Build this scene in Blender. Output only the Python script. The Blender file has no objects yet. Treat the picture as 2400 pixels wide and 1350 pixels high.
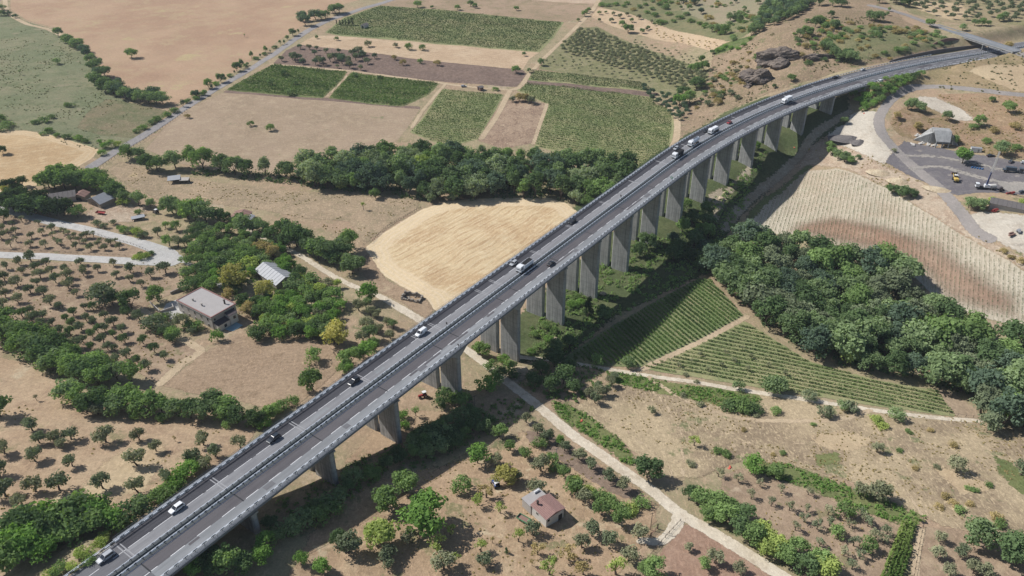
import bpy, bmesh, math, random
import numpy as np
from mathutils import Vector, Matrix

random.seed(7)
RNG = np.random.default_rng(7)
scene = bpy.context.scene
COL = scene.collection

# ---------------------------------------------------------------- camera
CAMZ = 215.0
FPX = 1868.0                       # focal length in pixels of the 2400 px wide photograph
PITCH = math.atan(1190.0 / 1868.0)
cam_data = bpy.data.cameras.new("camera")
cam_data.sensor_width = 36.0
cam_data.lens = 36.0 * FPX / 2400.0
cam_data.clip_start = 1.0
cam_data.clip_end = 20000.0
cam = bpy.data.objects.new("camera", cam_data)
cam.location = (0, 0, CAMZ)
cam.rotation_euler = (math.pi / 2 - PITCH, 0, 0)
COL.objects.link(cam)
scene.camera = cam

# ---------------------------------------------------------------- sky, sun, exposure
SUN_EL = math.radians(45.0)
SHADOW_AZ = math.radians(110.0)    # the way shadows fall, clockwise from +Y
world = bpy.data.worlds.new("World")
scene.world = world
world.use_nodes = True
wn = world.node_tree
wn.nodes.clear()
w_out = wn.nodes.new("ShaderNodeOutputWorld")
w_bg = wn.nodes.new("ShaderNodeBackground")
w_sky = wn.nodes.new("ShaderNodeTexSky")
w_sky.sky_type = 'NISHITA'
w_sky.sun_disc = False
w_sky.sun_elevation = SUN_EL
w_sky.sun_rotation = SHADOW_AZ + math.pi
w_sky.air_density = 1.0
w_sky.dust_density = 1.0
w_bg.inputs["Strength"].default_value = 0.075
wn.links.new(w_sky.outputs[0], w_bg.inputs[0])
wn.links.new(w_bg.outputs[0], w_out.inputs[0])

sun_data = bpy.data.lights.new("sun", 'SUN')
sun_data.energy = 4.6
sun_data.angle = math.radians(0.53)
sun_data.color = (1.0, 0.972, 0.94)
sun = bpy.data.objects.new("sun", sun_data)
sd = Vector((math.sin(SHADOW_AZ) * math.cos(SUN_EL), math.cos(SHADOW_AZ) * math.cos(SUN_EL), -math.sin(SUN_EL)))
sun.rotation_euler = sd.to_track_quat('-Z', 'Y').to_euler()
sun.location = (-200, 100, 400)
COL.objects.link(sun)

vs = scene.view_settings
vs.view_transform = 'Standard'
vs.look = 'None'
vs.exposure = 0.29
vs.gamma = 1.0
try:
    scene.cycles.max_bounces = 5
    scene.cycles.diffuse_bounces = 2
    scene.cycles.glossy_bounces = 2
    scene.cycles.transmission_bounces = 2
    scene.cycles.transparent_max_bounces = 12
    scene.cycles.volume_bounces = 0
    scene.cycles.use_denoising = True
except Exception:
    pass

# ---------------------------------------------------------------- object helpers
def tag(o, label=None, cat=None, group=None, kind=None):
    if label: o["label"] = label
    if cat: o["category"] = cat
    if group: o["group"] = group
    if kind: o["kind"] = kind
    return o

def link(o, parent=None):
    COL.objects.link(o)
    if parent is not None: o.parent = parent
    return o

def empty(name, loc=(0, 0, 0), rz=0.0):
    o = bpy.data.objects.new(name, None)
    o.location = loc
    o.rotation_euler = (0, 0, rz)
    o.empty_display_size = 0.5
    return link(o)

def mesh_obj(name, verts, faces, mats, parent=None, mi=None, smooth=False, attrs=None):
    me = bpy.data.meshes.new(name)
    me.from_pydata([tuple(map(float, v)) for v in verts], [], [tuple(map(int, f)) for f in faces])
    for m in (mats if isinstance(mats, (list, tuple)) else [mats]):
        me.materials.append(m)
    if mi is not None:
        me.polygons.foreach_set("material_index", np.asarray(mi, dtype=np.int32))
    if smooth:
        me.polygons.foreach_set("use_smooth", np.ones(len(me.polygons), dtype=bool))
    if attrs:
        for k, a in attrs.items():
            at_ = me.attributes.new(k, 'FLOAT', 'POINT')
            at_.data.foreach_set("value", np.asarray(a, dtype=np.float32))
    me.update()
    return link(bpy.data.objects.new(name, me), parent)

def copy_tree(o, parent=None, loc=None, rot=None, scale=None):
    c = o.copy()
    COL.objects.link(c)
    if parent is not None: c.parent = parent
    if loc is not None: c.location = loc
    if rot is not None: c.rotation_euler = rot
    if scale is not None: c.scale = scale
    for ch in list(o.children):
        copy_tree(ch, c)
    return c

class MB:
    """collects boxes, bars, tubes and prisms into one mesh"""
    def __init__(s): s.v = []; s.f = []; s.m = []
    def add(s, vs_, fs, m=0):
        b = len(s.v)
        s.v += [tuple(p) for p in vs_]
        for f in fs:
            s.f.append([b + i for i in f]); s.m.append(m)
        return s
    def box(s, c, d, rz=0.0, m=0, taper=1.0):
        x, y, z = d[0] / 2, d[1] / 2, d[2] / 2
        P = []
        for sz in (-1, 1):
            k = taper if sz > 0 else 1.0
            for sx, sy in ((-1, -1), (1, -1), (1, 1), (-1, 1)):
                px, py = sx * x * k, sy * y * k
                P.append((c[0] + px * math.cos(rz) - py * math.sin(rz), c[1] + px * math.sin(rz) + py * math.cos(rz), c[2] + sz * z))
        return s.add(P, [(3, 2, 1, 0), (4, 5, 6, 7), (0, 1, 5, 4), (1, 2, 6, 5), (2, 3, 7, 6), (3, 0, 4, 7)], m)
    def tube(s, a, b, r, r2=None, n=7, m=0):
        r2 = r if r2 is None else r2
        a, b = Vector(a), Vector(b)
        d = (b - a).normalized()
        u = d.orthogonal().normalized(); w = d.cross(u)
        P = [a + (u * math.cos(2 * math.pi * k / n) + w * math.sin(2 * math.pi * k / n)) * r for k in range(n)]
        P += [b + (u * math.cos(2 * math.pi * k / n) + w * math.sin(2 * math.pi * k / n)) * r2 for k in range(n)]
        F = [(k, (k + 1) % n, n + (k + 1) % n, n + k) for k in range(n)]
        F += [tuple(range(n - 1, -1, -1)), tuple(range(n, 2 * n))]
        return s.add(P, F, m)
    def prism(s, poly, z0, z1, m=0):
        n = len(poly)
        P = [(p[0], p[1], z0) for p in poly] + [(p[0], p[1], z1) for p in poly]
        F = [(k, (k + 1) % n, n + (k + 1) % n, n + k) for k in range(n)] + [tuple(range(n - 1, -1, -1)), tuple(range(n, 2 * n))]
        return s.add(P, F, m)
    def quad(s, a, b, c, d, m=0): return s.add([a, b, c, d], [(0, 1, 2, 3)], m)
    def build(s, name, mats, parent=None, smooth=False, bevel=0.0):
        o = mesh_obj(name, s.v, s.f, mats, parent, s.m, smooth)
        if bevel > 0:
            bm = bmesh.new(); bm.from_mesh(o.data)
            bmesh.ops.bevel(bm, geom=list(bm.edges), offset=bevel, segments=2, affect='EDGES', clamp_overlap=True)
            bm.to_mesh(o.data); bm.free()
        return o

# ---------------------------------------------------------------- materials
def lin(c):
    return tuple(((x / 255.0) / 12.92 if x <= 10 else ((x / 255.0 + 0.055) / 1.055) ** 2.4) for x in c)

KALB = 0.80
def alb(c, k=None):
    k = KALB if k is None else k
    r, g, b = lin(c)
    w = 0.3 * r + 0.59 * g + 0.11 * b
    r, g, b = (q * 0.80 + w * 0.20 for q in (r, g, b))
    return (r * k, g * k, b * k, 1.0)

class NT:
    def __init__(s, name):
        s.mat = bpy.data.materials.new(name); s.mat.use_nodes = True
        s.t = s.mat.node_tree; s.t.nodes.clear()
        s.out = s.n("ShaderNodeOutputMaterial")
    def n(s, typ, **kw):
        nd = s.t.nodes.new(typ)
        for k, v in kw.items(): setattr(nd, k, v)
        return nd
    def l(s, a, b): s.t.links.new(a, b)
    def setin(s, sock, v):
        if hasattr(v, "is_output"): s.l(v, sock)
        else: sock.default_value = v
    def math(s, op, a, b=0.0, clamp=False):
        nd = s.n("ShaderNodeMath", operation=op, use_clamp=clamp)
        s.setin(nd.inputs[0], a); s.setin(nd.inputs[1], b)
        return nd.outputs[0]
    def ramp(s, v, lo, hi):
        nd = s.n("ShaderNodeMapRange", interpolation_type='SMOOTHSTEP')
        s.setin(nd.inputs[0], v); nd.inputs[1].default_value = lo; nd.inputs[2].default_value = hi
        return nd.outputs[0]
    def noise(s, vec, scale, detail=3.0, rough=0.6, dist=0.0):
        nd = s.n("ShaderNodeTexNoise")
        s.l(vec, nd.inputs["Vector"]); nd.inputs["Scale"].default_value = scale
        nd.inputs["Detail"].default_value = detail; nd.inputs["Roughness"].default_value = rough
        nd.inputs["Distortion"].default_value = dist
        return nd.outputs[0]
    def mix(s, f, a, b, blend='MIX'):
        nd = s.n("ShaderNodeMix", data_type='RGBA', blend_type=blend)
        s.setin(nd.inputs[0], f); s.setin(nd.inputs[6], a); s.setin(nd.inputs[7], b)
        return nd.outputs[2]
    def coord(s): return s.n("ShaderNodeTexCoord").outputs["Object"]
    def attr(s, name): return s.n("ShaderNodeAttribute", attribute_name=name).outputs["Fac"]
    def mapping(s, vec, rot=0.0, scale=(1, 1, 1)):
        nd = s.n("ShaderNodeMapping")
        s.l(vec, nd.inputs[0]); nd.inputs["Rotation"].default_value = (0, 0, rot); nd.inputs["Scale"].default_value = scale
        return nd.outputs[0]
    def bump(s, h, strength, dist=0.1):
        nd = s.n("ShaderNodeBump"); nd.inputs["Strength"].default_value = strength; nd.inputs["Distance"].default_value = dist
        s.l(h, nd.inputs["Height"]); return nd.outputs[0]
    def bsdf(s, col, rough=0.9, metal=0.0, spec=0.2, normal=None):
        nd = s.n("ShaderNodeBsdfPrincipled")
        s.setin(nd.inputs["Base Color"], col); s.setin(nd.inputs["Roughness"], rough)
        nd.inputs["Metallic"].default_value = metal; nd.inputs["Specular IOR Level"].default_value = spec
        if normal is not None: s.l(normal, nd.inputs["Normal"])
        return nd.outputs[0]
    def done(s, sh): s.l(sh, s.out.inputs[0]); return s.mat

def m_plain(name, rgb, rough=0.7, metal=0.0, spec=0.3, var=0.12, scale=1.5, k=None):
    t = NT(name); c = t.coord()
    n1 = t.noise(c, scale, 4.0, 0.65)
    a = alb(rgb, k)
    col = t.mix(n1, tuple(x * (1 - var) for x in a[:3]) + (1,), tuple(min(1, x * (1 + var)) for x in a[:3]) + (1,))
    return t.done(t.bsdf(col, rough, metal, spec))

def galb(c, k=None):
    r, g, b, a = alb(c, k)
    return (r * 0.99, g * 1.005, b * 0.99, 1.0)

def m_ground(name, c1, c2, c3=None, patch=0.03, mid=0.22, grain=2.2, gk=0.35, rag=1.2, stripes=None, spots=None, bump=0.5, headland=None, fade=0.0, patch_lo=0.38, patch_hi=0.62, sheet=True, warp=0.0):
    """c1/c2 large patches, c3 finer blotches; stripes=(angle,period,colour,amount,distort); spots=(colour,scale,threshold)"""
    t = NT(name); c = t.coord()
    n1 = t.noise(c, patch, 4.0, 0.6, warp)
    n2 = t.noise(c, mid, 5.0, 0.7)
    n3 = t.noise(c, grain, 3.0, 0.75)
    col = t.mix(t.ramp(n1, patch_lo, patch_hi), galb(c1), galb(c2))
    if c3 is not None:
        col = t.mix(t.math('MULTIPLY', t.ramp(n2, 0.47, 0.68), 0.8), col, galb(c3))
    if stripes is not None:
        for (ang, period, sc_, amt, wob) in (stripes if isinstance(stripes, list) else [stripes]):
            v = t.mapping(c, -ang)
            sp = t.n("ShaderNodeSeparateXYZ"); t.l(v, sp.inputs[0])
            wv = t.math('MULTIPLY', t.noise(c, 0.06, 3.0, 0.6), wob)
            y = t.math('ADD', sp.outputs[1], wv)
            sn = t.math('SINE', t.math('MULTIPLY', y, 2 * math.pi / period))
            sn = t.ramp(sn, 0.0, 0.9)
            v2 = t.mapping(v, 0.0, (0.05, 1.0, 1.0))
            br = t.ramp(t.noise(v2, 0.9, 3.0, 0.7), 0.35, 0.65)
            col = t.mix(t.math('MULTIPLY', t.math('MULTIPLY', sn, br), amt), col, galb(sc_))
    if headland is not None:
        (hw_, hp_, hc_, ha_) = headland
        sdv_ = t.attr("sd")
        wob_ = t.math('ADD', sdv_, t.math('MULTIPLY', t.math('SUBTRACT', t.noise(c, 0.08, 3.0, 0.6), 0.5), 5.0))
        inb = t.math('SUBTRACT', 1.0, t.ramp(wob_, hw_ * 0.7, hw_))
        ring = t.ramp(t.math('SINE', t.math('MULTIPLY', wob_, 2 * math.pi / hp_)), -0.2, 0.8)
        col = t.mix(t.math('MULTIPLY', inb, ha_), col, t.mix(ring, alb(c3 or c1), alb(hc_)))
    if spots is not None:
        for (sc_, scl, th_) in (spots if isinstance(spots, list) else [spots]):
            nn = t.noise(c, scl, 4.0, 0.65)
            col = t.mix(t.math('MULTIPLY', t.ramp(nn, th_, th_ + 0.07), 0.85), col, galb(sc_))
    n4 = t.noise(c, grain * 0.3, 4.0, 0.75)
    if sheet or gk > 0.25:
        n5 = t.noise(t.mapping(c, 0.5, (1.0, 0.35, 1.0)), grain * 0.55, 4.0, 0.7)
        col = t.mix(t.math('MULTIPLY', t.ramp(n5, 0.50, 0.66), min(0.75, gk * 2.0)), col, tuple(min(0.9, x * 1.35) for x in galb(c1)[:3]) + (1,))
        n6 = t.noise(c, grain * 0.42, 4.0, 0.75)
        col = t.mix(t.math('MULTIPLY', t.ramp(n6, 0.57, 0.70), min(0.8, gk * 2.1)), col, tuple(x * 0.55 for x in galb(c2)[:3]) + (1,))
    g = t.n("ShaderNodeMapRange"); t.l(t.math('ADD', t.math('MULTIPLY', n3, 0.5), t.math('MULTIPLY', n4, 0.5)), g.inputs[0])
    g.inputs[1].default_value = 0.32; g.inputs[2].default_value = 0.68
    g.inputs[3].default_value = 1 - gk; g.inputs[4].default_value = 1 + gk
    col = t.mix(1.0, col, g.outputs[0], 'MULTIPLY')
    nrm = t.bump(t.math('ADD', n3, t.math('MULTIPLY', n2, 2.0)), bump, 0.25)
    sh = t.bsdf(col, 1.0, 0.0, 0.0, nrm)
    if sheet:
        sdv = t.attr("sd")
        e = t.math('ADD', sdv, t.math('MULTIPLY', t.math('SUBTRACT', t.noise(c, 0.5, 4.0, 0.7), 0.5), rag * 4.0))
        e = t.ramp(e, -0.12 * rag - 0.02, max(fade, 0.25 * rag + 0.02))
        tr = t.n("ShaderNodeBsdfTransparent")
        mx = t.n("ShaderNodeMixShader")
        t.l(e, mx.inputs[0]); t.l(tr.outputs[0], mx.inputs[1]); t.l(sh, mx.inputs[2])
        sh = mx.outputs[0]
    return t.done(sh)

def m_leaf(name, a, b, trans=0.34, k=1.75):
    """leaf colour: varies per tree, per clump and along its height-free random attribute"""
    t = NT(name)
    oi = t.n("ShaderNodeObjectInfo").outputs["Random"]
    tn = t.attr("tint")
    f = t.math('ADD', t.math('MULTIPLY', oi, 0.55), t.math('MULTIPLY', tn, 0.6), True)
    wm = lambda q: (q[0] * 1.10, q[1] * 1.03, q[2] * 0.92, 1)
    col = t.mix(f, tuple(x * 0.86 for x in wm(alb(a, k))[:3]) + (1,), tuple(x * 1.12 for x in wm(alb(b, k))[:3]) + (1,))
    d = t.n("ShaderNodeBsdfDiffuse"); t.l(col, d.inputs[0]); d.inputs[1].default_value = 1.0
    tl = t.n("ShaderNodeBsdfTranslucent")
    t.l(t.mix(1.0, col, (1.0, 1.1, 0.5, 1), 'MULTIPLY'), tl.inputs[0])
    mx = t.n("ShaderNodeMixShader"); mx.inputs[0].default_value = trans
    t.l(d.outputs[0], mx.inputs[1]); t.l(tl.outputs[0], mx.inputs[2])
    return t.done(mx.outputs[0])

# ---------------------------------------------------------------- picture geometry
def ray(u, v):
    x = (u - 1200.0) / FPX; y = (675.0 - v) / FPX
    return np.array([x, math.cos(PITCH) + y * math.sin(PITCH), -math.sin(PITCH) + y * math.cos(PITCH)])

def on_z(u, v, z):
    r = ray(u, v); k = (z - CAMZ) / r[2]
    return np.array([r[0] * k, r[1] * k, z])

# ---------------------------------------------------------------- motorway axis
J0 = on_z(313, 1313, 35.0)
J3 = on_z(873, 899, 35.0)
_d = (J3 - J0)[:2]; _d /= np.linalg.norm(_d)
H0 = math.atan2(_d[0], _d[1])
AX0 = J0[:2] + np.array([_d[1], -_d[0]]) * 0.9
S_LO, S_HI = -120.0, 1000.0
S_CURVE, R_CURVE, H_END = 318.0, 625.0, math.radians(66.0)
_ax = []
_x, _y = AX0[0] + S_LO * math.sin(H0), AX0[1] + S_LO * math.cos(H0)
_s = S_LO
while _s <= S_HI:
    hh = H0 if _s < S_CURVE else min(H_END, H0 + (_s - S_CURVE) / R_CURVE)
    _ax.append((_s, _x, _y, hh))
    _x += math.sin(hh); _y += math.cos(hh); _s += 1.0
AX = np.array(_ax)
S_ABUT = 541.0

def bank(s):
    k = min(1.0, max(0.0, (s - 300.0) / 80.0)) * min(1.0, max(0.0, (760.0 - s) / 120.0))
    return 0.055 * k * k * (3 - 2 * k)

def axis(s):
    i = min(len(AX) - 2, max(0, int(math.floor(s - S_LO)))); f = s - S_LO - i
    p = AX[i] * (1 - f) + AX[i + 1] * f
    return p[1], p[2], p[3]

def on_road(s, off, dz=0.0):
    x, y, h = axis(s)
    return (x + off * math.cos(h), y - off * math.sin(h), 35.0 - off * bank(s) + dz)

def road_coords(x, y):
    dd = (AX[:, 1] - x) ** 2 + (AX[:, 2] - y) ** 2
    i = int(dd.argmin()); h = AX[i, 3]
    ds = (x - AX[i, 1]) * math.sin(h) + (y - AX[i, 2]) * math.cos(h)
    return AX[i, 0] + ds, (x - AX[i, 1]) * math.cos(h) - (y - AX[i, 2]) * math.sin(h)

def px_road(u, v):
    p = on_z(u, v, 35.0)
    s, o = road_coords(p[0], p[1])
    for _ in range(4):
        p = on_z(u, v, 35.0 - o * bank(s)); s, o = road_coords(p[0], p[1])
    return s, o

# ---------------------------------------------------------------- terrain heights (z relative to the camera, at photograph pixels)
CTRL = [
 (30,30,-200),(400,80,-204),(760,20,-206),(100,150,-200),(330,180,-204),(100,330,-201),(60,380,-201),(250,290,-204),(600,290,-208),(880,280,-210),
 (500,150,-206),(720,130,-207),(1000,60,-207),(1000,120,-208),(1100,230,-210),(1250,80,-207),(1400,260,-211),(1500,330,-212),(1380,140,-209),(1560,190,-208),
 (1450,40,-204),(1560,80,-205),(1620,30,-199),(1700,30,-193),(1300,10,-206),
 (350,400,-209),(500,400,-211),(700,400,-212),(900,400,-213),(1100,420,-214),(1300,430,-214),(1430,430,-215),
 (250,420,-207),(130,460,-203),(50,490,-201),(200,530,-203),(380,590,-204.5),(100,600,-200.5),(250,607,-202.5),(600,470,-210),(850,480,-212),(980,470,-213),
 (560,540,-208),(700,600,-209),(1100,570,-212),(1250,500,-213),(1000,690,-210.5),(900,640,-211),
 (490,770,-203),(650,680,-207),(720,700,-207),(850,750,-207),(200,700,-199.5),(50,750,-196),(400,800,-201),(200,860,-196),(50,900,-192),(600,860,-202),(720,820,-204),(760,880,-203),
 (120,1000,-189),(300,1000,-192),(500,980,-196),(250,1120,-187.5),(480,1120,-190),(60,1150,-185.5),(200,1250,-184.5),(60,1320,-183),(330,1180,-187),
 (640,960,-198),
 (700,1300,-194),(800,1180,-197),(640,1250,-191.5),(1000,1200,-198.5),(1000,1330,-197),(1280,1235,-200),(1200,1100,-203),(1400,1330,-199),(1050,1020,-204),(950,1060,-202.5),(1130,1000,-205),
 (1110,830,-209),(1190,900,-207.5),(1280,970,-206),(1400,1060,-205),(1500,950,-210),(1600,1200,-203.5),(1800,1330,-201.5),(1750,1000,-210),(1700,1130,-206),(2100,1200,-205.5),(2300,1330,-203),(2350,1050,-211),(2100,1000,-211),
 (1480,780,-215),(1650,660,-215.5),(1700,740,-215.5),(1800,850,-215),(2050,920,-214.5),(2250,975,-214.5),(1600,850,-214.5),(1320,840,-213.5),
 (1800,620,-217),(1950,680,-217.5),(2200,820,-217.5),(2380,920,-217),(1660,560,-217),
 (1850,540,-214),(2050,600,-211),(2250,710,-214),(2390,740,-213),(1960,420,-206),(2100,480,-204),(2250,560,-203),(2390,640,-203),(1740,500,-216),
 (1850,360,-213),(1800,430,-215),(1960,330,-203),(2040,330,-196),(2020,270,-193),(2080,260,-189.5),(2130,212,-186),(2250,205,-183),(2390,225,-181),
 (2150,330,-196),(2200,370,-196),(2350,400,-193.5),(2200,440,-197),(2380,460,-194),(2250,510,-198.5),(2390,560,-197),(2200,260,-189),(2330,290,-188.5),(2390,330,-191),
 (2300,152,-176.5),(2380,150,-178),(2150,190,-184.5),(2060,225,-188),(1960,262,-195),
 (1640,230,-209),(1620,290,-211),(1700,215,-203),(1770,215,-196),(1680,160,-202),(1750,120,-190),(1830,90,-177),(1810,160,-189),(1860,160,-184),(1740,190,-197),(1890,150,-182),
 (1930,110,-176.5),(1960,60,-173),(2040,110,-174),(2020,30,-172.5),(1870,40,-176),(1800,20,-184),(2130,95,-174),(2150,40,-172.5),(2180,58,-173.2),(2060,15,-172),(2300,40,-172.5),(2390,60,-172),(2260,70,-173),
 (2350,106,-173.2),(2400,125,-173.4),(1740,50,-190),
]
_C = []
for (u, v, z) in CTRL:
    p = on_z(u, v, CAMZ + z); _C.append((p[0], p[1], p[2]))
# ground under the piers, measured at their feet (distance along the axis, offset, height relative to the camera)
PIER_S = [31.3, 62.5, 93.1, 127.8, 167.6, 203.3, 233.4, 265.0, 296.0, 327.5, 357.0, 386.0, 416.0, 446.0, 476.0, 508.0]
PIER_Z = [-191, -197, -201.5, -205.5, -212, -212.5, -214.5, -215.2, -214, -212.5, -211.5, -209.5, -206.8, -202.5, -198.5, -194.5]
for s_, z_ in zip(PIER_S, PIER_Z):
    for o_ in (-8, 8):
        x_, y_, h_ = axis(s_)
        _C.append((x_ + o_ * math.cos(h_), y_ - o_ * math.sin(h_), CAMZ + z_ - 0.15))
for x_, y_, z_ in ((-900, 100, -185), (-900, 600, -197), (-700, 1300, -202), (0, 1300, -200), (500, 1300, -180), (900, 900, -165), (900, 400, -178), (500, 150, -200), (0, 40, -196), (-300, 60, -182), (300, 60, -200), (560, 420, -188), (-250, 150, -180), (-350, 250, -186)):
    _C.append((x_, y_, CAMZ + z_))
_C = np.array(_C)
def _tps(C, lam=40.0):
    n = len(C); X = C[:, :2] / 100.0
    r = np.linalg.norm(X[:, None] - X[None], axis=2)
    K = np.where(r > 0, r * r * np.log(r + 1e-9), 0.0) + np.eye(n) * (lam / 1e4)
    P = np.c_[np.ones(n), X]
    A_ = np.block([[K, P], [P.T, np.zeros((3, 3))]])
    w = np.linalg.solve(A_, np.r_[C[:, 2], 0, 0, 0])
    return X, w
_TX, _TW = _tps(_C)
def _tps_eval(x, y):
    sh = x.shape; Q = np.c_[x.ravel(), y.ravel()] / 100.0
    out = np.empty(len(Q))
    for a in range(0, len(Q), 4000):
        q = Q[a:a + 4000]
        r = np.linalg.norm(q[:, None] - _TX[None], axis=2)
        out[a:a + 4000] = np.where(r > 0, r * r * np.log(r + 1e-9), 0.0) @ _TW[:-3] + _TW[-3] + q @ _TW[-2:]
    return out.reshape(sh)

GC = 4.0
GX0, GX1, GY0, GY1 = -680.0, 680.0, 68.0, 1060.0
gx = np.arange(GX0, GX1 + 0.1, GC); gy = np.arange(GY0, GY1 + 0.1, GC)
XX, YY = np.meshgrid(gx, gy)
_cx = np.arange(GX0, GX1 + 16.1, 16.0); _cy = np.arange(GY0, GY1 + 16.1, 16.0)
_CX, _CY = np.meshgrid(_cx, _cy)
_CZ = _tps_eval(_CX, _CY)
def _cubic_up(Z):
    # bilinear-free upsampling: Catmull-Rom along both axes
    def up(Zc, n, f):
        t = np.arange(n) / f; i = np.minimum(np.floor(t).astype(int), Zc.shape[0] - 2); w = (t - i)[:, None]
        g = lambda k: Zc[np.clip(i + k, 0, Zc.shape[0] - 1)]
        p0, p1, p2, p3 = g(-1), g(0), g(1), g(2)
        return 0.5 * (2 * p1 + (p2 - p0) * w + (2 * p0 - 5 * p1 + 4 * p2 - p3) * w ** 2 + (3 * p1 - p0 - 3 * p2 + p3) * w ** 3)
    return up(up(Z, len(gy), 4.0).T, len(gx), 4.0).T
ZZ = _cubic_up(_CZ)
# small unevenness
def _vnoise(x, y, scale, seed):
    r = np.random.default_rng(seed); T = r.random((256, 256))
    xs, ys = x / scale, y / scale
    i, j = np.floor(xs).astype(int), np.floor(ys).astype(int)
    f, g = xs - i, ys - j; f = f * f * (3 - 2 * f); g = g * g * (3 - 2 * g)
    t = lambda a, b: T[a % 256, b % 256]
    return (t(i, j) * (1 - f) + t(i + 1, j) * f) * (1 - g) + (t(i, j + 1) * (1 - f) + t(i + 1, j + 1) * f) * g
ZZ += (_vnoise(XX, YY, 23, 1) - 0.5) * 0.9 + (_vnoise(XX, YY, 9, 2) - 0.5) * 0.35
# rough hill above the rock outcrop
def _bump(px, r, h):
    p = on_z(px[0], px[1], CAMZ + px[2])
    d = np.hypot(XX - p[0], YY - p[1]); return h * np.exp(-(d / r) ** 2)
# flatten for the motorway off the viaduct
_S = np.zeros_like(XX); _O = np.full_like(XX, 1e3)
_near = np.ones_like(XX, bool)
for k in range(0, len(AX), 4):
    s_, x_, y_, h_ = AX[k]
    dx, dy = XX - x_, YY - y_
    m_ = (np.abs(dx * math.sin(h_) + dy * math.cos(h_)) <= 2.6) & (np.hypot(dx, dy) < 60)
    _S[m_] = s_; _O[m_] = (dx * math.cos(h_) - dy * math.sin(h_))[m_]
_sm = lambda t: np.clip(t, 0, 1) ** 2 * (3 - 2 * np.clip(t, 0, 1))
_bk = np.vectorize(bank)(_S)
_road = 34.72 - np.clip(_O, -13, 13) * _bk
_along = np.maximum(_sm((_S - (S_ABUT - 3)) / 9.0), _sm((2.0 - _S) / 6.0)) * (_O < 900)
_bw = np.where((_O > 0) & (_S > 630), 6.0, 14.0)
_w = _along * (1 - _sm((np.abs(_O) - 13.6) / _bw))
ZZ = ZZ * (1 - _w) + _road * _w
# keep the ground below the deck everywhere on the viaduct
_under = (np.abs(_O) < 16) & (_S > 6) & (_S < S_ABUT - 3)
ZZ = np.where(_under, np.minimum(ZZ, 29.5), ZZ)

def hgt(x, y):
    x = np.asarray(x, float); y = np.asarray(y, float)
    fx = np.clip((x - GX0) / GC, 0, len(gx) - 1.001); fy = np.clip((y - GY0) / GC, 0, len(gy) - 1.001)
    i, j = fx.astype(int), fy.astype(int); a, b = fx - i, fy - j
    z00, z10, z01, z11 = ZZ[j, i], ZZ[j, i + 1], ZZ[j + 1, i], ZZ[j + 1, i + 1]
    return np.where(a >= b, z00 + a * (z10 - z00) + b * (z11 - z10), z00 + b * (z01 - z00) + a * (z11 - z01))

_T = np.arange(120.0, 1700.0, 1.5)
def at(u, v, lift=0.0):
    """the point of the ground seen at a photograph pixel"""
    r = ray(u, v)
    P = r[None] * _T[:, None]; z = P[:, 2] + CAMZ
    dlt = z - (hgt(P[:, 0], P[:, 1]) + lift)
    k = int(np.argmax(dlt < 0)) if (dlt < 0).any() else len(_T) - 1
    k = max(1, k)
    a, b = dlt[k - 1], dlt[k]
    t = _T[k - 1] + (_T[k] - _T[k - 1]) * (a / (a - b) if a != b else 0)
    p = r * t
    return np.array([p[0], p[1], float(hgt(p[0], p[1]))])

def at_xy(x, y): return np.array([x, y, float(hgt(x, y))])

# the ground sheet, with a far skirt out to the horizon
nx, ny = len(gx), len(gy)
V = np.c_[XX.ravel(), YY.ravel(), ZZ.ravel()]
idx = np.arange(nx * ny).reshape(ny, nx)
a_, b_, c_, d_ = idx[:-1, :-1].ravel(), idx[:-1, 1:].ravel(), idx[1:, 1:].ravel(), idx[1:, :-1].ravel()
F = np.r_[np.c_[a_, b_, c_], np.c_[a_, c_, d_]].tolist()
border = list(idx[0, :]) + list(idx[1:, -1]) + list(idx[-1, -2::-1]) + list(idx[-2:0, 0])
cxy = np.array([(GX0 + GX1) / 2, (GY0 + GY1) / 2])
Vx = []; ring = {}
for k_ in border:
    p = V[k_]; q = cxy + (p[:2] - cxy) * 11.0
    ring[k_] = nx * ny + len(Vx); Vx.append((q[0], q[1], p[2] * 0.3 + 4))
for a1, b1 in zip(border, border[1:] + border[:1]):
    F.append((b1, a1, ring[a1])); F.append((b1, ring[a1], ring[b1]))
V = np.r_[V, np.array(Vx)]
M_GROUND = m_ground("ground_dry_grass", (176, 146, 116), (166, 150, 112), (140, 132, 92), patch=0.018, mid=0.12, grain=1.6, gk=0.30,
                    spots=[((112, 118, 72), 0.09, 0.60), ((186, 164, 134), 0.05, 0.62)], sheet=False)
g_ob = mesh_obj("ground", V, F, M_GROUND, smooth=True)
tag(g_ob, "dry grassy ground of the valley under and around the viaduct", "ground", kind="structure")

# ---------------------------------------------------------------- sheets laid on the ground
def poly_sd(px, py, poly):
    """signed distance, positive inside"""
    poly = np.asarray(poly, float); n = len(poly)
    best = np.full(px.shape, 1e9); inside = np.zeros(px.shape, bool)
    for k in range(n):
        ax_, ay_ = poly[k]; bx_, by_ = poly[(k + 1) % n]
        ex, ey = bx_ - ax_, by_ - ay_; L = ex * ex + ey * ey + 1e-12
        t = np.clip(((px - ax_) * ex + (py - ay_) * ey) / L, 0, 1)
        best = np.minimum(best, np.hypot(px - ax_ - t * ex, py - ay_ - t * ey))
        c = ((ay_ > py) != (by_ > py)) & (px < (bx_ - ax_) * (py - ay_) / ((by_ - ay_) if by_ != ay_ else 1e-12) + ax_)
        inside ^= c
    return np.where(inside, best, -best)

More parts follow.
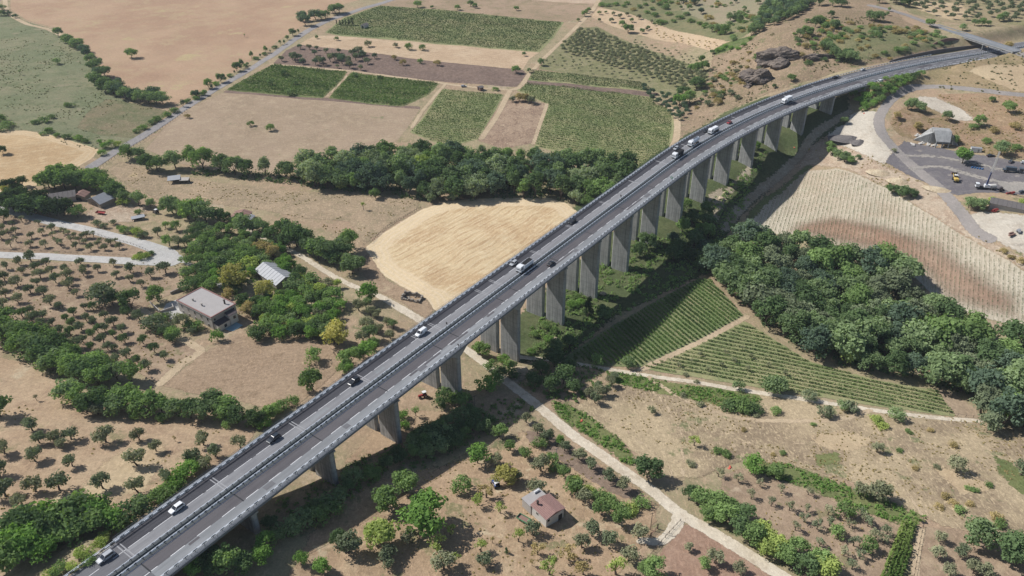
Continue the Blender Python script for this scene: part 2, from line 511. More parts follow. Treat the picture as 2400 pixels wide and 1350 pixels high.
def line_sd(px, py, line, half):
    best = np.full(px.shape, 1e9)
    half = np.asarray(half if hasattr(half, "__len__") else [half] * len(line), float)
    for k in range(len(line) - 1):
        ax_, ay_ = line[k]; bx_, by_ = line[k + 1]
        ex, ey = bx_ - ax_, by_ - ay_; L = ex * ex + ey * ey + 1e-12
        t = np.clip(((px - ax_) * ex + (py - ay_) * ey) / L, 0, 1)
        best = np.minimum(best, np.hypot(px - ax_ - t * ex, py - ay_ - t * ey) - (half[k] * (1 - t) + half[k + 1] * t))
    return -best

LEVEL = [0]
def sheet(name, label, cat, shape, mat, line_half=None, cell=2.0, lift=None, margin=2.2):
    pts = np.array([at(u, v)[:2] if abs(u) < 1e5 else (0, 0) for (u, v) in shape])
    return sheet_xy(name, label, cat, pts, mat, line_half, cell, lift, margin)

def smooth_line(pts, n=6):
    pts = np.asarray(pts, float)
    if len(pts) < 3: return pts
    P = np.vstack([2 * pts[0] - pts[1], pts, 2 * pts[-1] - pts[-2]]); out = []
    for k in range(1, len(P) - 2):
        for j in range(n):
            t = j / n; p0, p1, p2, p3 = P[k - 1:k + 3]
            out.append(0.5 * (2 * p1 + (p2 - p0) * t + (2 * p0 - 5 * p1 + 4 * p2 - p3) * t * t + (3 * p1 - p0 - 3 * p2 + p3) * t ** 3))
    out.append(P[-2]); return np.array(out)

def sheet_xy(name, label, cat, pts, mat, line_half=None, cell=2.0, lift=None, margin=2.2):
    LEVEL[0] += 1
    dz = (0.02 + 0.0012 * LEVEL[0]) if lift is None else lift
    if line_half is not None:
        n0 = len(pts); pts = smooth_line(pts)
        if hasattr(line_half, "__len__"):
            line_half = np.interp(np.linspace(0, n0 - 1, len(pts)), np.arange(n0), line_half)
    ext = margin + (max(line_half) if hasattr(line_half, "__len__") else (line_half or 0))
    x0, y0 = pts.min(0) - ext; x1, y1 = pts.max(0) + ext
    x0, y0 = max(GX0, x0), max(GY0, y0); x1, y1 = min(GX1, x1), min(GY1, y1)
    xs = np.arange(GX0 + math.floor((x0 - GX0) / cell) * cell, x1 + cell, cell)
    ys = np.arange(GY0 + math.floor((y0 - GY0) / cell) * cell, y1 + cell, cell)
    xs = xs[xs <= GX1]; ys = ys[ys <= GY1]
    X, Y = np.meshgrid(xs, ys)
    S = poly_sd(X, Y, pts) if line_half is None else line_sd(X, Y, pts, line_half)
    Z = hgt(X, Y) + dz
    ii = np.arange(X.size).reshape(X.shape)
    keep = (np.maximum(np.maximum(S[:-1, :-1], S[1:, 1:]), np.maximum(S[1:, :-1], S[:-1, 1:])) > -margin + 0.6)
    a, b, c, d = ii[:-1, :-1][keep], ii[:-1, 1:][keep], ii[1:, 1:][keep], ii[1:, :-1][keep]
    Fs = np.r_[np.c_[a, b, c], np.c_[a, c, d]]
    used, inv = np.unique(Fs.ravel(), return_inverse=True)
    Vv = np.c_[X.ravel(), Y.ravel(), Z.ravel()][used]
    o = mesh_obj(name, Vv, inv.reshape(-1, 3), mat, smooth=True, attrs={"sd": S.ravel()[used]})
    tag(o, label, cat, kind="structure")
    return o

def wpoly(px): return np.array([at(u, v)[:2] for u, v in px])
def wangle(a, b):
    p, q = at(*a), at(*b); return math.atan2(q[1] - p[1], q[0] - p[0])

# ---------------------------------------------------------------- fields, roads and tracks
G = m_ground
m_brown = G("field_brown_stubble", (178, 141, 110), (190, 155, 121), (188, 160, 120), patch=0.012, mid=0.05, gk=0.22, rag=0.8, spots=((190, 168, 118), 0.03, 0.62))
m_scrub = G("scrub_green", (124, 128, 92), (142, 136, 102), (106, 116, 76), patch=0.02, mid=0.10, gk=0.35, rag=1.5, spots=[((88, 102, 66), 0.14, 0.60), ((150, 138, 108), 0.06, 0.62)])
m_scrub2 = G("scrub_tan_green", (136, 124, 92), (116, 118, 80), (150, 130, 100), patch=0.03, mid=0.15, gk=0.35, rag=1.5, spots=((86, 100, 60), 0.2, 0.60))
m_tan = G("field_dry_tan", (178, 152, 124), (166, 142, 114), (188, 164, 132), patch=0.02, mid=0.14, gk=0.24, rag=0.8, spots=[((140, 132, 92), 0.05, 0.66), ((120, 98, 78), 0.30, 0.74)])
m_mown = G("field_mown_brown", (166, 138, 109), (176, 148, 117), (148, 122, 94), patch=0.02, mid=0.2, gk=0.32, rag=0.9, stripes=(0.35, 2.2, (146, 120, 92), 0.45, 3.0), spots=((184, 160, 126), 0.06, 0.62))
m_orch = G("orchard_soil", (172, 144, 116), (156, 130, 104), (184, 158, 126), patch=0.03, mid=0.15, gk=0.24, rag=0.9, spots=[((138, 128, 88), 0.09, 0.59), ((192, 168, 138), 0.05, 0.62)])
m_orch2 = G("orchard_soil_orange", (178, 147, 114), (190, 161, 125), (160, 130, 102), patch=0.025, mid=0.12, gk=0.3, rag=1.0, spots=[((142, 132, 92), 0.07, 0.60), ((200, 178, 144), 0.05, 0.62)])
m_pale = G("pale_grass", (198, 172, 132), (188, 160, 122), None, patch=0.05, mid=0.2, gk=0.22, rag=2.2)
m_plough = G("ploughed_soil", (128, 106, 94), (138, 114, 100), (116, 98, 86), patch=0.04, mid=0.3, gk=0.42, grain=1.1, rag=0.6)
m_meadow = G("meadow_dry", (188, 164, 126), (152, 130, 102), (178, 156, 118), patch=0.035, mid=0.12, gk=0.36, rag=1.2, spots=[((120, 124, 78), 0.08, 0.58), ((136, 108, 84), 0.25, 0.70)])
m_green = G("grass_green", (112, 120, 66), (128, 130, 74), (92, 106, 56), patch=0.05, mid=0.2, gk=0.4, rag=2.2)
m_lush = G("grass_lush", (88, 106, 54), (106, 118, 62), (124, 122, 74), patch=0.06, mid=0.25, gk=0.45, rag=2.2)
m_vsoil = G("vineyard_soil", (142, 146, 92), (164, 156, 106), (116, 130, 76), patch=0.03, mid=0.1, gk=0.3, rag=0.6)
m_vsoil2 = G("vineyard_soil_tan", (132, 138, 88), (112, 128, 74), (158, 146, 106), patch=0.03, mid=0.1, gk=0.3, rag=0.6)
m_grey_road = G("road_concrete_grey", (200, 194, 188), (188, 184, 180), (176, 170, 166), patch=0.05, mid=0.3, gk=0.14, rag=0.12, bump=0.15)
m_farm_road = G("road_farm_grey", (160, 152, 150), (148, 142, 142), (170, 162, 154), patch=0.05, mid=0.3, gk=0.14, rag=0.2, bump=0.15)
m_dirt_road = G("road_dirt", (220, 204, 180), (208, 190, 164), (192, 172, 146), patch=0.06, mid=0.3, gk=0.18, rag=0.45, bump=0.25)
m_track = G("track_dirt", (200, 174, 138), (188, 162, 128), None, patch=0.06, mid=0.3, gk=0.2, rag=0.6)
m_quarry = G("quarry_pale", (204, 192, 174), (192, 178, 160), (182, 166, 146), patch=0.04, mid=0.2, gk=0.2, rag=1.6, spots=((160, 150, 138), 0.1, 0.64))
m_yard = G("yard_asphalt", (122, 116, 118), (112, 106, 110), (134, 127, 125), patch=0.03, mid=0.2, gk=0.22, rag=1.0, bump=0.3, spots=((166, 154, 144), 0.05, 0.62))
m_quarry_road = G("quarry_road", (158, 148, 142), (146, 138, 134), None, patch=0.05, mid=0.3, gk=0.18, rag=0.7, bump=0.25)
m_hill = G("hill_brown", (160, 134, 106), (144, 122, 94), (126, 116, 80), patch=0.03, mid=0.14, gk=0.55, rag=2.0, spots=[((104, 110, 66), 0.07, 0.62), ((186, 156, 126), 0.2, 0.66)])
m_hillg = G("hill_green", (122, 122, 80), (138, 128, 88), (100, 108, 66), patch=0.04, mid=0.15, gk=0.4, rag=2.5, spots=((150, 128, 104), 0.08, 0.63))
m_river = G("river_bank_green", (86, 98, 58), (104, 108, 68), (70, 84, 48), patch=0.05, mid=0.2, gk=0.45, rag=2.5)
m_bank = G("bare_bank", (182, 166, 140), (168, 150, 124), (150, 136, 112), patch=0.06, mid=0.25, gk=0.3, rag=2.0)
m_rust = G("spoil_orange", (186, 164, 138), (174, 146, 120), (198, 176, 150), patch=0.1, mid=0.3, gk=0.35, rag=2.0)

# -- left, beyond the viaduct
sheet("scrub", "greenish rough pasture left of the hedge and the big brown field", "field", [(-260,20),(20,30),(60,50),(130,70),(175,100),(230,170),(262,215),(300,240),(397,262),(320,330),(245,375),(225,352),(130,318),(60,305),(-260,300)], m_scrub)
sheet("scrub", "dry green wedge of pasture below the dark hedge by the farm road", "field", [(250,232),(330,246),(400,262),(325,325),(240,318),(180,300),(205,262)], m_scrub2)
sheet("field", "large brown harvested field at the upper left", "field", [(20,-60),(25,22),(62,47),(135,66),(168,90),(205,112),(240,165),(265,190),(300,208),(388,232),(405,250),(425,238),(500,196),(560,163),(620,120),(680,78),(740,42),(800,12),(860,-5),(980,-45),(600,-70)], m_brown)
a = wangle((60, 372), (215, 345))
m_st1 = G("stubble_left", (206, 172, 124), (196, 160, 112), (214, 184, 138), patch=0.03, mid=0.15, gk=0.18, rag=0.6, headland=(9.0, 3.2, (222, 196, 152), 0.7), stripes=(wangle((0,400),(200,372)), 4.2, (184, 146, 98), 0.55, 6.0))
sheet("stubble_field", "golden stubble field at the left edge beside the farm road", "field", [(-200,318),(60,306),(130,319),(232,350),(216,372),(100,432),(20,448),(-200,470)], m_st1)
m_tanmow = G("field_tan_mown", (176, 150, 122), (164, 140, 112), (186, 162, 130), patch=0.02, mid=0.14, gk=0.22, rag=0.8, stripes=(wangle((420,300),(900,300)), 3.0, (158, 132, 104), 0.4, 3.0), spots=[((132, 132, 88), 0.06, 0.67), ((112, 92, 74), 0.35, 0.76)])
sheet("field", "dry tan meadow between the farm road and the riverside wood", "field", [(418,264),(524,216),(640,226),(765,236),(985,255),(955,300),(930,330),(880,352),(770,392),(640,408),(520,398),(430,385),(340,350)], m_tanmow)
sheet("field", "thin dark ploughed margin along the green plot beside the farm road", "field", [(522,217),(762,236),(985,256),(985,250),(762,229),(530,211)], m_plough)
m_vineg = G("vine_plot_green", (110, 124, 66), (122, 130, 74), (160, 144, 104), patch=0.05, mid=0.3, gk=0.45, rag=0.9, stripes=(wangle((560,200),(760,215)), 2.4, (86, 104, 52), 0.5, 2.0))
sheet("vine_plot", "ragged green plot beside the farm road", "field", [(530,211),(588,178),(640,151),(815,168),(790,200),(757,230),(640,222)], m_vineg)
sheet("vine_plot", "ragged green plot right of the weedy diagonal path", "field", [(770,230),(800,195),(822,170),(920,182),(1032,194),(1005,222),(945,250),(860,243)], m_vineg)
sheet("vineyard_ground", "soil of the small vineyard left of the brown plot", "field", [(1035,208),(1180,222),(1160,262),(1125,325),(1050,345),(960,310),(985,285)], m_vsoil)
m_scr = G("brown_plot", (176, 148, 120), (160, 132, 108), (128, 100, 82), patch=0.06, mid=0.22, gk=0.35, rag=0.8, spots=((198, 172, 140), 0.1, 0.62))
sheet("field", "bare brown plot with dead scrub between two vineyards", "field", [(1200,228),(1285,245),(1250,335),(1180,350),(1120,330),(1160,262)], m_scr)
sheet("vineyard_ground", "soil of the large vineyard above the viaduct", "field", [(1232,193),(1380,208),(1530,228),(1578,258),(1580,300),(1572,350),(1520,400),(1440,400),(1250,340),(1285,245),(1210,212)], m_vsoil)
sheet("vineyard_ground", "soil of the narrow vineyard strip below the olive grove", "field", [(1242,164),(1330,172),(1500,192),(1540,214),(1420,206),(1236,188)], m_vsoil)
sheet("field", "thin brown strip between the narrow vineyard and the large one", "field", [(1236,188),(1400,204),(1545,218),(1535,228),(1380,212),(1228,195)], m_plough)
sheet("vineyard_ground", "soil of the top vineyard beside the farm road", "field", [(762,76),(805,42),(893,13),(1030,22),(1180,38),(1322,52),(1298,88),(1264,123),(1040,105),(900,92),(795,84)], m_vsoil)
m_st2 = G("stubble_strip", (206, 176, 140), (196, 164, 128), (184, 152, 118), patch=0.03, mid=0.15, gk=0.18, rag=0.6, stripes=(wangle((760,100),(1220,148)), 5.0, (178, 146, 112), 0.6, 3.0))
sheet("stubble_field", "pale stubble strip below the top vineyard", "field", [(738,84),(795,84),(1040,105),(1264,123),(1240,140),(1225,164),(1000,142),(870,124),(700,104)], m_st2)
sheet("ploughed_field", "dark ploughed plot with olives below the stubble strip", "field", [(640,150),(668,120),(700,104),(870,124),(1000,142),(1225,164),(1235,174),(1210,204),(1000,188),(815,164)], m_plough)
sheet("field", "dry brown strip above the top vineyard", "field", [(893,12),(960,-15),(1100,-20),(1395,5),(1372,42),(1322,52),(1180,38),(1030,22)], G("field_top_brown", (172, 144, 116), (160, 136, 106), (140, 128, 92), patch=0.02, mid=0.08, gk=0.25, rag=1.0))
sheet("field", "light pink soil with tiny trees at the top edge of the view", "field", [(1080,-60),(1430,-30),(1396,10),(1230,-2),(1080,-12)], G("field_top_pale", (196, 168, 140), (184, 154, 126), None, patch=0.04, mid=0.1, gk=0.25, rag=0.8))
sheet("field", "olive green ground under the grove beyond the large vineyard", "field", [(1325,92),(1360,66),(1400,62),(1470,96),(1590,140),(1660,165),(1690,215),(1600,232),(1530,212),(1400,184),(1262,162),(1290,125)], G("grove_ground", (140, 134, 92), (128, 126, 82), (160, 146, 110), patch=0.04, mid=0.15, gk=0.32, rag=1.0))
sheet("field", "pale sandy strip with young trees beyond the grove", "field", [(1385,40),(1402,18),(1460,28),(1560,58),(1640,82),(1725,98),(1675,122),(1600,102),(1500,82),(1430,60)], G("sand_strip", (204, 174, 136), (192, 160, 124), None, patch=0.05, mid=0.2, gk=0.22, rag=0.8))
sheet("scrub", "green scrubland at the top right of the fields", "field", [(1400,14),(1440,-40),(1640,-40),(1800,-30),(1790,60),(1720,100),(1640,82),(1500,40)], m_hillg)
sheet("field", "olive meadow with a few trees at the top edge", "field", [(1560,-40),(1800,-40),(1790,10),(1770,45),(1690,58),(1600,30)], G("top_meadow", (146, 138, 104), (158, 140, 112), None, patch=0.04, mid=0.15, gk=0.25, rag=2.5))
# -- hill on the right
sheet("hill", "brown rocky hillside above the far end of the viaduct", "hill", [(1672,125),(1790,70),(1850,35),(1900,10),(2050,-20),(2120,50),(2230,100),(2240,112),(2100,140),(2000,160),(1930,180),(1800,220),(1680,270),(1600,330),(1585,260),(1640,230),(1660,180)], m_hill)
sheet("hill", "green grassy slope beside the motorway cutting", "hill", [(1985,60),(2100,60),(2190,78),(2235,104),(2090,134),(1990,150),(1940,130),(1950,90)], m_hillg)
sheet("hill", "bright green grass strip at the foot of the rocky hill", "hill", [(1672,118),(1700,100),(1780,78),(1755,98),(1700,122),(1675,130)], m_lush)
sheet("hill", "olive covered slope beyond the overpass", "hill", [(2050,-40),(2130,-40),(2500,-60),(2500,90),(2380,70),(2300,60),(2200,50),(2130,30)], G("top_right_slope", (158, 140, 104), (138, 132, 88), (180, 154, 120), patch=0.04, mid=0.15, gk=0.3, rag=2.0))
sheet("bare_ground", "bright sandy bank among olives at the top right", "ground", [(2140,2),(2250,8),(2280,40),(2230,48),(2150,22)], m_pale)
sheet("grass_slope", "dry grass slope between the motorway and the quarry road", "hill", [(2010,225),(2060,200),(2150,172),(2250,150),(2330,124),(2500,120),(2500,235),(2380,222),(2250,205),(2150,202),(2090,232),(2030,262)], G("slope_dry", (160, 136, 98), (146, 130, 88), (172, 146, 112), patch=0.04, mid=0.15, gk=0.36, rag=1.5))
sheet("bare_ground", "pale bare slope above the quarry road", "ground", [(2270,166),(2320,150),(2500,140),(2500,215),(2380,215),(2320,190)], m_pale)
sheet("bare_ground", "pale bare triangle inside the quarry road bend", "ground", [(2155,226),(2190,228),(2255,256),(2285,282),(2220,282),(2160,262),(2140,240)], m_quarry)
sheet("bare_ground", "brown banks inside the quarry road bend", "ground", [(2100,262),(2150,240),(2250,285),(2330,300),(2500,320),(2500,390),(2330,362),(2200,338),(2110,318),(2085,290)], G("quarry_bank", (158, 126, 96), (140, 122, 82), (180, 150, 120), patch=0.06, mid=0.2, gk=0.4, rag=1.5))
sheet("bare_ground", "brown slope right of the pale triangle below the quarry road", "ground", [(2190,222),(2300,218),(2500,238),(2500,330),(2330,300),(2255,256)], G("quarry_bank2", (166, 132, 100), (148, 126, 88), (182, 152, 116), patch=0.05, mid=0.2, gk=0.4, rag=1.5))
sheet("bare_ground", "white dusty ground between the quarry road and the viaduct", "ground", [(1935,305),(1975,275),(2010,262),(2062,262),(2056,300),(2078,335),(2100,352),(2075,385),(2030,372),(1985,345),(1945,330)], m_quarry)
sheet("bare_ground", "tan bank with pale soil above the striped field", "ground", [(1890,345),(1940,325),(2000,352),(2075,392),(2150,420),(2215,470),(2265,535),(2330,570),(2420,625),(2420,650),(2230,535),(2080,440),(1965,392),(1900,385),(1870,400)], m_rust)
sheet("yard", "grey asphalt works yard at the right", "yard", [(2075,380),(2098,350),(2120,330),(2200,346),(2330,368),(2500,398),(2500,472),(2350,452),(2290,452),(2240,458),(2200,440),(2150,420)], m_yard)
sheet("bare_ground", "pale storage ground below the works yard", "ground", [(2258,512),(2300,495),(2500,520),(2500,650),(2420,610),(2330,562),(2280,545)], m_quarry)
sheet("quarry_road", "grey quarry road curving round the pale banks", "road", [(2520,232),(2390,222),(2300,212),(2200,203),(2140,206),(2098,226),(2070,258),(2060,285),(2072,320),(2100,352),(2150,398),(2205,445),(2250,495),(2285,540),(2320,560)], m_quarry_road, line_half=3.4)
a = wangle((2200,520),(2197,700))
m_rows = G("striped_field_soil", (202, 188, 164), (186, 164, 138), (186, 174, 148), patch=0.012, mid=0.1, gk=0.2, rag=0.7, patch_lo=0.40, patch_hi=0.66,
           stripes=(wangle((2313,583),(2307,750)), 2.05, (148, 136, 106), 0.7, 0.4))
sheet("striped_field", "pale field of thin dark plant rows with red earth bands", "field", [(1750,520),(1800,462),(1885,400),(1962,394),(2080,442),(2230,536),(2420,652),(2420,768),(2290,742),(2205,712),(2145,650),(2050,600),(1900,565),(1800,545)], m_rows)
m_red = G("striped_red_band", (178, 144, 118), (168, 130, 104), (188, 160, 134), patch=0.02, mid=0.06, gk=0.2, rag=2.0, fade=17.0, stripes=(wangle((2313,583),(2307,750)), 2.05, (128, 108, 82), 0.75, 0.4))
sheet("striped_field", "reddish earth band across the striped field", "field", [(1850,520),(1950,500),(2080,520),(2220,565),(2320,635),(2410,690),(2420,768),(2290,742),(2205,712),(2145,650),(2050,600),(1900,565),(1830,545)], m_red, margin=3.5)
sheet("grass_verge", "olive green grass verge left of the striped field", "field", [(1745,510),(1790,462),(1862,412),(1895,385),(1905,392),(1860,425),(1800,475),(1765,515)], m_green)
sheet("field_margin", "dry margin under the striped field by the wood", "field", [(2180,690),(2210,715),(2290,745),(2420,772),(2420,790),(2280,765),(2190,735)], m_tan)
m_dust = G("yard_dust", (168, 158, 148), (156, 148, 140), None, patch=0.06, mid=0.3, gk=0.2, rag=2.6)
sheet("dusty_track", "pale dusty wheel track across the works yard", "track", [(2140,395),(2210,392),(2280,412),(2350,428),(2450,440)], m_dust, line_half=2.2)
sheet("dusty_track", "second dusty wheel track along the upper side of the yard", "track", [(2130,365),(2200,368),(2280,382),(2360,400),(2450,412)], m_dust, line_half=1.8)
sheet("bare_ground", "pale dusty patch at the lower right of the works yard", "ground", [(2330,425),(2500,430),(2500,470),(2360,448)], m_dust)
# -- valley under the viaduct
sheet("river_bank", "green valley floor beneath the far spans", "ground", [(1215,850),(1190,800),(1215,740),(1300,660),(1400,570),(1500,490),(1600,410),(1720,330),(1860,250),(1990,215),(1990,285),(1900,345),(1840,400),(1740,505),(1690,575),(1660,640),(1450,735),(1320,842)], m_river)
sheet("river_bank", "green undergrowth left of the far piers", "ground", [(1350,480),(1480,400),(1600,320),(1700,262),(1800,225),(1860,240),(1700,345),(1500,480),(1330,600),(1240,680),(1200,700)], m_river)
sheet("bare_bank", "pale dry stream bank in the shade of the viaduct", "ground", [(1990,262),(1930,300),(1890,340),(1850,388),(1790,440),(1730,495),(1700,535)], m_bank, line_half=3.2)
sheet("bare_bank", "rocky pale patch between the far piers", "ground", [(1660,455),(1690,440),(1705,462),(1680,520),(1655,535)], m_bank)
sheet("bare_bank", "pale stones below the last tall pier", "ground", [(1700,445),(1752,388),(1765,392),(1750,428),(1712,455)], m_bank)
sheet("bare_bank", "tan clearing at the foot of a pier", "ground", [(1180,872),(1235,858),(1240,885),(1200,905)], m_bank)
sheet("bare_bank", "tan earth at the foot of the near piers", "ground", [(880,990),(960,960),(1060,965),(1060,985),(970,1040),(800,1090),(830,1060),(860,1030)], m_orch2)
m_st3 = G("stubble_gold", (216, 186, 138), (202, 166, 118), (226, 200, 154), patch=0.04, mid=0.14, gk=0.16, rag=0.6,
          headland=(13.0, 3.2, (228, 204, 164), 0.8), stripes=[(wangle((960,640),(1280,480)), 4.6, (182, 142, 94), 0.75, 9.0), (wangle((960,640),(1280,480)) + 0.12, 2.3, (236, 214, 174), 0.5, 6.0)])
sheet("stubble_field", "golden stubble field next to the viaduct", "field", [(856,580),(900,545),(990,490),(1050,472),(1110,466),(1290,464),(1330,478),(1352,496),(1390,520),(1280,610),(1150,690),(1060,735),(1018,728),(1000,700),(960,682),(905,650),(870,620)], m_st3)
sheet("field_margin", "brown rough margin around the ruin by the stubble field", "field", [(858,585),(905,655),(960,685),(1000,702),(1015,728),(1000,748),(930,702),(880,680),(850,640)], m_mown)
sheet("field", "rough dry pasture between the riverside wood and the barns", "field", [(280,378),(350,395),(420,415),(600,440),(760,452),(985,468),(975,492),(900,540),(850,575),(820,520),(700,510),(600,490),(500,478),(380,470),(310,440),(250,400)], G("pasture_rough", (176, 150, 118), (160, 138, 108), (150, 134, 100), patch=0.04, mid=0.16, gk=0.36, rag=1.2, spots=[((206, 178, 132), 0.06, 0.64), ((124, 112, 98), 0.09, 0.68)]))
sheet("orchard_ground", "soil of the orchard inside the hairpin bend", "field", [(-40,502),(60,508),(150,528),(300,562),(352,588),(345,603),(250,603),(100,594),(-40,588)], m_orch)
sheet("orchard_ground", "soil of the orchard below the hairpin bend", "field", [(-200,612),(100,612),(250,622),(410,628),(440,660),(400,690),(345,715),(360,745),(470,820),(385,905),(300,862),(150,800),(-200,760)], m_orch)
sheet("track", "pale path along the edge of the olive orchard by the house", "path", [(330,725),(400,780),(470,822),(430,850),(375,900)], m_track, line_half=2.0)
sheet("field", "brown mown field between the hedge and the viaduct", "field", [(382,904),(480,824),(560,788),(700,780),(780,818),(800,860),(740,915),(690,955),(640,960),(560,940),(450,922)], m_mown)
sheet("orchard_ground", "orange dry ground of the lower left orchard", "field", [(-200,800),(60,850),(250,955),(420,960),(610,985),(560,1085),(480,1130),(350,1185),(150,1250),(-200,1290)], m_orch2)
sheet("grass_patch", "pale dry grass swathe through the lower left orchard", "field", [(60,1190),(180,1150),(250,1080),(330,1032),(390,1040),(380,1090),(340,1150),(200,1185),(90,1225)], m_pale)
sheet("yard", "dusty farmyard below the metal roofed barn", "yard", [(225,480),(300,475),(345,490),(320,520),(240,522),(200,505)], m_rust)
# -- right lower quarter
sheet("meadow", "dry sloping meadow at the lower right", "field", [(1440,895),(1650,905),(1850,930),(2050,965),(2300,990),(2450,1030),(2450,1300),(2200,1230),(2050,1150),(1900,1100),(1740,1080),(1640,1120),(1560,1120),(1420,1010),(1340,960)], m_meadow)
sheet("grass_patch", "yellow green grass strip below the vineyards", "field", [(1422,872),(1500,880),(1620,905),(1700,905),(1790,930),(1770,965),(1700,955),(1560,925),(1430,895)], m_green)
sheet("grass_patch", "green grass band crossing the dry meadow", "field", [(1740,1075),(1850,1090),(1960,1130),(2060,1165),(2170,1215),(2130,1240),(2000,1190),(1880,1140),(1780,1110)], m_green)
sheet("grass_patch", "green brush strip beside the dirt road", "field", [(1290,940),(1360,960),(1440,1020),(1500,1090),(1470,1090),(1390,1030),(1310,975)], m_green)
sheet("grass_patch", "green grass patch at the right edge of the meadow", "field", [(2330,1070),(2380,1090),(2450,1140),(2450,1180),(2380,1150),(2340,1110)], m_green)
sheet("orchard_ground", "soil of the young olive plot in the lower right", "field", [(1700,1110),(1740,1098),(1880,1145),(2000,1195),(2120,1245),(2080,1400),(1950,1400),(1850,1320),(1760,1220),(1680,1160)], m_orch)
sheet("orchard_ground", "soil at the lower right corner", "field", [(2165,1235),(2250,1240),(2450,1330),(2450,1420),(2140,1420)], m_orch)
sheet("field", "reddish bare field at the bottom beside the dirt road", "field", [(1470,1400),(1560,1280),(1600,1225),(1660,1250),(1800,1345),(1880,1420)], G("red_field", (172, 136, 112), (162, 126, 102), (182, 148, 122), patch=0.04, mid=0.2, gk=0.25, rag=0.8))
sheet("field", "orchard grass round the small tiled house", "field", [(760,1200),(900,1120),(1080,1080),(1230,1010),(1400,1080),(1540,1180),(1530,1250),(1450,1340),(1400,1420),(640,1420)], G("garden_dry", (180, 148, 114), (168, 138, 104), (192, 164, 126), patch=0.04, mid=0.14, gk=0.32, rag=2.0, spots=[((134, 128, 84), 0.09, 0.58), ((200, 178, 140), 0.06, 0.62)]))
sheet("ploughed_field", "brown tilled strip beside the dirt road", "field", [(1225,1010),(1280,1010),(1400,1090),(1525,1175),(1500,1180),(1420,1150),(1330,1090),(1240,1035)], G("tilled_strip", (148, 124, 106), (138, 116, 98), None, patch=0.05, mid=0.3, gk=0.3, rag=0.9))
sheet("vineyard_ground", "soil of the vineyard half shaded by the viaduct", "field", [(1310,845),(1420,772),(1520,715),(1640,652),(1665,655),(1745,742),(1660,790),(1565,832),(1500,862),(1420,858)], m_vsoil2)
sheet("vineyard_ground", "soil of the sunny vineyard beside the wood", "field", [(1745,752),(1805,790),(1900,848),(2050,890),(2205,918),(2245,978),(2050,952),(1850,920),(1600,880),(1490,862),(1570,838),(1660,795)], m_vsoil)
sheet("field", "bare tan corner between the sunny vineyard and the wood", "field", [(2190,905),(2240,925),(2290,960),(2300,985),(2245,980)], m_tan)
sheet("track", "narrow path between the two vineyards below the viaduct", "path", [(1752,742),(1660,792),(1575,832),(1500,868)], m_track, line_half=1.6)
sheet("track", "pale farm track below the vineyards", "path", [(1200,835),(1300,845),(1460,872),(1600,892),(1750,916),(1850,931),(2050,962),(2180,978),(2295,987)], m_dirt_road, line_half=1.5)
sheet("track", "faint twin wheel track curving across the meadow", "path", [(1520,885),(1600,935),(1700,972),(1800,986),(1950,985),(2040,962)], m_track, line_half=1.3)
sheet("track", "faint wheel track slanting over the dry meadow", "path", [(1640,1090),(1720,1045),(1830,1035),(1960,1060),(2080,1120),(2170,1200)], m_track, line_half=0.6)
sheet("track", "faint straight path down the right part of the meadow", "path", [(2060,975),(2062,1040),(2110,1120),(2165,1215)], m_track, line_half=0.6)
sheet("bare_ground", "straw pale patch in the middle of the dry meadow", "ground", [(1900,1020),(1990,1010),(2050,1030),(2000,1060),(1920,1050)], m_pale)
sheet("bare_ground", "straw pale patch on the right of the dry meadow", "ground", [(2180,1090),(2280,1110),(2330,1150),(2250,1160)], m_pale)
sheet("grass_patch", "small green grass patch in the middle of the dry meadow", "field", [(1905,1065),(1960,1060),(1975,1085),(1920,1095)], m_green)
sheet("track", "thin winding footpath through the dry meadow", "path", [(1518,905),(1560,950),(1592,1010),(1600,1060),(1598,1130)], m_track, line_half=0.7)
sheet("track", "thin footpath from the brush down to the dirt road", "path", [(1430,970),(1475,1015),(1530,1060),(1570,1100),(1592,1150)], m_track, line_half=0.6)
# corn
sheet("corn_ground", "soil of the small corn plot in the lower right", "field", [(2112,1225),(2152,1228),(2135,1290),(2115,1400),(2050,1400),(2085,1290)], m_vsoil)
sheet("track", "dry grass path beside the corn plot", "path", [(2162,1240),(2150,1290),(2140,1400)], m_track, line_half=1.2)
# -- roads
sheet("farm_road", "straight grey farm road running up past the fields", "road", [(213,392),(268,357),(330,322),(420,262),(500,212),(560,178),(625,138),(690,93),(740,62),(800,37),(850,20),(900,6),(960,-15),(1040,-40)], m_farm_road, line_half=[3.4,3.4,3.4,3.2,3.2,3.2,3.2,3.4,3.6,3.8,3.8,3.8,3.8,3.8])
sheet("field_track", "pale curved track at the edge of the big brown field", "path", [(8,-40),(12,5),(22,32),(60,55),(110,68),(150,86),(172,105)], m_track, line_half=2.4)
sheet("field_track", "pale track between the ragged plots and the ploughed field", "path", [(636,151),(815,166),(1000,190),(1120,206),(1195,211)], m_track, line_half=1.8)
sheet("field_track", "pale track along the vineyards up to the top edge", "path", [(1195,212),(1220,203),(1242,172),(1282,130),(1322,92),(1352,62),(1376,38),(1398,10),(1412,-30)], m_track, line_half=[2.2,2.2,2.0,2.0,2.0,2.4,2.4,2.4,2.4])
sheet("field_track", "earth track between the ragged plot and the small vineyard", "path", [(1045,196),(1022,222),(992,258),(965,300)], m_track, line_half=1.5)
sheet("field_track", "earth track along the left side of the brown plot", "path", [(1195,213),(1182,238),(1158,282),(1128,325)], m_track, line_half=2.2)
sheet("field_track", "earth track along the right side of the brown plot", "path", [(1282,244),(1268,285),(1250,338)], m_track, line_half=1.5)
sheet("field_track", "pale track round the right end of the large vineyard", "path", [(1535,240),(1568,252),(1586,275),(1586,320),(1576,345)], m_track, line_half=2.4)
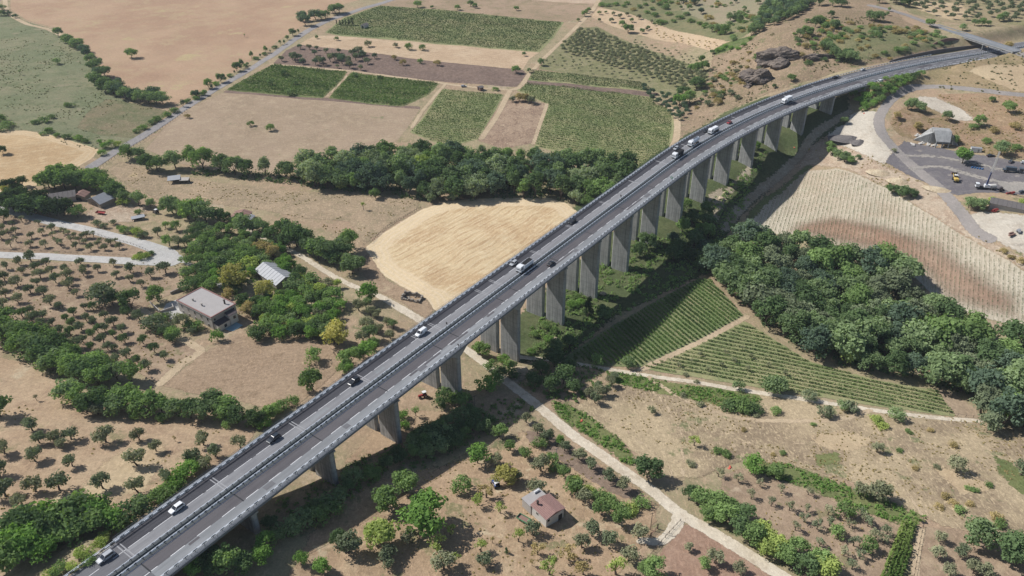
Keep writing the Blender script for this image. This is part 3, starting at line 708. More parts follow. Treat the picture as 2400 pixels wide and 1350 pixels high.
sheet("field_track", "weedy path dividing the two ragged green plots", "path", [(820,170),(795,198),(768,226)], m_track, line_half=0.9)
sheet("hairpin_road", "pale concrete road turning through a hairpin bend", "road", [(-160,455),(-20,476),(22,493),(105,516),(200,537),(300,563),(362,582),(392,597),(375,608),(330,613),(250,609),(100,601),(-40,596),(-200,592)], m_grey_road, line_half=[3.5,3.5,3.5,3.5,3.5,3.7,4.4,5.4,5,3.9,3.5,3.5,3.5,3.5])
sheet("hairpin_apron", "pale widening of the road at the hairpin bend", "road", [(345,578),(385,584),(428,600),(432,612),(405,624),(340,622),(350,612),(385,604),(380,592)], m_grey_road)
sheet("drive", "narrow concrete drive from the hairpin down to the house", "path", [(425,612),(455,624),(482,636),(505,650),(517,672)], m_grey_road, line_half=1.4)
sheet("dirt_road", "pale dirt road passing under the viaduct", "road", [(560,530),(620,562),(690,592),(740,622),(790,652),(838,675),(880,690),(930,718),(1000,760),(1060,800),(1110,832),(1180,888),(1280,968),(1340,1018),(1400,1060),(1470,1110),(1530,1152),(1592,1203),(1660,1243),(1740,1292),(1850,1362)], m_dirt_road, line_half=[1.8]*7+[2.4]*14)
sheet("dirt_road", "short dirt spur down to the iron gate", "road", [(1592,1200),(1588,1225),(1570,1252),(1545,1270),(1500,1268)], m_dirt_road, line_half=[2.2,2.2,2.0,1.7,1.4])
sheet("courtyard", "bare concrete forecourt left of the flat roofed house", "yard", [(390,712),(425,698),(450,705),(430,735),(425,755),(400,752),(380,730)], m_grey_road)

# ---------------------------------------------------------------- viaduct
m_conc = (lambda: (lambda t: t.done(t.bsdf(t.mix(t.ramp(t.noise(t.mapping(t.coord(), 0, (0.5, 0.5, 0.12)), 0.9, 5.0, 0.7), 0.3, 0.75), alb((176, 176, 174)), alb((142, 143, 142))), 0.9, 0, 0.1,
          t.bump(t.noise(t.coord(), 1.2, 4.0, 0.7), 0.3, 0.1))))(NT("concrete_weathered")))()
def _mk_pier():
    t = NT("concrete_pier"); c = t.coord()
    sp = t.n("ShaderNodeSeparateXYZ"); t.l(c, sp.inputs[0])
    band = t.math('FRACT', t.math('MULTIPLY', sp.outputs[2], 1 / 2.4))
    line = t.math('LESS_THAN', band, 0.07)
    streak = t.ramp(t.noise(t.mapping(c, 0, (0.8, 0.8, 0.06)), 1.0, 5.0, 0.7), 0.35, 0.7)
    blot = t.ramp(t.noise(c, 0.35, 4.0, 0.7), 0.35, 0.7)
    col = t.mix(blot, alb((186, 186, 182)), alb((166, 167, 165)))
    col = t.mix(t.math('MULTIPLY', streak, 0.8), col, alb((122, 122, 119)))
    col = t.mix(t.math('MULTIPLY', line, 0.4), col, alb((112, 112, 112)))
    return t.done(t.bsdf(col, 0.92, 0, 0.1))
m_pier = _mk_pier()
m_kerb = m_plain("concrete_kerb", (132, 138, 146), 0.85, var=0.12, scale=0.7)
m_galv = m_plain("galvanised_steel", (214, 220, 228), 0.5, 0.0, 0.4, var=0.06, scale=3, k=0.98)
m_walk = m_plain("walkway_concrete", (112, 118, 126), 0.9, var=0.15, scale=0.8)
m_edge = m_plain("deck_edge_concrete", (120, 128, 138), 0.9, var=0.15, scale=0.8)
m_galv_dark = m_plain("weathered_steel_and_glint_gap", (84, 96, 108), 0.55, 0.2, 0.4, var=0.15, scale=2)
m_dark_gap = m_plain("dark_joint", (52, 54, 58), 0.9)

def sweep(name, prof, s0, s1, mats, parent=None, step=3.0, closed=True, mi=None, smooth=False):
    """prof: list of (offset, dz) points swept along the axis"""
    n = max(2, int(math.ceil((s1 - s0) / step)) + 1)
    ss = np.linspace(s0, s1, n); Vv = []; Ff = []; Mi = []
    m = len(prof)
    for s in ss:
        for (o, z) in prof: Vv.append(on_road(s, o, z))
    for k in range(n - 1):
        for j in range(m if closed else m - 1):
            a, b = k * m + j, k * m + (j + 1) % m
            Ff.append((a, b, b + m, a + m)); Mi.append(mi[j] if mi else 0)
    if closed:
        Ff.append(tuple(range(m))); Ff.append(tuple(range((n - 1) * m + m - 1, (n - 1) * m - 1, -1))); Mi += [0, 0]
    return mesh_obj(name, Vv, Ff, mats, parent, Mi, smooth)

SB0, SB1 = 0.5, S_ABUT
via = empty("viaduct", (J0[0], J0[1], 35.0))
tag(via, "long curved concrete motorway viaduct on pairs of slab piers", "viaduct")
VINV = Matrix.Translation(-Vector(via.location))
def to_via(o):
    o.data.transform(VINV); o.parent = via; return o

HW = 11.75
to_via(sweep("deck_slab", [(-HW, -0.06), (-HW, -0.62), (-HW + 1.6, -0.78), (HW - 1.6, -0.78), (HW, -0.62), (HW, -0.06)], SB0, SB1, m_edge))
for o_, w_ in ((-HW + 0.02, 0.45), (HW - 0.47, 0.45)):
    to_via(sweep("parapet_kerb", [(o_, -0.05), (o_ + w_, -0.05), (o_ + w_, 0.32), (o_, 0.32)], SB0, SB1, m_kerb))
for o_ in (-10.75, 10.85):
    to_via(sweep("walkway", [(o_ - 0.45, -0.05), (o_ + 0.45, -0.05), (o_ + 0.45, 0.14), (o_ - 0.45, 0.14)], SB0, SB1, m_walk))
for o_ in (-8.0, -3.0, 3.2, 8.2):
    to_via(sweep("girder", [(o_ - 1.1, -0.80), (o_ - 0.9, -2.6), (o_ + 0.9, -2.6), (o_ + 1.1, -0.80)], SB0, SB1, m_conc))

for k, s in enumerate(PIER_S):
    x, y, h = axis(s)
    for (o0, o1) in ((-10.2, -0.75), (0.95, 10.4)):
        oc, wd = (o0 + o1) / 2, o1 - o0
        cx_, cy_ = x + oc * math.cos(h), y - oc * math.sin(h)
        zb = float(min(hgt(cx_ + e * 4 * math.cos(h), cy_ - e * 4 * math.sin(h)) for e in (-1, 0, 1))) - 1.5
        zt = 35.0 - oc * bank(s) - 3.25
        b = MB()
        # a slab with chamfered ends, local x = across the deck
        t2, w2 = 1.05, wd / 2
        poly = [(-w2, -t2 * .6), (-w2 + .5, -t2), (w2 - .5, -t2), (w2, -t2 * .6), (w2, t2 * .6), (w2 - .5, t2), (-w2 + .5, t2), (-w2, t2 * .6)]
        b.prism(poly, 0, zt - zb)
        o = b.build("pier", m_pier, via)
        o.location = (cx_ - J0[0], cy_ - J0[1], zb - 35.0); o.rotation_euler = (0, 0, -h)
        c = MB()
        hl = 5.0 if k in (3, 4) else 1.35     # the two piers over the dirt road carry long haunched heads
        if k in (3, 4):
            zz = [(-hl, -0.85), (hl, -0.85), (hl, -1.9), (1.15, -4.6), (-1.15, -4.6), (-hl, -1.9)]
            P = [(-w2 - .1, a_, b_) for a_, b_ in zz] + [(w2 + .1, a_, b_) for a_, b_ in zz]
            n_ = 6
            c.add(P, [(i, (i + 1) % n_, n_ + (i + 1) % n_, n_ + i) for i in range(n_)] + [tuple(range(n_ - 1, -1, -1)), tuple(range(n_, 2 * n_))])
        else:
            c.box((0, 0, -2.95), (wd + 0.3, 2 * hl, 0.62))
        q = c.build("pier_cap", m_conc, via)
        q.location = (cx_ - J0[0], cy_ - J0[1], -oc * bank(s)); q.rotation_euler = (0, 0, -h)
# abutments
for s, hgt_ in ((0.0, 7.0), (S_ABUT + 1.2, 9.0)):
    x, y, h = axis(s)
    b = MB(); b.box((0.25, 0, -hgt_ / 2 - 0.75), (22.6, 2.4, hgt_ - 0.3))
    for e in (-1, 1):
        b.box((0.25 + e * 11.2, (-3.2 if s < 100 else 3.2), -hgt_ / 2 + 0.1), (0.5, 5.2, hgt_ - 1.6))
    o = b.build("abutment", m_conc, via)
    o.location = (x - J0[0], y - J0[1], 0); o.rotation_euler = (0, 0, -h)

# ---------------------------------------------------------------- motorway surface
def m_asph(name, c1, c2, c3, tracks=True):
    t = NT(name); c = t.coord()
    n1 = t.noise(c, 0.06, 4.0, 0.65); n2 = t.noise(c, 0.5, 4.0, 0.7); n3 = t.noise(c, 9.0, 2.0, 0.6)
    v = t.mapping(c, -(math.pi / 2 - H0)); v = t.mapping(v, 0, (0.03, 1.0, 1.0))
    st = t.ramp(t.noise(v, 0.9, 4.0, 0.7), 0.35, 0.68)
    col = t.mix(t.ramp(n1, 0.4, 0.62), alb(c1), alb(c2))
    col = t.mix(t.math('MULTIPLY', st, 0.6 if tracks else 0.2), col, alb(c3))
    col = t.mix(t.math('MULTIPLY', t.ramp(n2, 0.55, 0.75), 0.35), col, alb(c3))
    return t.done(t.bsdf(col, 0.9, 0, 0.15, t.bump(n3, 0.15, 0.02)))
m_as_dark = m_asph("asphalt_new_dark", (68, 68, 74), (74, 74, 80), (88, 87, 92))
m_as_light = m_asph("asphalt_worn_grey", (148, 148, 150), (138, 138, 141), (118, 118, 122))
m_as_mid = m_asph("asphalt_brown_grey", (88, 85, 89), (96, 93, 96), (108, 104, 107))
m_as_pale = m_asph("asphalt_bleached", (152, 155, 158), (140, 143, 146), (120, 122, 124))
m_as_end = m_asph("asphalt_grey", (112, 112, 116), (104, 104, 108), (122, 122, 125))
m_median = m_asph("median_strip", (76, 84, 88), (88, 94, 96), (64, 72, 78))
m_white = m_plain("road_paint_white", (226, 226, 226), 0.8, var=0.18, scale=1.2, k=0.85)

JOINTS = [0.5, 31.3, 62.5, 93.1, 122.9, 132.7, 162.8, 172.4, 203.3, 233.4, 265.0, 296.0, 327.5, 357.0, 386.0, 416.0, 446.0, 476.0, 508.0, S_ABUT]
offs = [-10.3, -5.9, -1.55, 1.55, 6.2, 10.35]
Vv, Ff, Mi = [], [], []
brk = sorted(set(np.round(np.arange(S_LO + 2, S_HI - 2, 4.0), 2)) | set(JOINTS))
for s in brk:
    for o_ in offs: Vv.append(on_road(s, o_, 0.0))
for k in range(len(brk) - 1):
    on = brk[k] >= 0.5 and brk[k + 1] <= S_ABUT + 0.1
    for j in range(5):
        a = k * 6 + j; Ff.append((a, a + 1, a + 7, a + 6))
        Mi.append(([0, 1, 2, 3, 4] if on else [5, 5, 2, 5, 5])[j])
road = mesh_obj("road", Vv, Ff, [m_as_dark, m_as_light, m_median, m_as_mid, m_as_pale, m_as_end], None, Mi)
tag(road, "grey asphalt carriageways of the motorway on the viaduct", "road", kind="structure")

def mark_strip(name, segs, dz=0.016, mat=None):
    """segs: (s0, s1, o0, o1)"""
    Vm, Fm = [], []
    for (s0, s1, o0, o1) in segs:
        n = max(1, int(math.ceil((s1 - s0) / 4.0))); b = len(Vm)
        for s in np.linspace(s0, s1, n + 1):
            Vm.append(on_road(s, o0, dz)); Vm.append(on_road(s, o1, dz))
        for i in range(n): Fm.append((b + 2 * i, b + 2 * i + 1, b + 2 * i + 3, b + 2 * i + 2))
    return mesh_obj(name, Vm, Fm, mat or m_white, road)
mark_strip("lane_dashes", [(s, s + 4.6, 6.08, 6.28) for s in np.arange(-70.3, 700, 8.55)])
mark_strip("lane_line", [(s, s + 4.6, -5.98, -5.82) for s in np.arange(-80, 0, 8.55)] + [(s + rnd, s + 8.2, -5.99, -5.83) for s in np.arange(0, 700, 9.0) for rnd in [random.uniform(0, 2.5)]])
mark_strip("edge_line", [(560, 860, -9.78, -9.6), (-100, 860, -2.0, -1.8), (-100, 860, 1.85, 2.05), (560, 860, 9.4, 9.6)])
mark_strip("joint_stripe", [(j + d_, j + d_ + 0.34, -9.2, -1.75) for j in JOINTS[:11] for d_ in (-0.6, 0.35)] + [(j - 0.4, j + 0.3, -9.2, -2.2) for j in JOINTS[11:]], 0.02, m_plain("joint_mortar_pale", (158, 158, 160), 0.9, var=.15))
mark_strip("joint_gap", [(j - 0.2, j + 0.2, 1.9, 6.4) for j in JOINTS], 0.021, m_dark_gap)
mark_strip("slip_dashes", [(s, s + 2.2, 9.0, 9.35) for s in np.arange(585, 680, 4.4)])
mark_strip("dark_patch", [(s_, s_ + random.uniform(3, 22), *random.choice(((2.2, 5.8), (2.4, 4.0), (4.0, 5.8), (6.5, 7.4)))) for s_ in np.arange(12, 640, 23)], 0.008, m_as_mid)
mark_strip("pale_patch", [(s_, s_ + random.uniform(1.5, 9), *random.choice(((6.6, 8.2), (7.4, 9.3), (-5.2, -3.2)))) for s_ in np.arange(5, 560, 31)], 0.010, m_as_pale)
mark_strip("repair_patch", [(s, s + w, 6.6, 8.6) for s, w in ((38, 3.5), (71, 2.2), (108, 4), (214, 3), (283, 5), (404, 5))], 0.012, m_as_end)

# ---------------------------------------------------------------- guard rails
W_BEAM = [(0.06, 0.44), (0.11, 0.47), (0.06, 0.52), (0.06, 0.60), (0.11, 0.65), (0.08, 0.72), (-0.07, 0.72), (-0.07, 0.66), (0.0, 0.64), (0.0, 0.44)]
def tube_profile(o, z, r): return [(o + r * math.cos(a), z + r * math.sin(a)) for a in np.linspace(0, 2 * math.pi, 6, endpoint=False)]
post_me = {}
def post_mesh(h, w=0.14, d=0.09):
    key = (h, w)
    if key not in post_me:
        b = MB(); b.box((0, 0, h / 2), (d, w, h)); o = b.build("post", m_galv_dark)
        post_me[key] = o.data; bpy.data.objects.remove(o)
    return post_me[key]

def guard_rail(label, off, s0, s1, side, top=True, spacing=2.6, height=1.15, base=0.0, far_stuff=True, double=False):
    x, y, h = axis(max(s0, 0)); root = empty("guard_rail", (x, y, 35.0))
    tag(root, label, "guard rail", "steel guard rails along the motorway")
    inv = Matrix.Translation(-Vector(root.location))
    def own(o): o.data.transform(inv); o.parent = root; return o
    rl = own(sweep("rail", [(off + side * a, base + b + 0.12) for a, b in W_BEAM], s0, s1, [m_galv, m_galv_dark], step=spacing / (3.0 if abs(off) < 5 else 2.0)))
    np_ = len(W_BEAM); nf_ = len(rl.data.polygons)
    rl.data.polygons.foreach_set("material_index", np.array([1 if (i // np_) % (3 if abs(off) < 5 else 2) == 0 else 0 for i in range(nf_)], dtype=np.int32))  # bright and dark steel by turns paints the rail's broken glint into its colour
    if top:
        own(sweep("top_tube", tube_profile(off - side * 0.05, base + height, 0.075), s0, s1, m_galv, step=4))
    ss = list(np.arange(s0 + 0.5, s1, spacing))
    near = ss[:100]
    me = post_mesh(height)
    for s in near:
        p = on_road(s, off - side * 0.06, base); _, _, h_ = axis(s)
        o = bpy.data.objects.new("post", me); COL.objects.link(o); o.parent = root
        o.location = Vector(p) - Vector(root.location); o.rotation_euler = (0, 0, -h_)
    if len(ss) > 100:
        b = MB()
        for s in ss[100:]:
            p = on_road(s, off - side * 0.06, base); _, _, h_ = axis(s)
            b.box((p[0], p[1], p[2] + height / 2), (0.09, 0.14, height), -h_)
        o = b.build("far_posts", m_galv_dark); own(o); o["kind"] = "stuff"
    return root
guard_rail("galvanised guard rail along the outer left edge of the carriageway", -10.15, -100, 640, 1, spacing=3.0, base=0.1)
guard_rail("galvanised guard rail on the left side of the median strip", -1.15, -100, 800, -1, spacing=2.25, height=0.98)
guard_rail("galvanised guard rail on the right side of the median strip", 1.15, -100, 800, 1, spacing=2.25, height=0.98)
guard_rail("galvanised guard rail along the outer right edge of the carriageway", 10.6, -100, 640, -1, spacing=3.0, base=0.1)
# the dashed glint is painted in the rails' two steel tones; nothing drawn here
for off, lab in ((-0.75, "row of pale spacer plates behind the left median rail"), (0.75, "row of pale spacer plates behind the right median rail"), (11.45, "row of pale plates along the right parapet")):
    pass

def parapet_rail(label, off):
    x, y, h = axis(0); root = empty("parapet_railing", (x, y, 35.0))
    tag(root, label, "railing", "railings on the viaduct parapets")
    inv = Matrix.Translation(-Vector(root.location))
    for z in (0.7, 1.25):
        o = sweep("hand_rail", tube_profile(off, z, 0.045), SB0, SB1, m_galv_dark, step=4); o.data.transform(inv); o.parent = root
    ss = np.arange(SB0 + 1, SB1, 4.2); me = post_mesh(1.0, 0.08)
    for s in ss[:100]:
        p = on_road(s, off, 0.3); _, _, h_ = axis(s)
        o = bpy.data.objects.new("post", me); COL.objects.link(o); o.parent = root
        o.location = Vector(p) - Vector(root.location); o.rotation_euler = (0, 0, -h_)
    b = MB()
    for s in ss[100:]:
        p = on_road(s, off, 0.3); _, _, h_ = axis(s); b.box((p[0], p[1], p[2] + .5), (.09, .08, 1), -h_)
    o = b.build("far_posts", m_galv_dark); o.data.transform(inv); o.parent = root; o["kind"] = "stuff"
parapet_rail("thin steel railing on the left parapet of the viaduct", -HW + 0.24)
parapet_rail("thin steel railing on the right parapet of the viaduct", HW - 0.24)

# ---------------------------------------------------------------- overpass at the far end
oA, oB = on_z(2190, 59, CAMZ - 173.0), on_z(2384, 120, CAMZ - 173.0)
odir = (oB - oA)[:2]; oL = float(np.linalg.norm(odir)); oang = math.atan2(odir[1], odir[0])
ov = empty("overpass", (oA[0], oA[1], CAMZ - 173.0), oang)
tag(ov, "small concrete road bridge crossing over the motorway cutting", "bridge")
b = MB(); b.box((oL / 2, 0, -0.45), (oL, 8.4, 0.7)); b.build("deck", m_conc, ov)
b = MB()
for y_ in (-3.4, -1.1, 1.1, 3.4): b.box((oL / 2 + 4, y_, -1.35), (oL * 0.66, 0.7, 1.1))
b.build("girder", m_conc, ov)
for y_ in (-4.05, 4.05):
    b = MB(); b.box((oL / 2, y_, 0.25), (oL, 0.3, 0.7)); b.build("parapet", m_kerb, ov)
b = MB(); b.box((oL / 2, 0, -0.085), (oL, 7.7, 0.05)); b.build("asphalt", m_as_pale, ov)
for fx in (0.36, 0.66):
    b = MB(); b.tube((oL * fx, -3.2, -9.4), (oL * fx, -3.2, -1.9), 0.38); b.tube((oL * fx, 3.2, -9.4), (oL * fx, 3.2, -1.9), 0.38)
    b.box((oL * fx, 0, -1.95), (0.9, 7.6, 0.6)); b.build("bent", m_conc, ov)
for fx in (0.22, 0.985):
    b = MB(); b.box((oL * fx, 0, -2.4), (1.2, 8.2, 3.2)); b.build("abutment", m_conc, ov)
sheet_xy("overpass_road", "grey road climbing past trees to the overpass", "road", np.array([on_z(2040, 12, CAMZ - 172)[:2], on_z(2090, 26, CAMZ - 172.5)[:2], on_z(2140, 42, CAMZ - 173)[:2], oA[:2] + odir / oL * 3]), m_quarry_road, line_half=3.4)
sheet_xy("overpass_road", "grey road leaving the overpass at the right edge", "road", np.array([oB[:2] - odir / oL * 2, oB[:2] + odir / oL * 25, oB[:2] + odir / oL * 70]), m_quarry_road, line_half=3.4)

# ---------------------------------------------------------------- plants
m_bark = m_plain("bark", (104, 88, 74), 0.95, var=0.25, scale=3)
L = {
 "olive": m_leaf("leaf_olive", (92, 100, 76), (124, 130, 104), 0.2),
 "olived": m_leaf("leaf_olive_dark", (78, 92, 70), (104, 118, 92), 0.2),
 "dark": m_leaf("leaf_dark_green", (60, 84, 54), (86, 112, 72)),
 "mid": m_leaf("leaf_mid_green", (76, 104, 56), (110, 138, 80)),
 "wood": m_leaf("leaf_wood", (70, 96, 60), (116, 138, 98)),
 "silver": m_leaf("leaf_silver", (96, 114, 88), (128, 144, 114)),
 "lime": m_leaf("leaf_lime", (106, 130, 58), (140, 156, 80)),
 "yellow": m_leaf("leaf_yellow", (150, 152, 74), (186, 182, 100), 0.3, 1.2),
 "bright": m_leaf("leaf_bright_green", (74, 112, 44), (104, 142, 60), 0.3),
 "dry": m_leaf("leaf_dry", (128, 118, 78), (150, 138, 98)),
 "blue": m_leaf("leaf_blue_green", (62, 86, 72), (92, 114, 96)),
 "conifer": m_leaf("leaf_conifer", (40, 58, 40), (58, 78, 52)),
 "vine": m_leaf("leaf_vine", (80, 116, 58), (112, 146, 76), 0.3, 0.95),
 "vined": m_leaf("leaf_vine_dark", (58, 96, 52), (88, 124, 66), 0.3, 0.85),
 "weed": m_leaf("leaf_weed", (116, 124, 88), (140, 140, 104), 0.3, 1.0),
 "corn": m_leaf("leaf_corn", (64, 104, 42), (124, 150, 68), 0.3, 1.0),
}
def leaf_cloud(rng, centers, radii, n_per, size, flat=0.0):
    """leaf quads around clump centres; returns verts, faces, tint"""
    Vv, Tn = [], []
    for (c, r) in zip(centers, radii):
        n = n_per
        d = rng.normal(size=(n, 3)); d /= np.linalg.norm(d, axis=1)[:, None]
        rad = r * (0.45 + 0.6 * rng.random(n) ** 0.6)
        p = c + d * rad[:, None] * np.array([1, 1, 0.82])
        nrm = d * 0.9 + rng.normal(size=(n, 3)) * 0.55 + np.array([0, 0, 0.35]); nrm /= np.linalg.norm(nrm, axis=1)[:, None]
        u = np.cross(nrm, rng.normal(size=(n, 3))); u /= np.linalg.norm(u, axis=1)[:, None] + 1e-9
        w = np.cross(nrm, u)
        s = size * (0.6 + 0.8 * rng.random(n))[:, None]
        a = (0.55 + 0.5 * rng.random(n))[:, None]
        q = np.stack([p - u * s - w * s * a * .5, p + u * s * .2 - w * s * a, p + u * s + w * s * a * .3, p - u * s * .1 + w * s * a], 1)
        Vv.append(q.reshape(-1, 3))
        ct = rng.random() * 0.7
        Tn.append(np.repeat(np.clip(ct + 0.5 * (rng.random(n) - 0.35), 0, 1), 4))
    Vv = np.concatenate(Vv); Tn = np.concatenate(Tn)
    return Vv, np.arange(len(Vv)).reshape(-1, 4), Tn

def fast_mesh(name, Vv, Ff, mat, tint=None):
    me = bpy.data.meshes.new(name)
    nf, k = Ff.shape
    me.vertices.add(len(Vv)); me.vertices.foreach_set("co", np.ascontiguousarray(Vv, dtype=np.float32).ravel())
    me.loops.add(nf * k); me.loops.foreach_set("vertex_index", np.ascontiguousarray(Ff, dtype=np.int32).ravel())
    me.polygons.add(nf); me.polygons.foreach_set("loop_start", np.arange(0, nf * k, k, dtype=np.int32))
    if tint is not None:
        a = me.attributes.new("tint", 'FLOAT', 'POINT'); a.data.foreach_set("value", np.ascontiguousarray(tint, dtype=np.float32))
    me.materials.append(mat); me.update(calc_edges=True)
    return me

# kind: (trunk top, crown centre z, rx, ry, rz, clumps, leaves per clump, clump radius, leaf size) for a plant of height 1
SHAPE = {
 "olive":  (0.36, 0.60, .46, .46, .32, 20, 46, .19, .045),
 "olive_thin": (0.42, 0.64, .42, .42, .28, 11, 32, .17, .044),
 "broad":  (0.26, 0.53, .43, .43, .41, 36, 50, .155, .036),
 "wood":   (0.30, 0.53, .42, .42, .44, 44, 54, .14, .031),
 "tall":   (0.30, 0.54, .27, .27, .45, 32, 46, .12, .028),
 "shrub":  (0.20, 0.48, .62, .62, .42, 17, 40, .26, .055),
 "low":    (0.10, 0.42, .95, .80, .40, 18, 36, .34, .075),
 "cypress":(0.15, 0.52, .07, .07, .44, 14, 40, .07, .022),
 "cone":   (0.15, 0.50, .20, .20, .46, 26, 44, .10, .026),
 "young":  (0.50, 0.70, .22, .22, .26, 7, 30, .14, .036),
}
def crown_mesh(kind, seed, mat):
    rng = np.random.default_rng(seed * 31 + hash_kind(kind))
    tt, cz, rx, ry, rz, nc, nl, cr, ls = SHAPE[kind]
    C, R = [], []
    lob = rng.normal(size=(4, 3)); lob /= np.linalg.norm(lob, axis=1)[:, None]
    for k in range(nc):
        d = rng.normal(size=3); d /= np.linalg.norm(d)
        if d[2] < -0.45: d[2] *= -0.6
        f = (0.35 + 0.5 * rng.random() ** 0.5) * (0.86 + 0.26 * max(lob @ d))
        c = np.array([d[0] * rx * f, d[1] * ry * f, cz + d[2] * rz * f])
        if kind in ("cone", "cypress"):
            h = rng.random(); a = rng.random() * 6.28; w = (1 - h) ** (0.8 if kind == "cone" else 0.35) * rx * 0.85
            c = np.array([math.cos(a) * w, math.sin(a) * w, cz - rz + 2 * rz * h * 0.96])
        C.append(c); R.append(cr * (0.7 + 0.6 * rng.random()))
    return leaf_cloud(rng, C, R, nl, ls)

def hash_kind(k): return sum(ord(ch) * (i + 3) for i, ch in enumerate(k))

def trunk_geo(kind, seed):
    rng = np.random.default_rng(seed * 17 + hash_kind(kind))
    tt, cz, rx, ry, rz = SHAPE[kind][:5]
    b = MB(); r0 = 0.045 if kind.startswith("olive") else 0.026
    p = Vector((0, 0, -0.04)); q = Vector((rng.normal() * .03, rng.normal() * .03, tt * 0.6))
    b.tube(p, q, r0 * 1.25, r0 * 0.8, 6)
    for k in range(4):
        a = rng.random() * 6.28
        e = Vector((math.cos(a) * rx * .6, math.sin(a) * ry * .6, cz + (rng.random() - 0.3) * rz * .8))
        mid = q.lerp(e, .5) + Vector((rng.normal() * .03, rng.normal() * .03, -.02))
        b.tube(q, mid, r0 * .6, r0 * .4, 5); b.tube(mid, e, r0 * .4, r0 * .12, 5)
    return b

_pl = {}
def plant_meshes(kind, leaf, var):
    key = (kind, leaf, var)
    if key not in _pl:
        Vv, Ff, Tn = crown_mesh(kind, var + 1, L[leaf])
        cm = fast_mesh("crown", Vv, Ff, L[leaf], Tn)
        o = trunk_geo(kind, var + 1).build("trunk", m_bark); tm = o.data; bpy.data.objects.remove(o)
        _pl[key] = (cm, tm)
    return _pl[key]

def kind_name(kind, leaf, group):
    g_ = group or ""
    if kind == "broad":
        for key, nm in (("hedge", "hedge_tree"), ("roadside", "roadside_tree"), ("garden", "garden_tree"), ("thicket", "thicket_tree"), ("shade", "thicket_tree"), ("grove", "grove_tree"), ("screen", "screen_tree")):
            if key in g_: return nm
    if kind == "olive_thin" and leaf in ("lime", "dry"): return "fruit_tree"
    return NAMES[kind]
NAMES = {"olive": "olive_tree", "olive_thin": "olive_tree", "broad": "broadleaf_tree", "wood": "woodland_tree", "tall": "tall_tree", "shrub": "shrub", "low": "bush", "cypress": "cypress", "cone": "conifer", "young": "sapling"}
CATS = {"olive": "olive tree", "olive_thin": "olive tree", "broad": "tree", "wood": "tree", "tall": "tree", "shrub": "shrub", "low": "bush", "cypress": "cypress", "cone": "conifer", "young": "sapling"}
def plant(p, h, kind, leaf, label, group=None, squash=1.0):
    if kind in ('broad', 'wood', 'shrub', 'low'): h *= 1.12; squash *= 1.08
    var = random.randrange(4)
    cm, tm = plant_meshes(kind, leaf, var)
    root = bpy.data.objects.new(kind_name(kind, leaf, group), None); COL.objects.link(root)
    root.location = (p[0], p[1], p[2]); root.rotation_euler = (0, 0, random.uniform(0, 6.28))
    w = h * random.uniform(0.9, 1.12) * squash
    root.scale = (w, w, h)
    c = bpy.data.objects.new("crown", cm); COL.objects.link(c); c.parent = root
    if kind not in ("low",):
        t = bpy.data.objects.new("trunk", tm); COL.objects.link(t); t.parent = root
    tag(root, label, CATS[kind], group)
    return root

def plants(px, h, kind, leaf, label, group=None, off=(0, 0, 1.0), jit=0.18, squash=1.0):
    """px: list of pixels (in a zoomed crop described by off = x0, y0, scale); an item may carry its own height"""
    ox, oy, sc = off
    for it in px:
        u, v = ox + it[0] / sc, oy + it[1] / sc
        hh = (it[2] if len(it) > 2 else h) * random.uniform(1 - jit, 1 + jit)
        lf = leaf if isinstance(leaf, str) else random.choice(leaf)
        kd = kind if isinstance(kind, str) else random.choice(kind)
        plant(at(u, v), hh, kd, lf, label, group, squash)

def in_poly(x, y, poly):
    return float(poly_sd(np.array([x]), np.array([y]), poly)[0])

def scatter(poly_px, spacing, rng_seed=0, edge=0.0, tries=6000):
    poly = wpoly(poly_px); r = random.Random(rng_seed)
    x0, y0 = poly.min(0); x1, y1 = poly.max(0); pts = []
    for _ in range(tries):
        x, y = r.uniform(x0, x1), r.uniform(y0, y1)
        if in_poly(x, y, poly) < edge: continue
        if all((x - a) ** 2 + (y - b) ** 2 > spacing ** 2 for a, b in pts): pts.append((x, y))
    return pts

def grove(name, poly_px, spacing, h, kind, leaf, label, cat, seed=1, jit=0.12):
    """a far plantation that reads as one mass: one object"""
    r = np.random.default_rng(seed); allv, allt = [], []
    for (x, y) in scatter(poly_px, spacing, seed):
        Vv, Ff, Tn = crown_mesh(kind, int(r.integers(1, 6)), None)
        hh = h * r.uniform(1 - jit, 1 + jit); a = r.random() * 6.28
        R_ = np.array([[math.cos(a), -math.sin(a), 0], [math.sin(a), math.cos(a), 0], [0, 0, 1]])
        allv.append((Vv * hh) @ R_.T + at_xy(x, y)); allt.append(np.clip(Tn * .7 + r.random() * .4, 0, 1))
    Vv = np.concatenate(allv); me = fast_mesh(name, Vv, np.arange(len(Vv)).reshape(-1, 4), L[leaf], np.concatenate(allt))
    o = bpy.data.objects.new(name, me); COL.objects.link(o); tag(o, label, cat, kind="stuff")

def wood(poly_px, spacing, h, kind, leaf, label, group, seed=1, jit=0.2, squash=1.0, clear=14.0):
    for (x, y) in scatter(poly_px, spacing, seed):
        s, o = road_coords(x, y)
        if abs(o) < clear and -5 < s < S_ABUT + 20: continue
        if kind == 'low' and _vnoise(np.array([x]), np.array([y]), 19.0, seed)[0] < 0.5: continue
        hh = h * random.uniform(1 - jit, 1 + jit)
        plant(at_xy(x, y), hh, random.choice(kind) if not isinstance(kind, str) else kind, random.choice(leaf) if not isinstance(leaf, str) else leaf, label, group, squash)

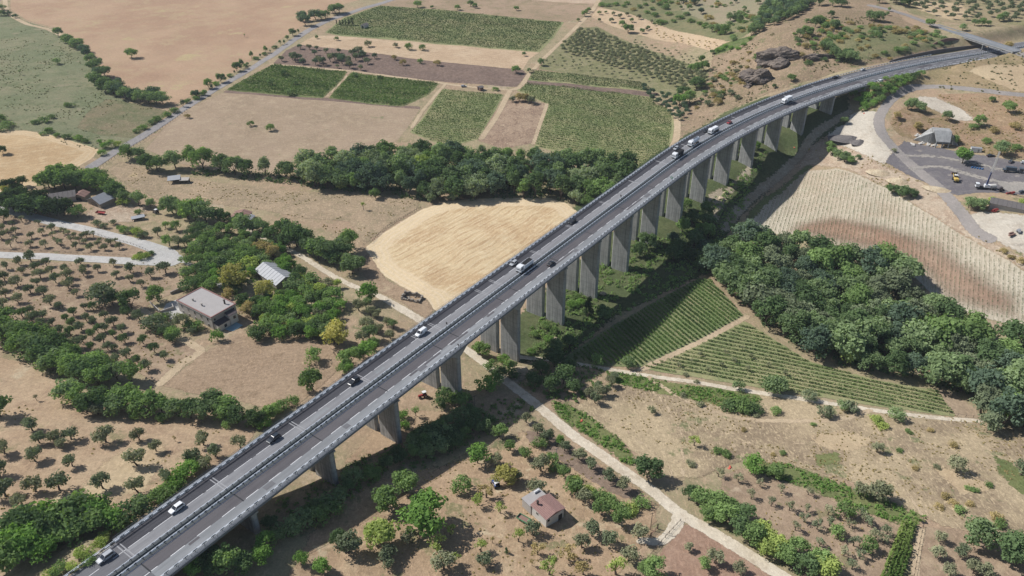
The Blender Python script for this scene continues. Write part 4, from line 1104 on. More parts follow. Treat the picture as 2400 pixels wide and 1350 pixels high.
# vine rows ------------------------------------------------------------
def rows(poly_px, d_a, d_b, spacing, h, w, leaf, label, group, name="vine_row", cat="vine row", per_m=7.0, gap=0.08, size=0.32, seed=3, inset=0.5):
    poly = wpoly(poly_px); pa, pb = at(*d_a)[:2], at(*d_b)[:2]
    d = (pb - pa) / np.linalg.norm(pb - pa); n = np.array([-d[1], d[0]])
    rng = np.random.default_rng(seed)
    t = poly @ n; k0, k1 = t.min(), t.max(); cnt = 0
    for tt in np.arange(k0 + spacing * 0.5, k1, spacing):
        ts = []
        for i in range(len(poly)):
            a, b = poly[i], poly[(i + 1) % len(poly)]
            ta, tb = a @ n - tt, b @ n - tt
            if (ta > 0) != (tb > 0): ts.append(float((a + (b - a) * (ta / (ta - tb))) @ d))
        ts.sort()
        for j in range(0, len(ts) - 1, 2):
            s0, s1 = ts[j] + inset, ts[j + 1] - inset
            if s1 - s0 < 2.5: continue
            m = int((s1 - s0) * per_m)
            ss = s0 + (s1 - s0) * rng.random(m)
            # missing vines
            gn = np.sin(ss * 0.37 + tt) + np.sin(ss * 0.13 + 2.1 * tt) + rng.normal(size=m) * 0.5
            ss = ss[gn > -2.5 + gap * 5] if gap > 0 else ss
            m = len(ss)
            if m < 3: continue
            side = (rng.random(m) - 0.5) * w
            zz = h * (0.25 + 0.75 * rng.random(m) ** 0.7)
            x = d[0] * ss + n[0] * (tt + side); y = d[1] * ss + n[1] * (tt + side)
            p = np.c_[x, y, hgt(x, y) + zz]
            nr = rng.normal(size=(m, 3)) * 0.6 + np.array([0, 0, 0.7]) + np.c_[n[0] * side, n[1] * side, 0 * side] * 1.5 / max(w, .1)
            nr /= np.linalg.norm(nr, axis=1)[:, None]
            u = np.cross(nr, rng.normal(size=(m, 3))); u /= np.linalg.norm(u, axis=1)[:, None] + 1e-9
            v = np.cross(nr, u); s = size * (0.6 + 0.8 * rng.random(m))[:, None]
            q = np.stack([p - u * s - v * s * .5, p + u * s * .3 - v * s, p + u * s + v * s * .4, p - u * s * .2 + v * s], 1).reshape(-1, 3)
            org = np.array([d[0] * (s0 + s1) / 2 + n[0] * tt, d[1] * (s0 + s1) / 2 + n[1] * tt, 0]); org[2] = float(hgt(org[0], org[1]))
            me = fast_mesh(name, q - org, np.arange(len(q)).reshape(-1, 4), L[leaf], np.repeat(np.clip(0.5 + 0.35 * np.sin(ss * 0.11 + tt * 0.2) + 0.3 * (rng.random(m) - .5), 0, 1), 4))
            o = bpy.data.objects.new(name, me); COL.objects.link(o); o.location = org
            tag(o, label, cat, group); cnt += 1
    return cnt

def undergrowth(name, label, polys, density, size, h, leaf, seed=5, cat="undergrowth", thr=0.54):
    rng = np.random.default_rng(seed); allv, allt = [], []
    for px in polys:
        poly = wpoly(px); x0, y0 = poly.min(0); x1, y1 = poly.max(0)
        m = int((x1 - x0) * (y1 - y0) * density * 1.9)
        x = rng.uniform(x0, x1, m); y = rng.uniform(y0, y1, m)
        k = (poly_sd(x, y, poly) > 0) & (_vnoise(x, y, 7.0, seed) * 0.5 + _vnoise(x, y, 26.0, seed + 1) * 0.5 > thr)
        x, y = x[k], y[k]
        for (a, b) in zip(x, y):
            C = np.array([[a, b, float(hgt(a, b)) + h * 0.35]])
            Vv, Ff, Tn = leaf_cloud(rng, C, [h * rng.uniform(.5, 1.1)], 14, size)
            allv.append(Vv); allt.append(Tn)
    if not allv: return
    Vv = np.concatenate(allv); Tn = np.concatenate(allt)
    me = fast_mesh(name, Vv, np.arange(len(Vv)).reshape(-1, 4), L[leaf], Tn)
    o = bpy.data.objects.new(name, me); COL.objects.link(o)
    tag(o, label, cat, kind="stuff")

# ---------------------------------------------------------------- orchards on the left
Z4 = (0, 450, 3.0)
plants([(160,215),(90,250),(20,280),(110,290),(275,235),(225,325),(300,300),(370,275),(450,295),(80,390),(115,350),(215,385),(320,390),(380,330),(400,365),(430,385),(530,320),(580,330),(535,400),(600,370),(640,410),(660,320),(715,360),(740,410),(775,370),(840,400),(820,370),(500,350),(610,320),(15,330),(60,300),(480,320),(560,355),(690,385)],
       4.2, ["olive","olive_thin"], ["olive","olive","olived"], "thin grey green olive tree on the brown wedge inside the hairpin bend", "olive trees inside the hairpin bend", Z4)
plants([(45,545),(135,515),(220,490,5.5),(330,520,5.8),(160,575),(250,555),(35,625),(125,660),(285,605),(365,575),(395,640,5.6),(465,560),(570,515),(590,590,5.4),(690,560),(800,520),(820,600),(480,610),(215,710),(310,730),(40,740),(135,780),(480,680),(540,730),(920,570,5.4),(1065,600,5),(1165,570,5.8),(920,630),(1000,670),(30,820),(215,860),(360,800),(420,820),(1320,600,5.5),(590,560),(505,650),(20,690),(260,660)],
       4.7, "olive", ["olive","olived"], "olive tree in the brown orchard just below the hairpin road", "olive trees below the hairpin road", Z4)
plants([(470,910),(520,870),(600,830),(610,910),(660,930),(740,890),(660,830),(430,1000),(500,1010),(370,940),(510,940),(570,970),(590,1060),(650,1020),(640,1110),(730,1060),(740,980),(800,1020),(860,990),(880,1060),(800,940),(900,870),(980,900),(1050,950),(720,1180),(810,1120),(820,1210),(890,1170),(970,1200),(1010,1070),(1090,1130),(1160,1180),(1040,1250),(1150,1010),(1210,1060),(640,1200),(290,940),(230,910),(330,985),(420,1060),(480,1130),(540,1090),(560,1150),(690,990),(760,1110),(300,890),(160,880)],
       4.5, "olive", ["olived","dark","olived"], "dark green olive tree in the orchard left of the flat roofed house", "olive trees left of the flat roofed house", Z4)
plants([(735,790,10.5)], 10, "broad", "olived", "large spreading dark tree standing in the orchard below the hairpin", None, Z4, 0, 1.15)
plants([(930,815,9.5)], 9, "broad", "dark", "tall dark round tree left of the house forecourt", None, Z4, 0)
plants([(1110,770,8.0)], 8, "broad", "mid", "bright leafy tree behind the walled forecourt of the house", None, Z4, 0, 1.1)
plants([(800,800,7)], 7, "broad", "dark", "smaller dark tree between the two large dark orchard trees", None, Z4, 0)
plants([(1330,690,5),(1400,650,5),(1470,690,5.2),(1430,620,3.5)], 5, "shrub", ["mid","dark"], "shrub between the narrow concrete drive and the flat roofed house", "shrubs behind the flat roofed house", Z4)
# hedge of big trees on the left
plants([(10,1000,10),(60,960,9),(150,1030,9),(60,1060,10),(230,1080,10),(150,1130,10),(250,1170,10),(330,1190,10),(330,1090,9),(430,1140,9.5),(440,1250,10),(370,1250,9),(540,1290,10),(520,1210,9),(660,1290,9.5),(740,1310,9),(600,1330,9),(930,1330,8),(830,1320,8.5),(700,1360,9)],
       9.5, "broad", ["mid","wood","dark"], "bushy tree in the dense hedge running from the left edge to the viaduct", "trees in the long hedge at the left", Z4, 0.12, 1.1)
ZB = (0, 900, 3.0)
plants([(480,110,8),(560,130),(650,190,9),(760,180,8),(880,160,8),(960,190),(1060,210,8),(1150,210),(1240,220),(1340,240,8),(1420,250),(1500,190),(1590,230,7),(1680,270,7),(1800,280,6.5),(1900,250,6),(700,150,8),(820,210,7)],
       7.5, "broad", ["wood","mid","dark"], "bushy tree in the dense hedge running from the left edge to the viaduct", "trees in the long hedge at the left", ZB, 0.12, 1.1)
plants([(960,240),(1140,260),(1600,300)], 3.2, "shrub", ["olive","mid"], "low grey bush at the sunny foot of the long hedge", "low bushes below the long hedge", ZB)
# lower left olives
plants([(230,330),(500,390),(390,415),(280,415,4.6),(440,440,4.2),(745,410,6.6),(980,395),(1100,475,4.5),(1430,430,5.2),(1515,510),(1690,450),(510,580),(250,545),(965,570,6.2),(1365,560,6),(1450,600,5.6),(250,760,6.2),(420,750,7.6),(725,735,7),(970,760,6.4),(1175,690,5),(40,790,6.4),(150,850,4.5),(0,650),(30,490,6),(690,215,5.5)],
       5.6, "olive", ["olive","olived","olive"], "round olive tree on the orange dry ground at the lower left", "olive trees at the lower left", ZB, 0.08)
plants([(10,230,9)], 9, "broad", "dark", "dark round tree cut by the left edge above the lower orchard", None, ZB, 0)
plants([(260,118,3.2)], 3, "young", "olive", "tiny olive sapling casting a long shadow on the dry grass at the left", None, ZB, 0)
plants([(1232,405,2.6)], 3, "young", "dry", "bare little sapling among the olives beside the viaduct", None, ZB, 0)
plants([(100,1120,8),(200,1060,8),(350,1090,9),(450,1040,8),(550,1000,8),(650,1040,8),(780,990,7),(900,960,7),(1010,930,6.5),(150,1230,8.5),(300,1230,8),(50,1290,9),(400,1140,8),(1090,850,5),(200,1160,8),(420,960,7),(700,900,6),(560,930,7),(480,1100,7),(20,1180,8),(270,1000,7),(640,960,7),(860,1010,6)],
       7.5, ["broad","shrub"], ["mid","bright","wood","dark"], "leafy tree in the thicket at the lower left corner beside the viaduct", "trees of the lower left thicket", ZB, 0.15, 1.05)
plants([(1280,690,5),(1330,640,5),(1180,780,4.5),(1380,600,4),(1230,740,4),(1150,810,4)], 4.5, "shrub", ["mid","bright"], "green shrub pressed against the left parapet of the viaduct", "shrubs along the left parapet", ZB)
plants([(700,1140),(600,1210),(420,1310),(520,1300),(730,1100),(350,1350),(640,1250)], 2.2, "low", ["lime","mid"], "low green scrub beside the guard rail at the viaduct start", "low scrub at the viaduct start", ZB)
plants([(1800,300),(1860,300),(1900,230),(1950,200),(1990,180),(2060,150)], 4, "shrub", ["bright","mid"], "bright shrub between the hedge end and the viaduct", "bright shrubs at the hedge end", ZB)
# mown field
ZM = (600, 750, 4.5)
plants([(605,740,9.5)], 9, "broad", "mid", "lone leafy tree on the mown field close to the viaduct", None, ZM, 0)
plants([(620,440,6.2)], 6, "shrub", "mid", "lone dark green bush in the middle of the mown field", None, ZM, 0, .8)
plants([(20,210,6.5)], 6, "shrub", "dark", "dark shrub on the upper edge of the mown field", None, ZM, 0, .8)
plants([(1000,480,8),(930,560,5),(980,560,6),(1180,380,7),(1240,330,6),(1090,420,6)], 6, "broad", ["bright","mid"], "bright leafy tree in the clump against the viaduct by the mown field", "bright trees by the mown field", ZM)
plants([(860,260,11)], 11, "broad", "yellow", "large yellow leaved tree at the corner of the mown field", None, ZM, 0, .95)
plants([(760,200,8),(640,160,7),(520,140,6),(400,110,4.5),(830,250,6),(560,90,7),(700,90,7)], 7, "broad", ["mid","dark","wood"], "dark tree in the belt above the mown field", "trees above the mown field", ZM)
plants([(1200,210,7),(1130,230,6),(1420,200,5.5),(1180,100,7),(1290,140,6),(1450,90,5),(1380,60,5)], 6, "olive", ["olive","wood"], "grey olive tree on the slope between the yellow tree and the dirt road", "olives by the yellow tree", ZM)

# garden round the flat roofed house and the barn
ZH = (350, 400, 3.857)
plants([(790,1050,11.5)], 11, "broad", "yellow", "great yellow green tree between the house and the metal barn", None, ZH, 0, 1.2)
plants([(1050,1150,8.5)], 8, "broad", "yellow", "smaller yellow green tree in front of the metal barn", None, ZH, 0, 1.1)
plants([(1100,1310,8),(1200,1330,8),(1300,1290,7),(1050,1260,6),(1220,1240,7),(1340,1240,6),(1500,1200,7),(1600,1280,7),(1680,1200,7.5),(1400,1340,7),(1540,1310,7)], 7.5, "broad", ["bright","mid"], "bright leafy garden tree right of the flat roofed house", "garden trees right of the house", ZH, 0.1, 1.1)
plants([(900,1300,7),(850,1240,6.5),(960,1240,6)], 7, "broad", ["dark","dry"], "dark tree beside the right hand wall of the house", "dark trees beside the house", ZH)
plants([(740,1120,4),(560,1060,4.5),(700,1160,4)], 4, "shrub", ["dry","mid"], "garden shrub behind the flat roofed house", "garden shrubs behind the house", ZH)
plants([(1180,1170,6),(1260,1160,5)], 6, "broad", ["mid"], "green tree under the gable of the metal barn", "trees under the barn gable", ZH)
plants([(1980,1180,9.5)], 9, "broad", "bright", "round bright tree beside the dirt road near the ruin", None, ZH, 0)
plants([(520,740),(600,780),(680,810),(560,850),(640,880),(740,760),(760,820),(700,720),(840,780),(880,720),(440,840),(500,900),(560,920),(900,830),(960,800),(620,720)], 6, "broad", ["dark","mid","wood"], "dark bushy tree in the thicket between hairpin and barn", "thicket between hairpin and barn", ZH, 0.15, 1.15)
plants([(1060,780,7),(1120,800,7),(1180,760,6.5),(1250,880,5.5),(1310,880,4.5),(1220,820,5),(1010,740,6)], 6.5, "broad", ["mid","bright","dry"], "leafy tree just behind the metal barn", "trees behind the metal barn", ZH)
plants([(1380,1100),(1450,1060,4),(1620,1060),(1360,1000,4.5),(1480,1020),(1700,1060)], 5, ["olive","shrub"], ["olive","lime","mid"], "loose shrub on the brown slope right of the barn", "shrubs right of the barn", ZH)
plants([(80,590),(150,520,4.5),(250,540),(350,590),(440,610),(540,640),(640,630),(180,680,6),(260,690,6),(320,680,5),(480,650),(400,560)], 5, "olive", ["olive","olived","mid"], "olive tree on the slope above the hairpin road", "olives above the hairpin road", ZH)
plants([(130,300,4),(210,380,9),(290,400,9),(420,440,12),(520,460,12.5),(620,470,9),(680,480,8),(360,440,9)], 9, "broad", ["wood","mid","dark"], "big tree in the row between the farmyard and the small shed", "trees by the small shed", ZH, 0.08, 1.1)
plants([(860,560,8.5),(940,560,9.5),(1020,580,10),(1090,600,8),(1110,640,7),(830,500,6.5),(770,510,6)], 8.5, "broad", ["wood","dark"], "dark tree in the row below the rough pasture", "trees below the rough pasture", ZH)
plants([(1230,640,12),(1340,690,14),(1440,720,12),(1270,700,10),(1530,800,11),(1600,810,11),(1700,810,11),(1760,780,10),(1820,720,11),(1490,760,11),(1840,930,9.5),(1890,900,8),(1800,870,8),(1660,850,8)], 11, "broad", ["wood","mid","dark"], "tall dense tree in the row along the dirt road near the stubble field", "trees along the dirt road by the stubble field", ZH, 0.08)
plants([(1938,355,5.5)], 5, "young", "lime", "small lone tree on the rough pasture", None, ZH, 0)
plants([(1550,1330,6),(1900,1270,6),(1960,1240,5.5),(2060,1330,5.5),(2000,1310,5)], 6, "olive", ["olive","wood"], "olive bush between the round bright tree and the viaduct", "olives near the round bright tree", ZH)
plants([(330,755,3),(335,840,4.5),(350,970,5),(430,1050,5)], 4, "shrub", ["dark","mid"], "shrub at the top of the narrow drive", "shrubs along the narrow drive", ZH)
# house front
Z7 = (350, 580, 6.0)
plants([(480,1120,7)], 7, "broad", "olive", "grey green tree against the long wall of the flat roofed house", None, Z7, 0)
plants([(960,1320,5.2)], 5, "shrub", "bright", "bright bush in front of the house porch", None, Z7, 0, .8)
plants([(130,1080,5.5),(60,1130,5.5),(200,1200,5),(260,1010,3.4),(600,1200,3.5),(700,1150,3.5),(340,1280,4.5),(560,1130,4)], 4.5, "shrub", ["olived","mid"], "shrub below the long wall of the flat roofed house", "shrubs below the house wall", Z7)
plants([(1540,1290,6)], 6, "shrub", "dark", "dark bush right of the blue yard of the house", None, Z7, 0, .8)
plants([(1680,1230,4.5),(1450,1200,3.5),(1800,1180,4),(1940,1150,4),(2100,1160,4.5)], 4, "shrub", ["dry","olive","mid"], "dry shrub on the bank right of the house yard", "dry shrubs right of the house", Z7)

# farm at the left edge
ZF = (0, 380, 4.8)
plants([(100,540,9),(170,560,9.5),(240,570,9.5),(320,580,10),(400,590,10),(480,595,9.5),(560,600,9.5),(640,605,9.5),(720,600,9),(140,470,9),(300,500,10),(440,520,10),(220,480,10)], 9.5, ["tall","broad"], ["dark","conifer"], "dark dense tree in the screen between the road and the barns", "dark trees screening the barns", ZF, 0.06, 1.25)
plants([(880,620,7)], 7, "broad", "mid", "lighter leafy tree at the end of the dark screen by the farmyard", None, ZF, 0, 1.2)
plants([(620,300,12),(740,310,13),(860,310,13),(960,300,12),(560,290,10),(680,260,12),(820,250,12),(1080,320,11),(1180,330,10),(1040,270,11),(1150,270,10),(500,300,9)], 12, "broad", ["mid","wood","mid"], "big spreading tree in the grove behind the barns", "trees of the grove behind the barns", ZF, 0.06, 1.15)
plants([(1300,420,10),(1360,430,10),(1410,450,8)], 10, "broad", ["wood","dark"], "dark tree right of the barns", "trees right of the barns", ZF, 0.06)
plants([(1570,490,8.5)], 8, "broad", "wood", "greyish tree at the right end of the farmyard", None, ZF, 0)
plants([(1700,515,5.5)], 5, "broad", "wood", "small round tree beside the farmyard at the pasture edge", None, ZF, 0)
plants([(110,330,7),(170,300,7),(260,270,6.5),(200,360,6),(60,420,5)], 7, ["cone","broad"], ["conifer","dark"], "dark pointed tree at the left edge above the barns", "pointed trees above the barns", ZF)
plants([(95,370,6)], 6, "broad", "yellow", "yellow tree at the left edge above the dark screen", None, ZF, 0)
plants([(40,660,7)], 7, "broad", "dark", "dark bush tree at the left edge between the two road arms", None, ZF, 0)
plants([(1100,720),(1180,740),(1340,760,3.2),(1400,790,4),(1480,800,4),(1560,830,4.5),(1620,850,4),(1280,700,2.6),(1570,590,3.5),(1400,480,4)], 3, "shrub", ["mid","olived","lime"], "shrub along the upper side of the hairpin road", "shrubs along the hairpin road", ZF)
plants([(1540,1080,2.4),(1620,1080,2.6),(1690,1040,2.4),(1580,1050,2.2)], 2.4, "low", ["lime","dark"], "low hedge bush at the tip of the hairpin", "low bushes at the hairpin tip", ZF)

# ---------------------------------------------------------------- riverside wood in the middle
wood([(385,398),(440,392),(560,412),(690,432),(830,448),(955,458),(1000,470),(1100,470),(1290,465),(1400,482),(1450,450),(1470,410),(1370,398),(1250,385),(1130,372),(1010,368),(880,378),(770,398),(640,412),(520,402),(440,385)], 7.6, 13.5, ["wood","wood","tall"], ["wood","wood","dark","mid","silver","blue"], "tall dense tree in the riverside wood above the stubble field", "trees of the riverside wood", 11, 0.26)
plants([(300,372,9),(345,398,9.5),(372,402,9),(325,375,8)], 9, "broad", ["mid","dark","wood"], "leafy tree at the left end of the riverside wood by the farm road", "trees at the farm road end of the wood", (0,0,1), .06, 1.15)
plants([(985,415,15)], 15, "wood", "lime", "tall pale lime green tree in the middle of the riverside wood", None, (0,0,1), 0, 1.05)
plants([(890,415,12),(920,405,12)], 12, "wood", "silver", "silvery willow at the upper side of the riverside wood", "silvery willows in the wood", (0,0,1), .05, 1.0)
plants([(880,465,7),(800,445,8),(1010,475,6),(1060,470,5),(1350,480,8),(1380,490,7),(1420,470,9)], 7, "broad", ["lime","mid","silver"], "lower lighter tree on the sunny edge of the riverside wood", "edge trees of the riverside wood", (0,0,1))
# right hand wood
wood([(1665,640),(1690,602),(1730,578),(1790,565),(1860,590),(1930,620),(2040,625),(2130,650),(2160,715),(2215,760),(2300,800),(2480,850),(2480,1010),(2330,1000),(2290,960),(2205,905),(2060,878),(1905,838),(1810,775),(1745,728)], 7.8, 12.8, ["wood","wood","broad"], ["wood","wood","mid","dark","blue","olived"], "tall dense tree in the wood between the vineyards and the striped field", "trees of the right hand wood", 21, 0.28)
plants([(2010,770,12),(2040,760,12),(2060,790,10)], 12, "wood", "silver", "silvery willow in the middle of the right hand wood", "silvery willows in the right hand wood", (0,0,1), .06)
plants([(1850,770,9),(1990,850,9)], 9, "broad", "lime", "yellow green tree on the vineyard edge of the right hand wood", "yellow green trees at the wood edge", (0,0,1), .05)
plants([(2318,1008,8.5)], 8, "broad", "olived", "round grey green tree at the end of the farm track", None, (0,0,1), 0, 1.0)
plants([(2360,985,12),(2400,1000,12),(2260,915,9),(2240,905,8)], 11, "broad", ["dark","mid"], "dark tree at the right edge below the vineyard corner", "dark trees at the right edge", (0,0,1), .08, 1.1)
# below the viaduct, right side
plants([(1378,745,12.5)], 12, "cone", "conifer", "dark conifer at the foot of a pier beside the shaded vineyard", None, (0,0,1), 0)
plants([(1415,752,8)], 8, "broad", "dark", "dark round tree by the conifer at the vineyard corner", None, (0,0,1), 0)
plants([(1515,585,10),(1500,600,8)], 9, "broad", ["wood","dark"], "leafy tree growing between two tall piers", "trees between the tall piers", (0,0,1), .08)
wood([(1560,580),(1600,520),(1655,505),(1668,560),(1690,600),(1650,640),(1580,615)], 8.0, 8.5, ["wood","broad"], ["dark","mid","blue"], "shaded tree in the dark gully beside the far piers", "shaded trees in the gully", 31, 0.2, 1.0, 12.5)
plants([(1608,490,7),(1590,500,7),(1640,540,5),(1645,520,5)], 6, "broad", ["mid","bright"], "green tree at the foot of the far piers", "trees at the feet of the far piers", (0,0,1))
plants([(1735,445,5),(1755,360,5),(1770,350,6),(1730,360,6),(1715,440,4)], 5, "broad", ["bright","lime","mid"], "small green tree in a gap between the far piers", "small trees between the far piers", (0,0,1))
plants([(1270,880,8),(1300,860,8),(1320,900,8),(1290,920,7),(1250,905,6),(1330,870,6),(1345,920,5),(1300,830,8),(1335,815,7)], 7.5, "broad", ["dark","wood"], "dark tree in the shade of the viaduct beside the dirt road", "shaded trees beside the dirt road", (0,0,1))
plants([(1130,835,6),(1120,830,5)], 6, "broad", "mid", "slim green tree between two near piers", "slim trees between the near piers", (0,0,1))
plants([(1170,880,4.5),(1195,870,4),(1180,850,4),(1150,865,3.6),(1205,885,3.4),(1160,905,5),(1140,915,5)], 4, "shrub", ["mid","dark","bright"], "shrub at the pier foot beside the dirt road", "shrubs at the pier foot by the road", (0,0,1))
plants([(1040,935,4),(1060,942,4.5),(1080,945,5),(1030,955,4),(1098,940,3),(1050,920,3.5)], 4, "shrub", ["bright","dark","mid"], "leafy shrub at the foot of the near pier", "shrubs at the near pier", (0,0,1))
plants([(975,975,4.5)], 4, "young", "mid", "small sapling on the tan clearing under the viaduct", None, (0,0,1), 0, 1.5)
plants([(1035,990,3),(945,985,4),(950,1005,3.5)], 3, "shrub", ["bright","dry"], "small shrub on the sunny clearing below the viaduct", "small shrubs on the clearing", (0,0,1))
plants([(2020,210),(2050,215),(2080,205),(2110,200),(2030,230),(2060,225),(2090,215),(2015,240),(2000,225),(2130,190),(2045,205),(2025,250)], 4, "shrub", ["bright","mid","dark"], "green bush on the embankment at the far end of the viaduct", "bushes on the far embankment", (0,0,1), .15, 1.2)
plants([(1250,790,3),(1265,820,3.5),(1245,830,3),(1275,770,3),(1285,800,3.5),(1300,780,3),(1340,720,3.5),(1350,700,3),(1360,715,3)], 3, "shrub", ["bright","mid"], "green scrub bush between the piers on the sunny bank", "scrub between the sunny piers", (0,0,1), .2, 1.2)
# shaded slope below the near spans
wood([(640,1180),(760,1140),(900,1060),(1010,1010),(1110,960),(1160,1000),(1060,1060),(930,1090),(860,1140),(760,1220),(640,1290)], 3.8, 5.0, ["broad","shrub"], ["dark","mid","wood"], "dark bushy tree in the viaduct shade at the lower middle", "shaded trees at the lower middle", 41, 0.25, 1.0, 13)
ZC = (800, 900, 3.0)
plants([(600,1010,12)], 12, "broad", "bright", "largest bright green round tree at the lower middle", None, ZC, 0, 1.1)
plants([(460,760,9),(320,870,8)], 8, "broad", "mid", "pale green tree behind the largest bright tree", "pale green trees behind the bright one", ZC, .05)
plants([(290,1130,8.5)], 8, "broad", "lime", "light green tree left of the largest bright tree", None, ZC, 0, 1.05)
plants([(840,750,6.2)], 6, "shrub", "mid", "compact round green tree above the tiled house garden", None, ZC, 0, .8)
plants([(960,560,7.5)], 7, "broad", "bright", "bright tree at the edge of the viaduct shade", None, ZC, 0)
plants([(1150,690,6.5)], 6, "broad", "yellow", "yellow blossoming tree beside the blue tractor", None, ZC, 0, 1.25)
plants([(50,1180,8),(330,1240,6),(720,1300,6.5),(480,1110,5),(1000,1270,5),(1760,1070,6.5),(1690,1150,6),(1880,1130,5.5),(2090,1090,6.5),(2020,1240,5.5),(1350,1060,5),(1240,680,5),(1370,770,6),(1090,570,5),(330,1300,4)], 6, "olive", ["olive","olived"], "grey green olive tree around the small tiled house", "olive trees round the tiled house", ZC, .08)
plants([(1110,370,5.6),(1190,470,5),(1290,520,5),(1400,610,6.2),(1560,650,4.5),(1620,760,5.5),(1700,830,5.5),(1830,920,6),(1950,990,6),(1650,770,5),(1480,560,5)], 5.5, "olive", ["olived","olive","mid"], "olive tree in the double row above the tiled house", "double olive row above the tiled house", ZC, .08)
plants([(1300,270,5),(1380,350,5),(1450,400,5),(1570,470,5),(1670,530,5),(1755,600,4.8),(1880,680,5.2),(1980,750,5.6)], 5.2, "olive", ["olive","olived"], "olive tree in the row along the left side of the dirt road", "olive row along the dirt road", ZC, .06)
plants([(960,850,5),(1020,800,5.5),(1115,910,4.5),(1245,1110,5.5),(980,1180,5),(1380,1200,5),(1600,1240,5.5),(1700,1340,5.5),(1460,1340,6.5),(1930,1340,6.5),(800,1260,4),(770,1060,4.5),(680,1170,5.5)], 5, "olive_thin", ["lime","dry","lime"], "light yellow green fruit tree on the dry garden slope", "fruit trees on the garden slope", ZC, .1)
plants([(1065,1120,3.5),(1340,1280,3.5)], 3.5, "young", "dry", "bare small tree on the dry slope below the tiled house", "bare small trees below the tiled house", ZC)
plants([(1160,1190,3)], 3, "cone", "dark", "little dark conifer bush below the tiled house", None, ZC, 0)
plants([(2150,660,8.5)], 8, "broad", "dark", "big dark tree right of the dirt road on the meadow", None, ZC, 0, 1.15)
plants([(2200,1350,6),(2130,1330,5)], 6, "broad", "mid", "green tree at the bottom edge beside the reddish field", "green trees by the reddish field", ZC)
plants([(1540,430,5)], 5, "tall", "bright", "narrow bright green tree in the olive rows", None, ZC, 0)
plants([(1400,430,3),(1500,600,2.6),(1650,690,2.6),(1730,760,2.6),(1800,790,2.8),(1870,830,3),(1960,880,3),(2040,890,2.8),(2100,850,2.6),(2000,920,2.6)], 2.7, "low", ["mid","lime"], "low bramble bush in the strip above the tiled house", "bramble bushes above the tiled house", ZC, .15)
plants([(1470,1290,7),(1600,1300,7.5),(1380,1330,6),(1720,1320,7),(1850,1260,6),(1880,1160,6),(2130,1270,4.5),(2270,1330,5),(1900,1010,4),(2390,1120,5),(1500,1350,6)], 6, "broad", ["mid","bright","dark"], "leafy tree at the bottom edge right under the viaduct", "trees at the bottom edge under the viaduct", ZB, .1)
# lower right quarter
ZR = (1600, 900, 3.0)
plants([(80,435,5)], 5, "olive_thin", "lime", "lone thin tree on the dry meadow", None, ZR, 0)
plants([(500,620,6.5),(640,650,5)], 6, "broad", ["mid","bright"], "dark green bush tree in the grass band of the meadow", "bush trees in the grass band", ZR, .05, 1.2)
plants([(540,720),(390,690),(690,770),(480,810),(620,860),(750,890),(870,900),(880,780,3.5),(1020,920),(940,1020),(790,1030),(1100,1080),(1280,970),(1300,1000),(1170,1010),(1200,1140),(1430,1070),(1350,1100),(1130,1210),(960,1140),(1190,1300),(1410,1120),(850,970),(1030,1000),(250,650),(1250,930),(1240,1230)], 4, "olive_thin", ["olive","olive","olived"], "thin grey young olive on the brown plot in the lower right", "young olives in the lower right plot", ZR, .12)
plants([(1130,935,5),(1300,1170,5.2),(1090,1070,4)], 5, "shrub", ["mid"], "dark green bush among the young olives", "green bushes among the young olives", ZR, .08, .8)
plants([(1240,780,5.2),(1360,820,8),(1400,800,6)], 6, "olive", "olive", "tall grey olive on the upper side of the meadow grass band", "tall grey olives by the grass band", ZR, .05)
plants([(1365,480,4.5)], 4, "olive", "olive", "slim grey olive standing alone on the dry meadow", None, ZR, 0)
plants([(1920,620,6.5)], 6, "olive", "olive", "grey olive with long shadow on the right meadow", None, ZR, 0)
plants([(2370,640,6)], 6, "olive", "olived", "grey olive at the right edge of the meadow", None, ZR, 0)
plants([(2060,1130,10)], 10, "broad", "wood", "large dark tree in the lower right corner", None, ZR, 0, 1.05)
plants([(2290,1220,9),(2380,1250,8)], 9, "broad", ["wood","dark"], "dark tree right of the large corner tree", "dark trees in the lower right corner", ZR, .05, 1.1)
plants([(1800,1110,4.5),(1780,1220,4.5),(1950,1220,5),(2040,1330,5),(1870,1350,5),(2120,1350,5)], 5, "olive", ["olive","olived"], "olive tree on the soil of the lower right corner", "olives in the lower right corner", ZR, .08)
plants([(1000,225,4.5),(1170,190,4.5),(1120,180,4),(880,115,4.5),(640,60,7),(1490,250,5),(390,40,4)], 4.5, "shrub", ["olived","wood"], "shrub on the lower side of the pale farm track", "shrubs along the farm track", ZR, .08, .9)
plants([(390,180,4.5),(440,180,4.5),(330,170,3.5),(480,190,3.5),(650,200,2.5)], 4, "low", ["mid","dark"], "big low thicket bush in the green strip below the vineyards", "thicket bushes in the green strip", ZR, .08)
plants([(1370,280,2.6),(1400,310,2.4),(1350,250,2.4)], 2.5, "low", "lime", "low green bush at the fork of the meadow tracks", "low bushes at the track fork", ZR)
plants([(130,850,6.5),(240,890,6.5),(300,970,6.5),(420,960,6),(390,1060,6.5),(480,1110,6.5),(560,1080,6),(600,1200,6.5),(720,1260,6.5),(800,1200,6),(860,1340,7),(960,1300,6.5),(1000,1350,7),(60,800,4.5),(180,950,5),(680,1180,5.5),(330,900,5)], 6.3, "broad", ["mid","dark","mid","lime"], "bushy tree in the hedge along the right side of the dirt road", "hedge trees right of the dirt road", ZR, .08, 1.15)
plants([(40,1170,4),(220,1260,6),(150,1300,5),(400,1330,4.5)], 4.5, "olive", ["olive","mid"], "tree on the reddish field left of the dirt road", "trees on the reddish field", ZR)
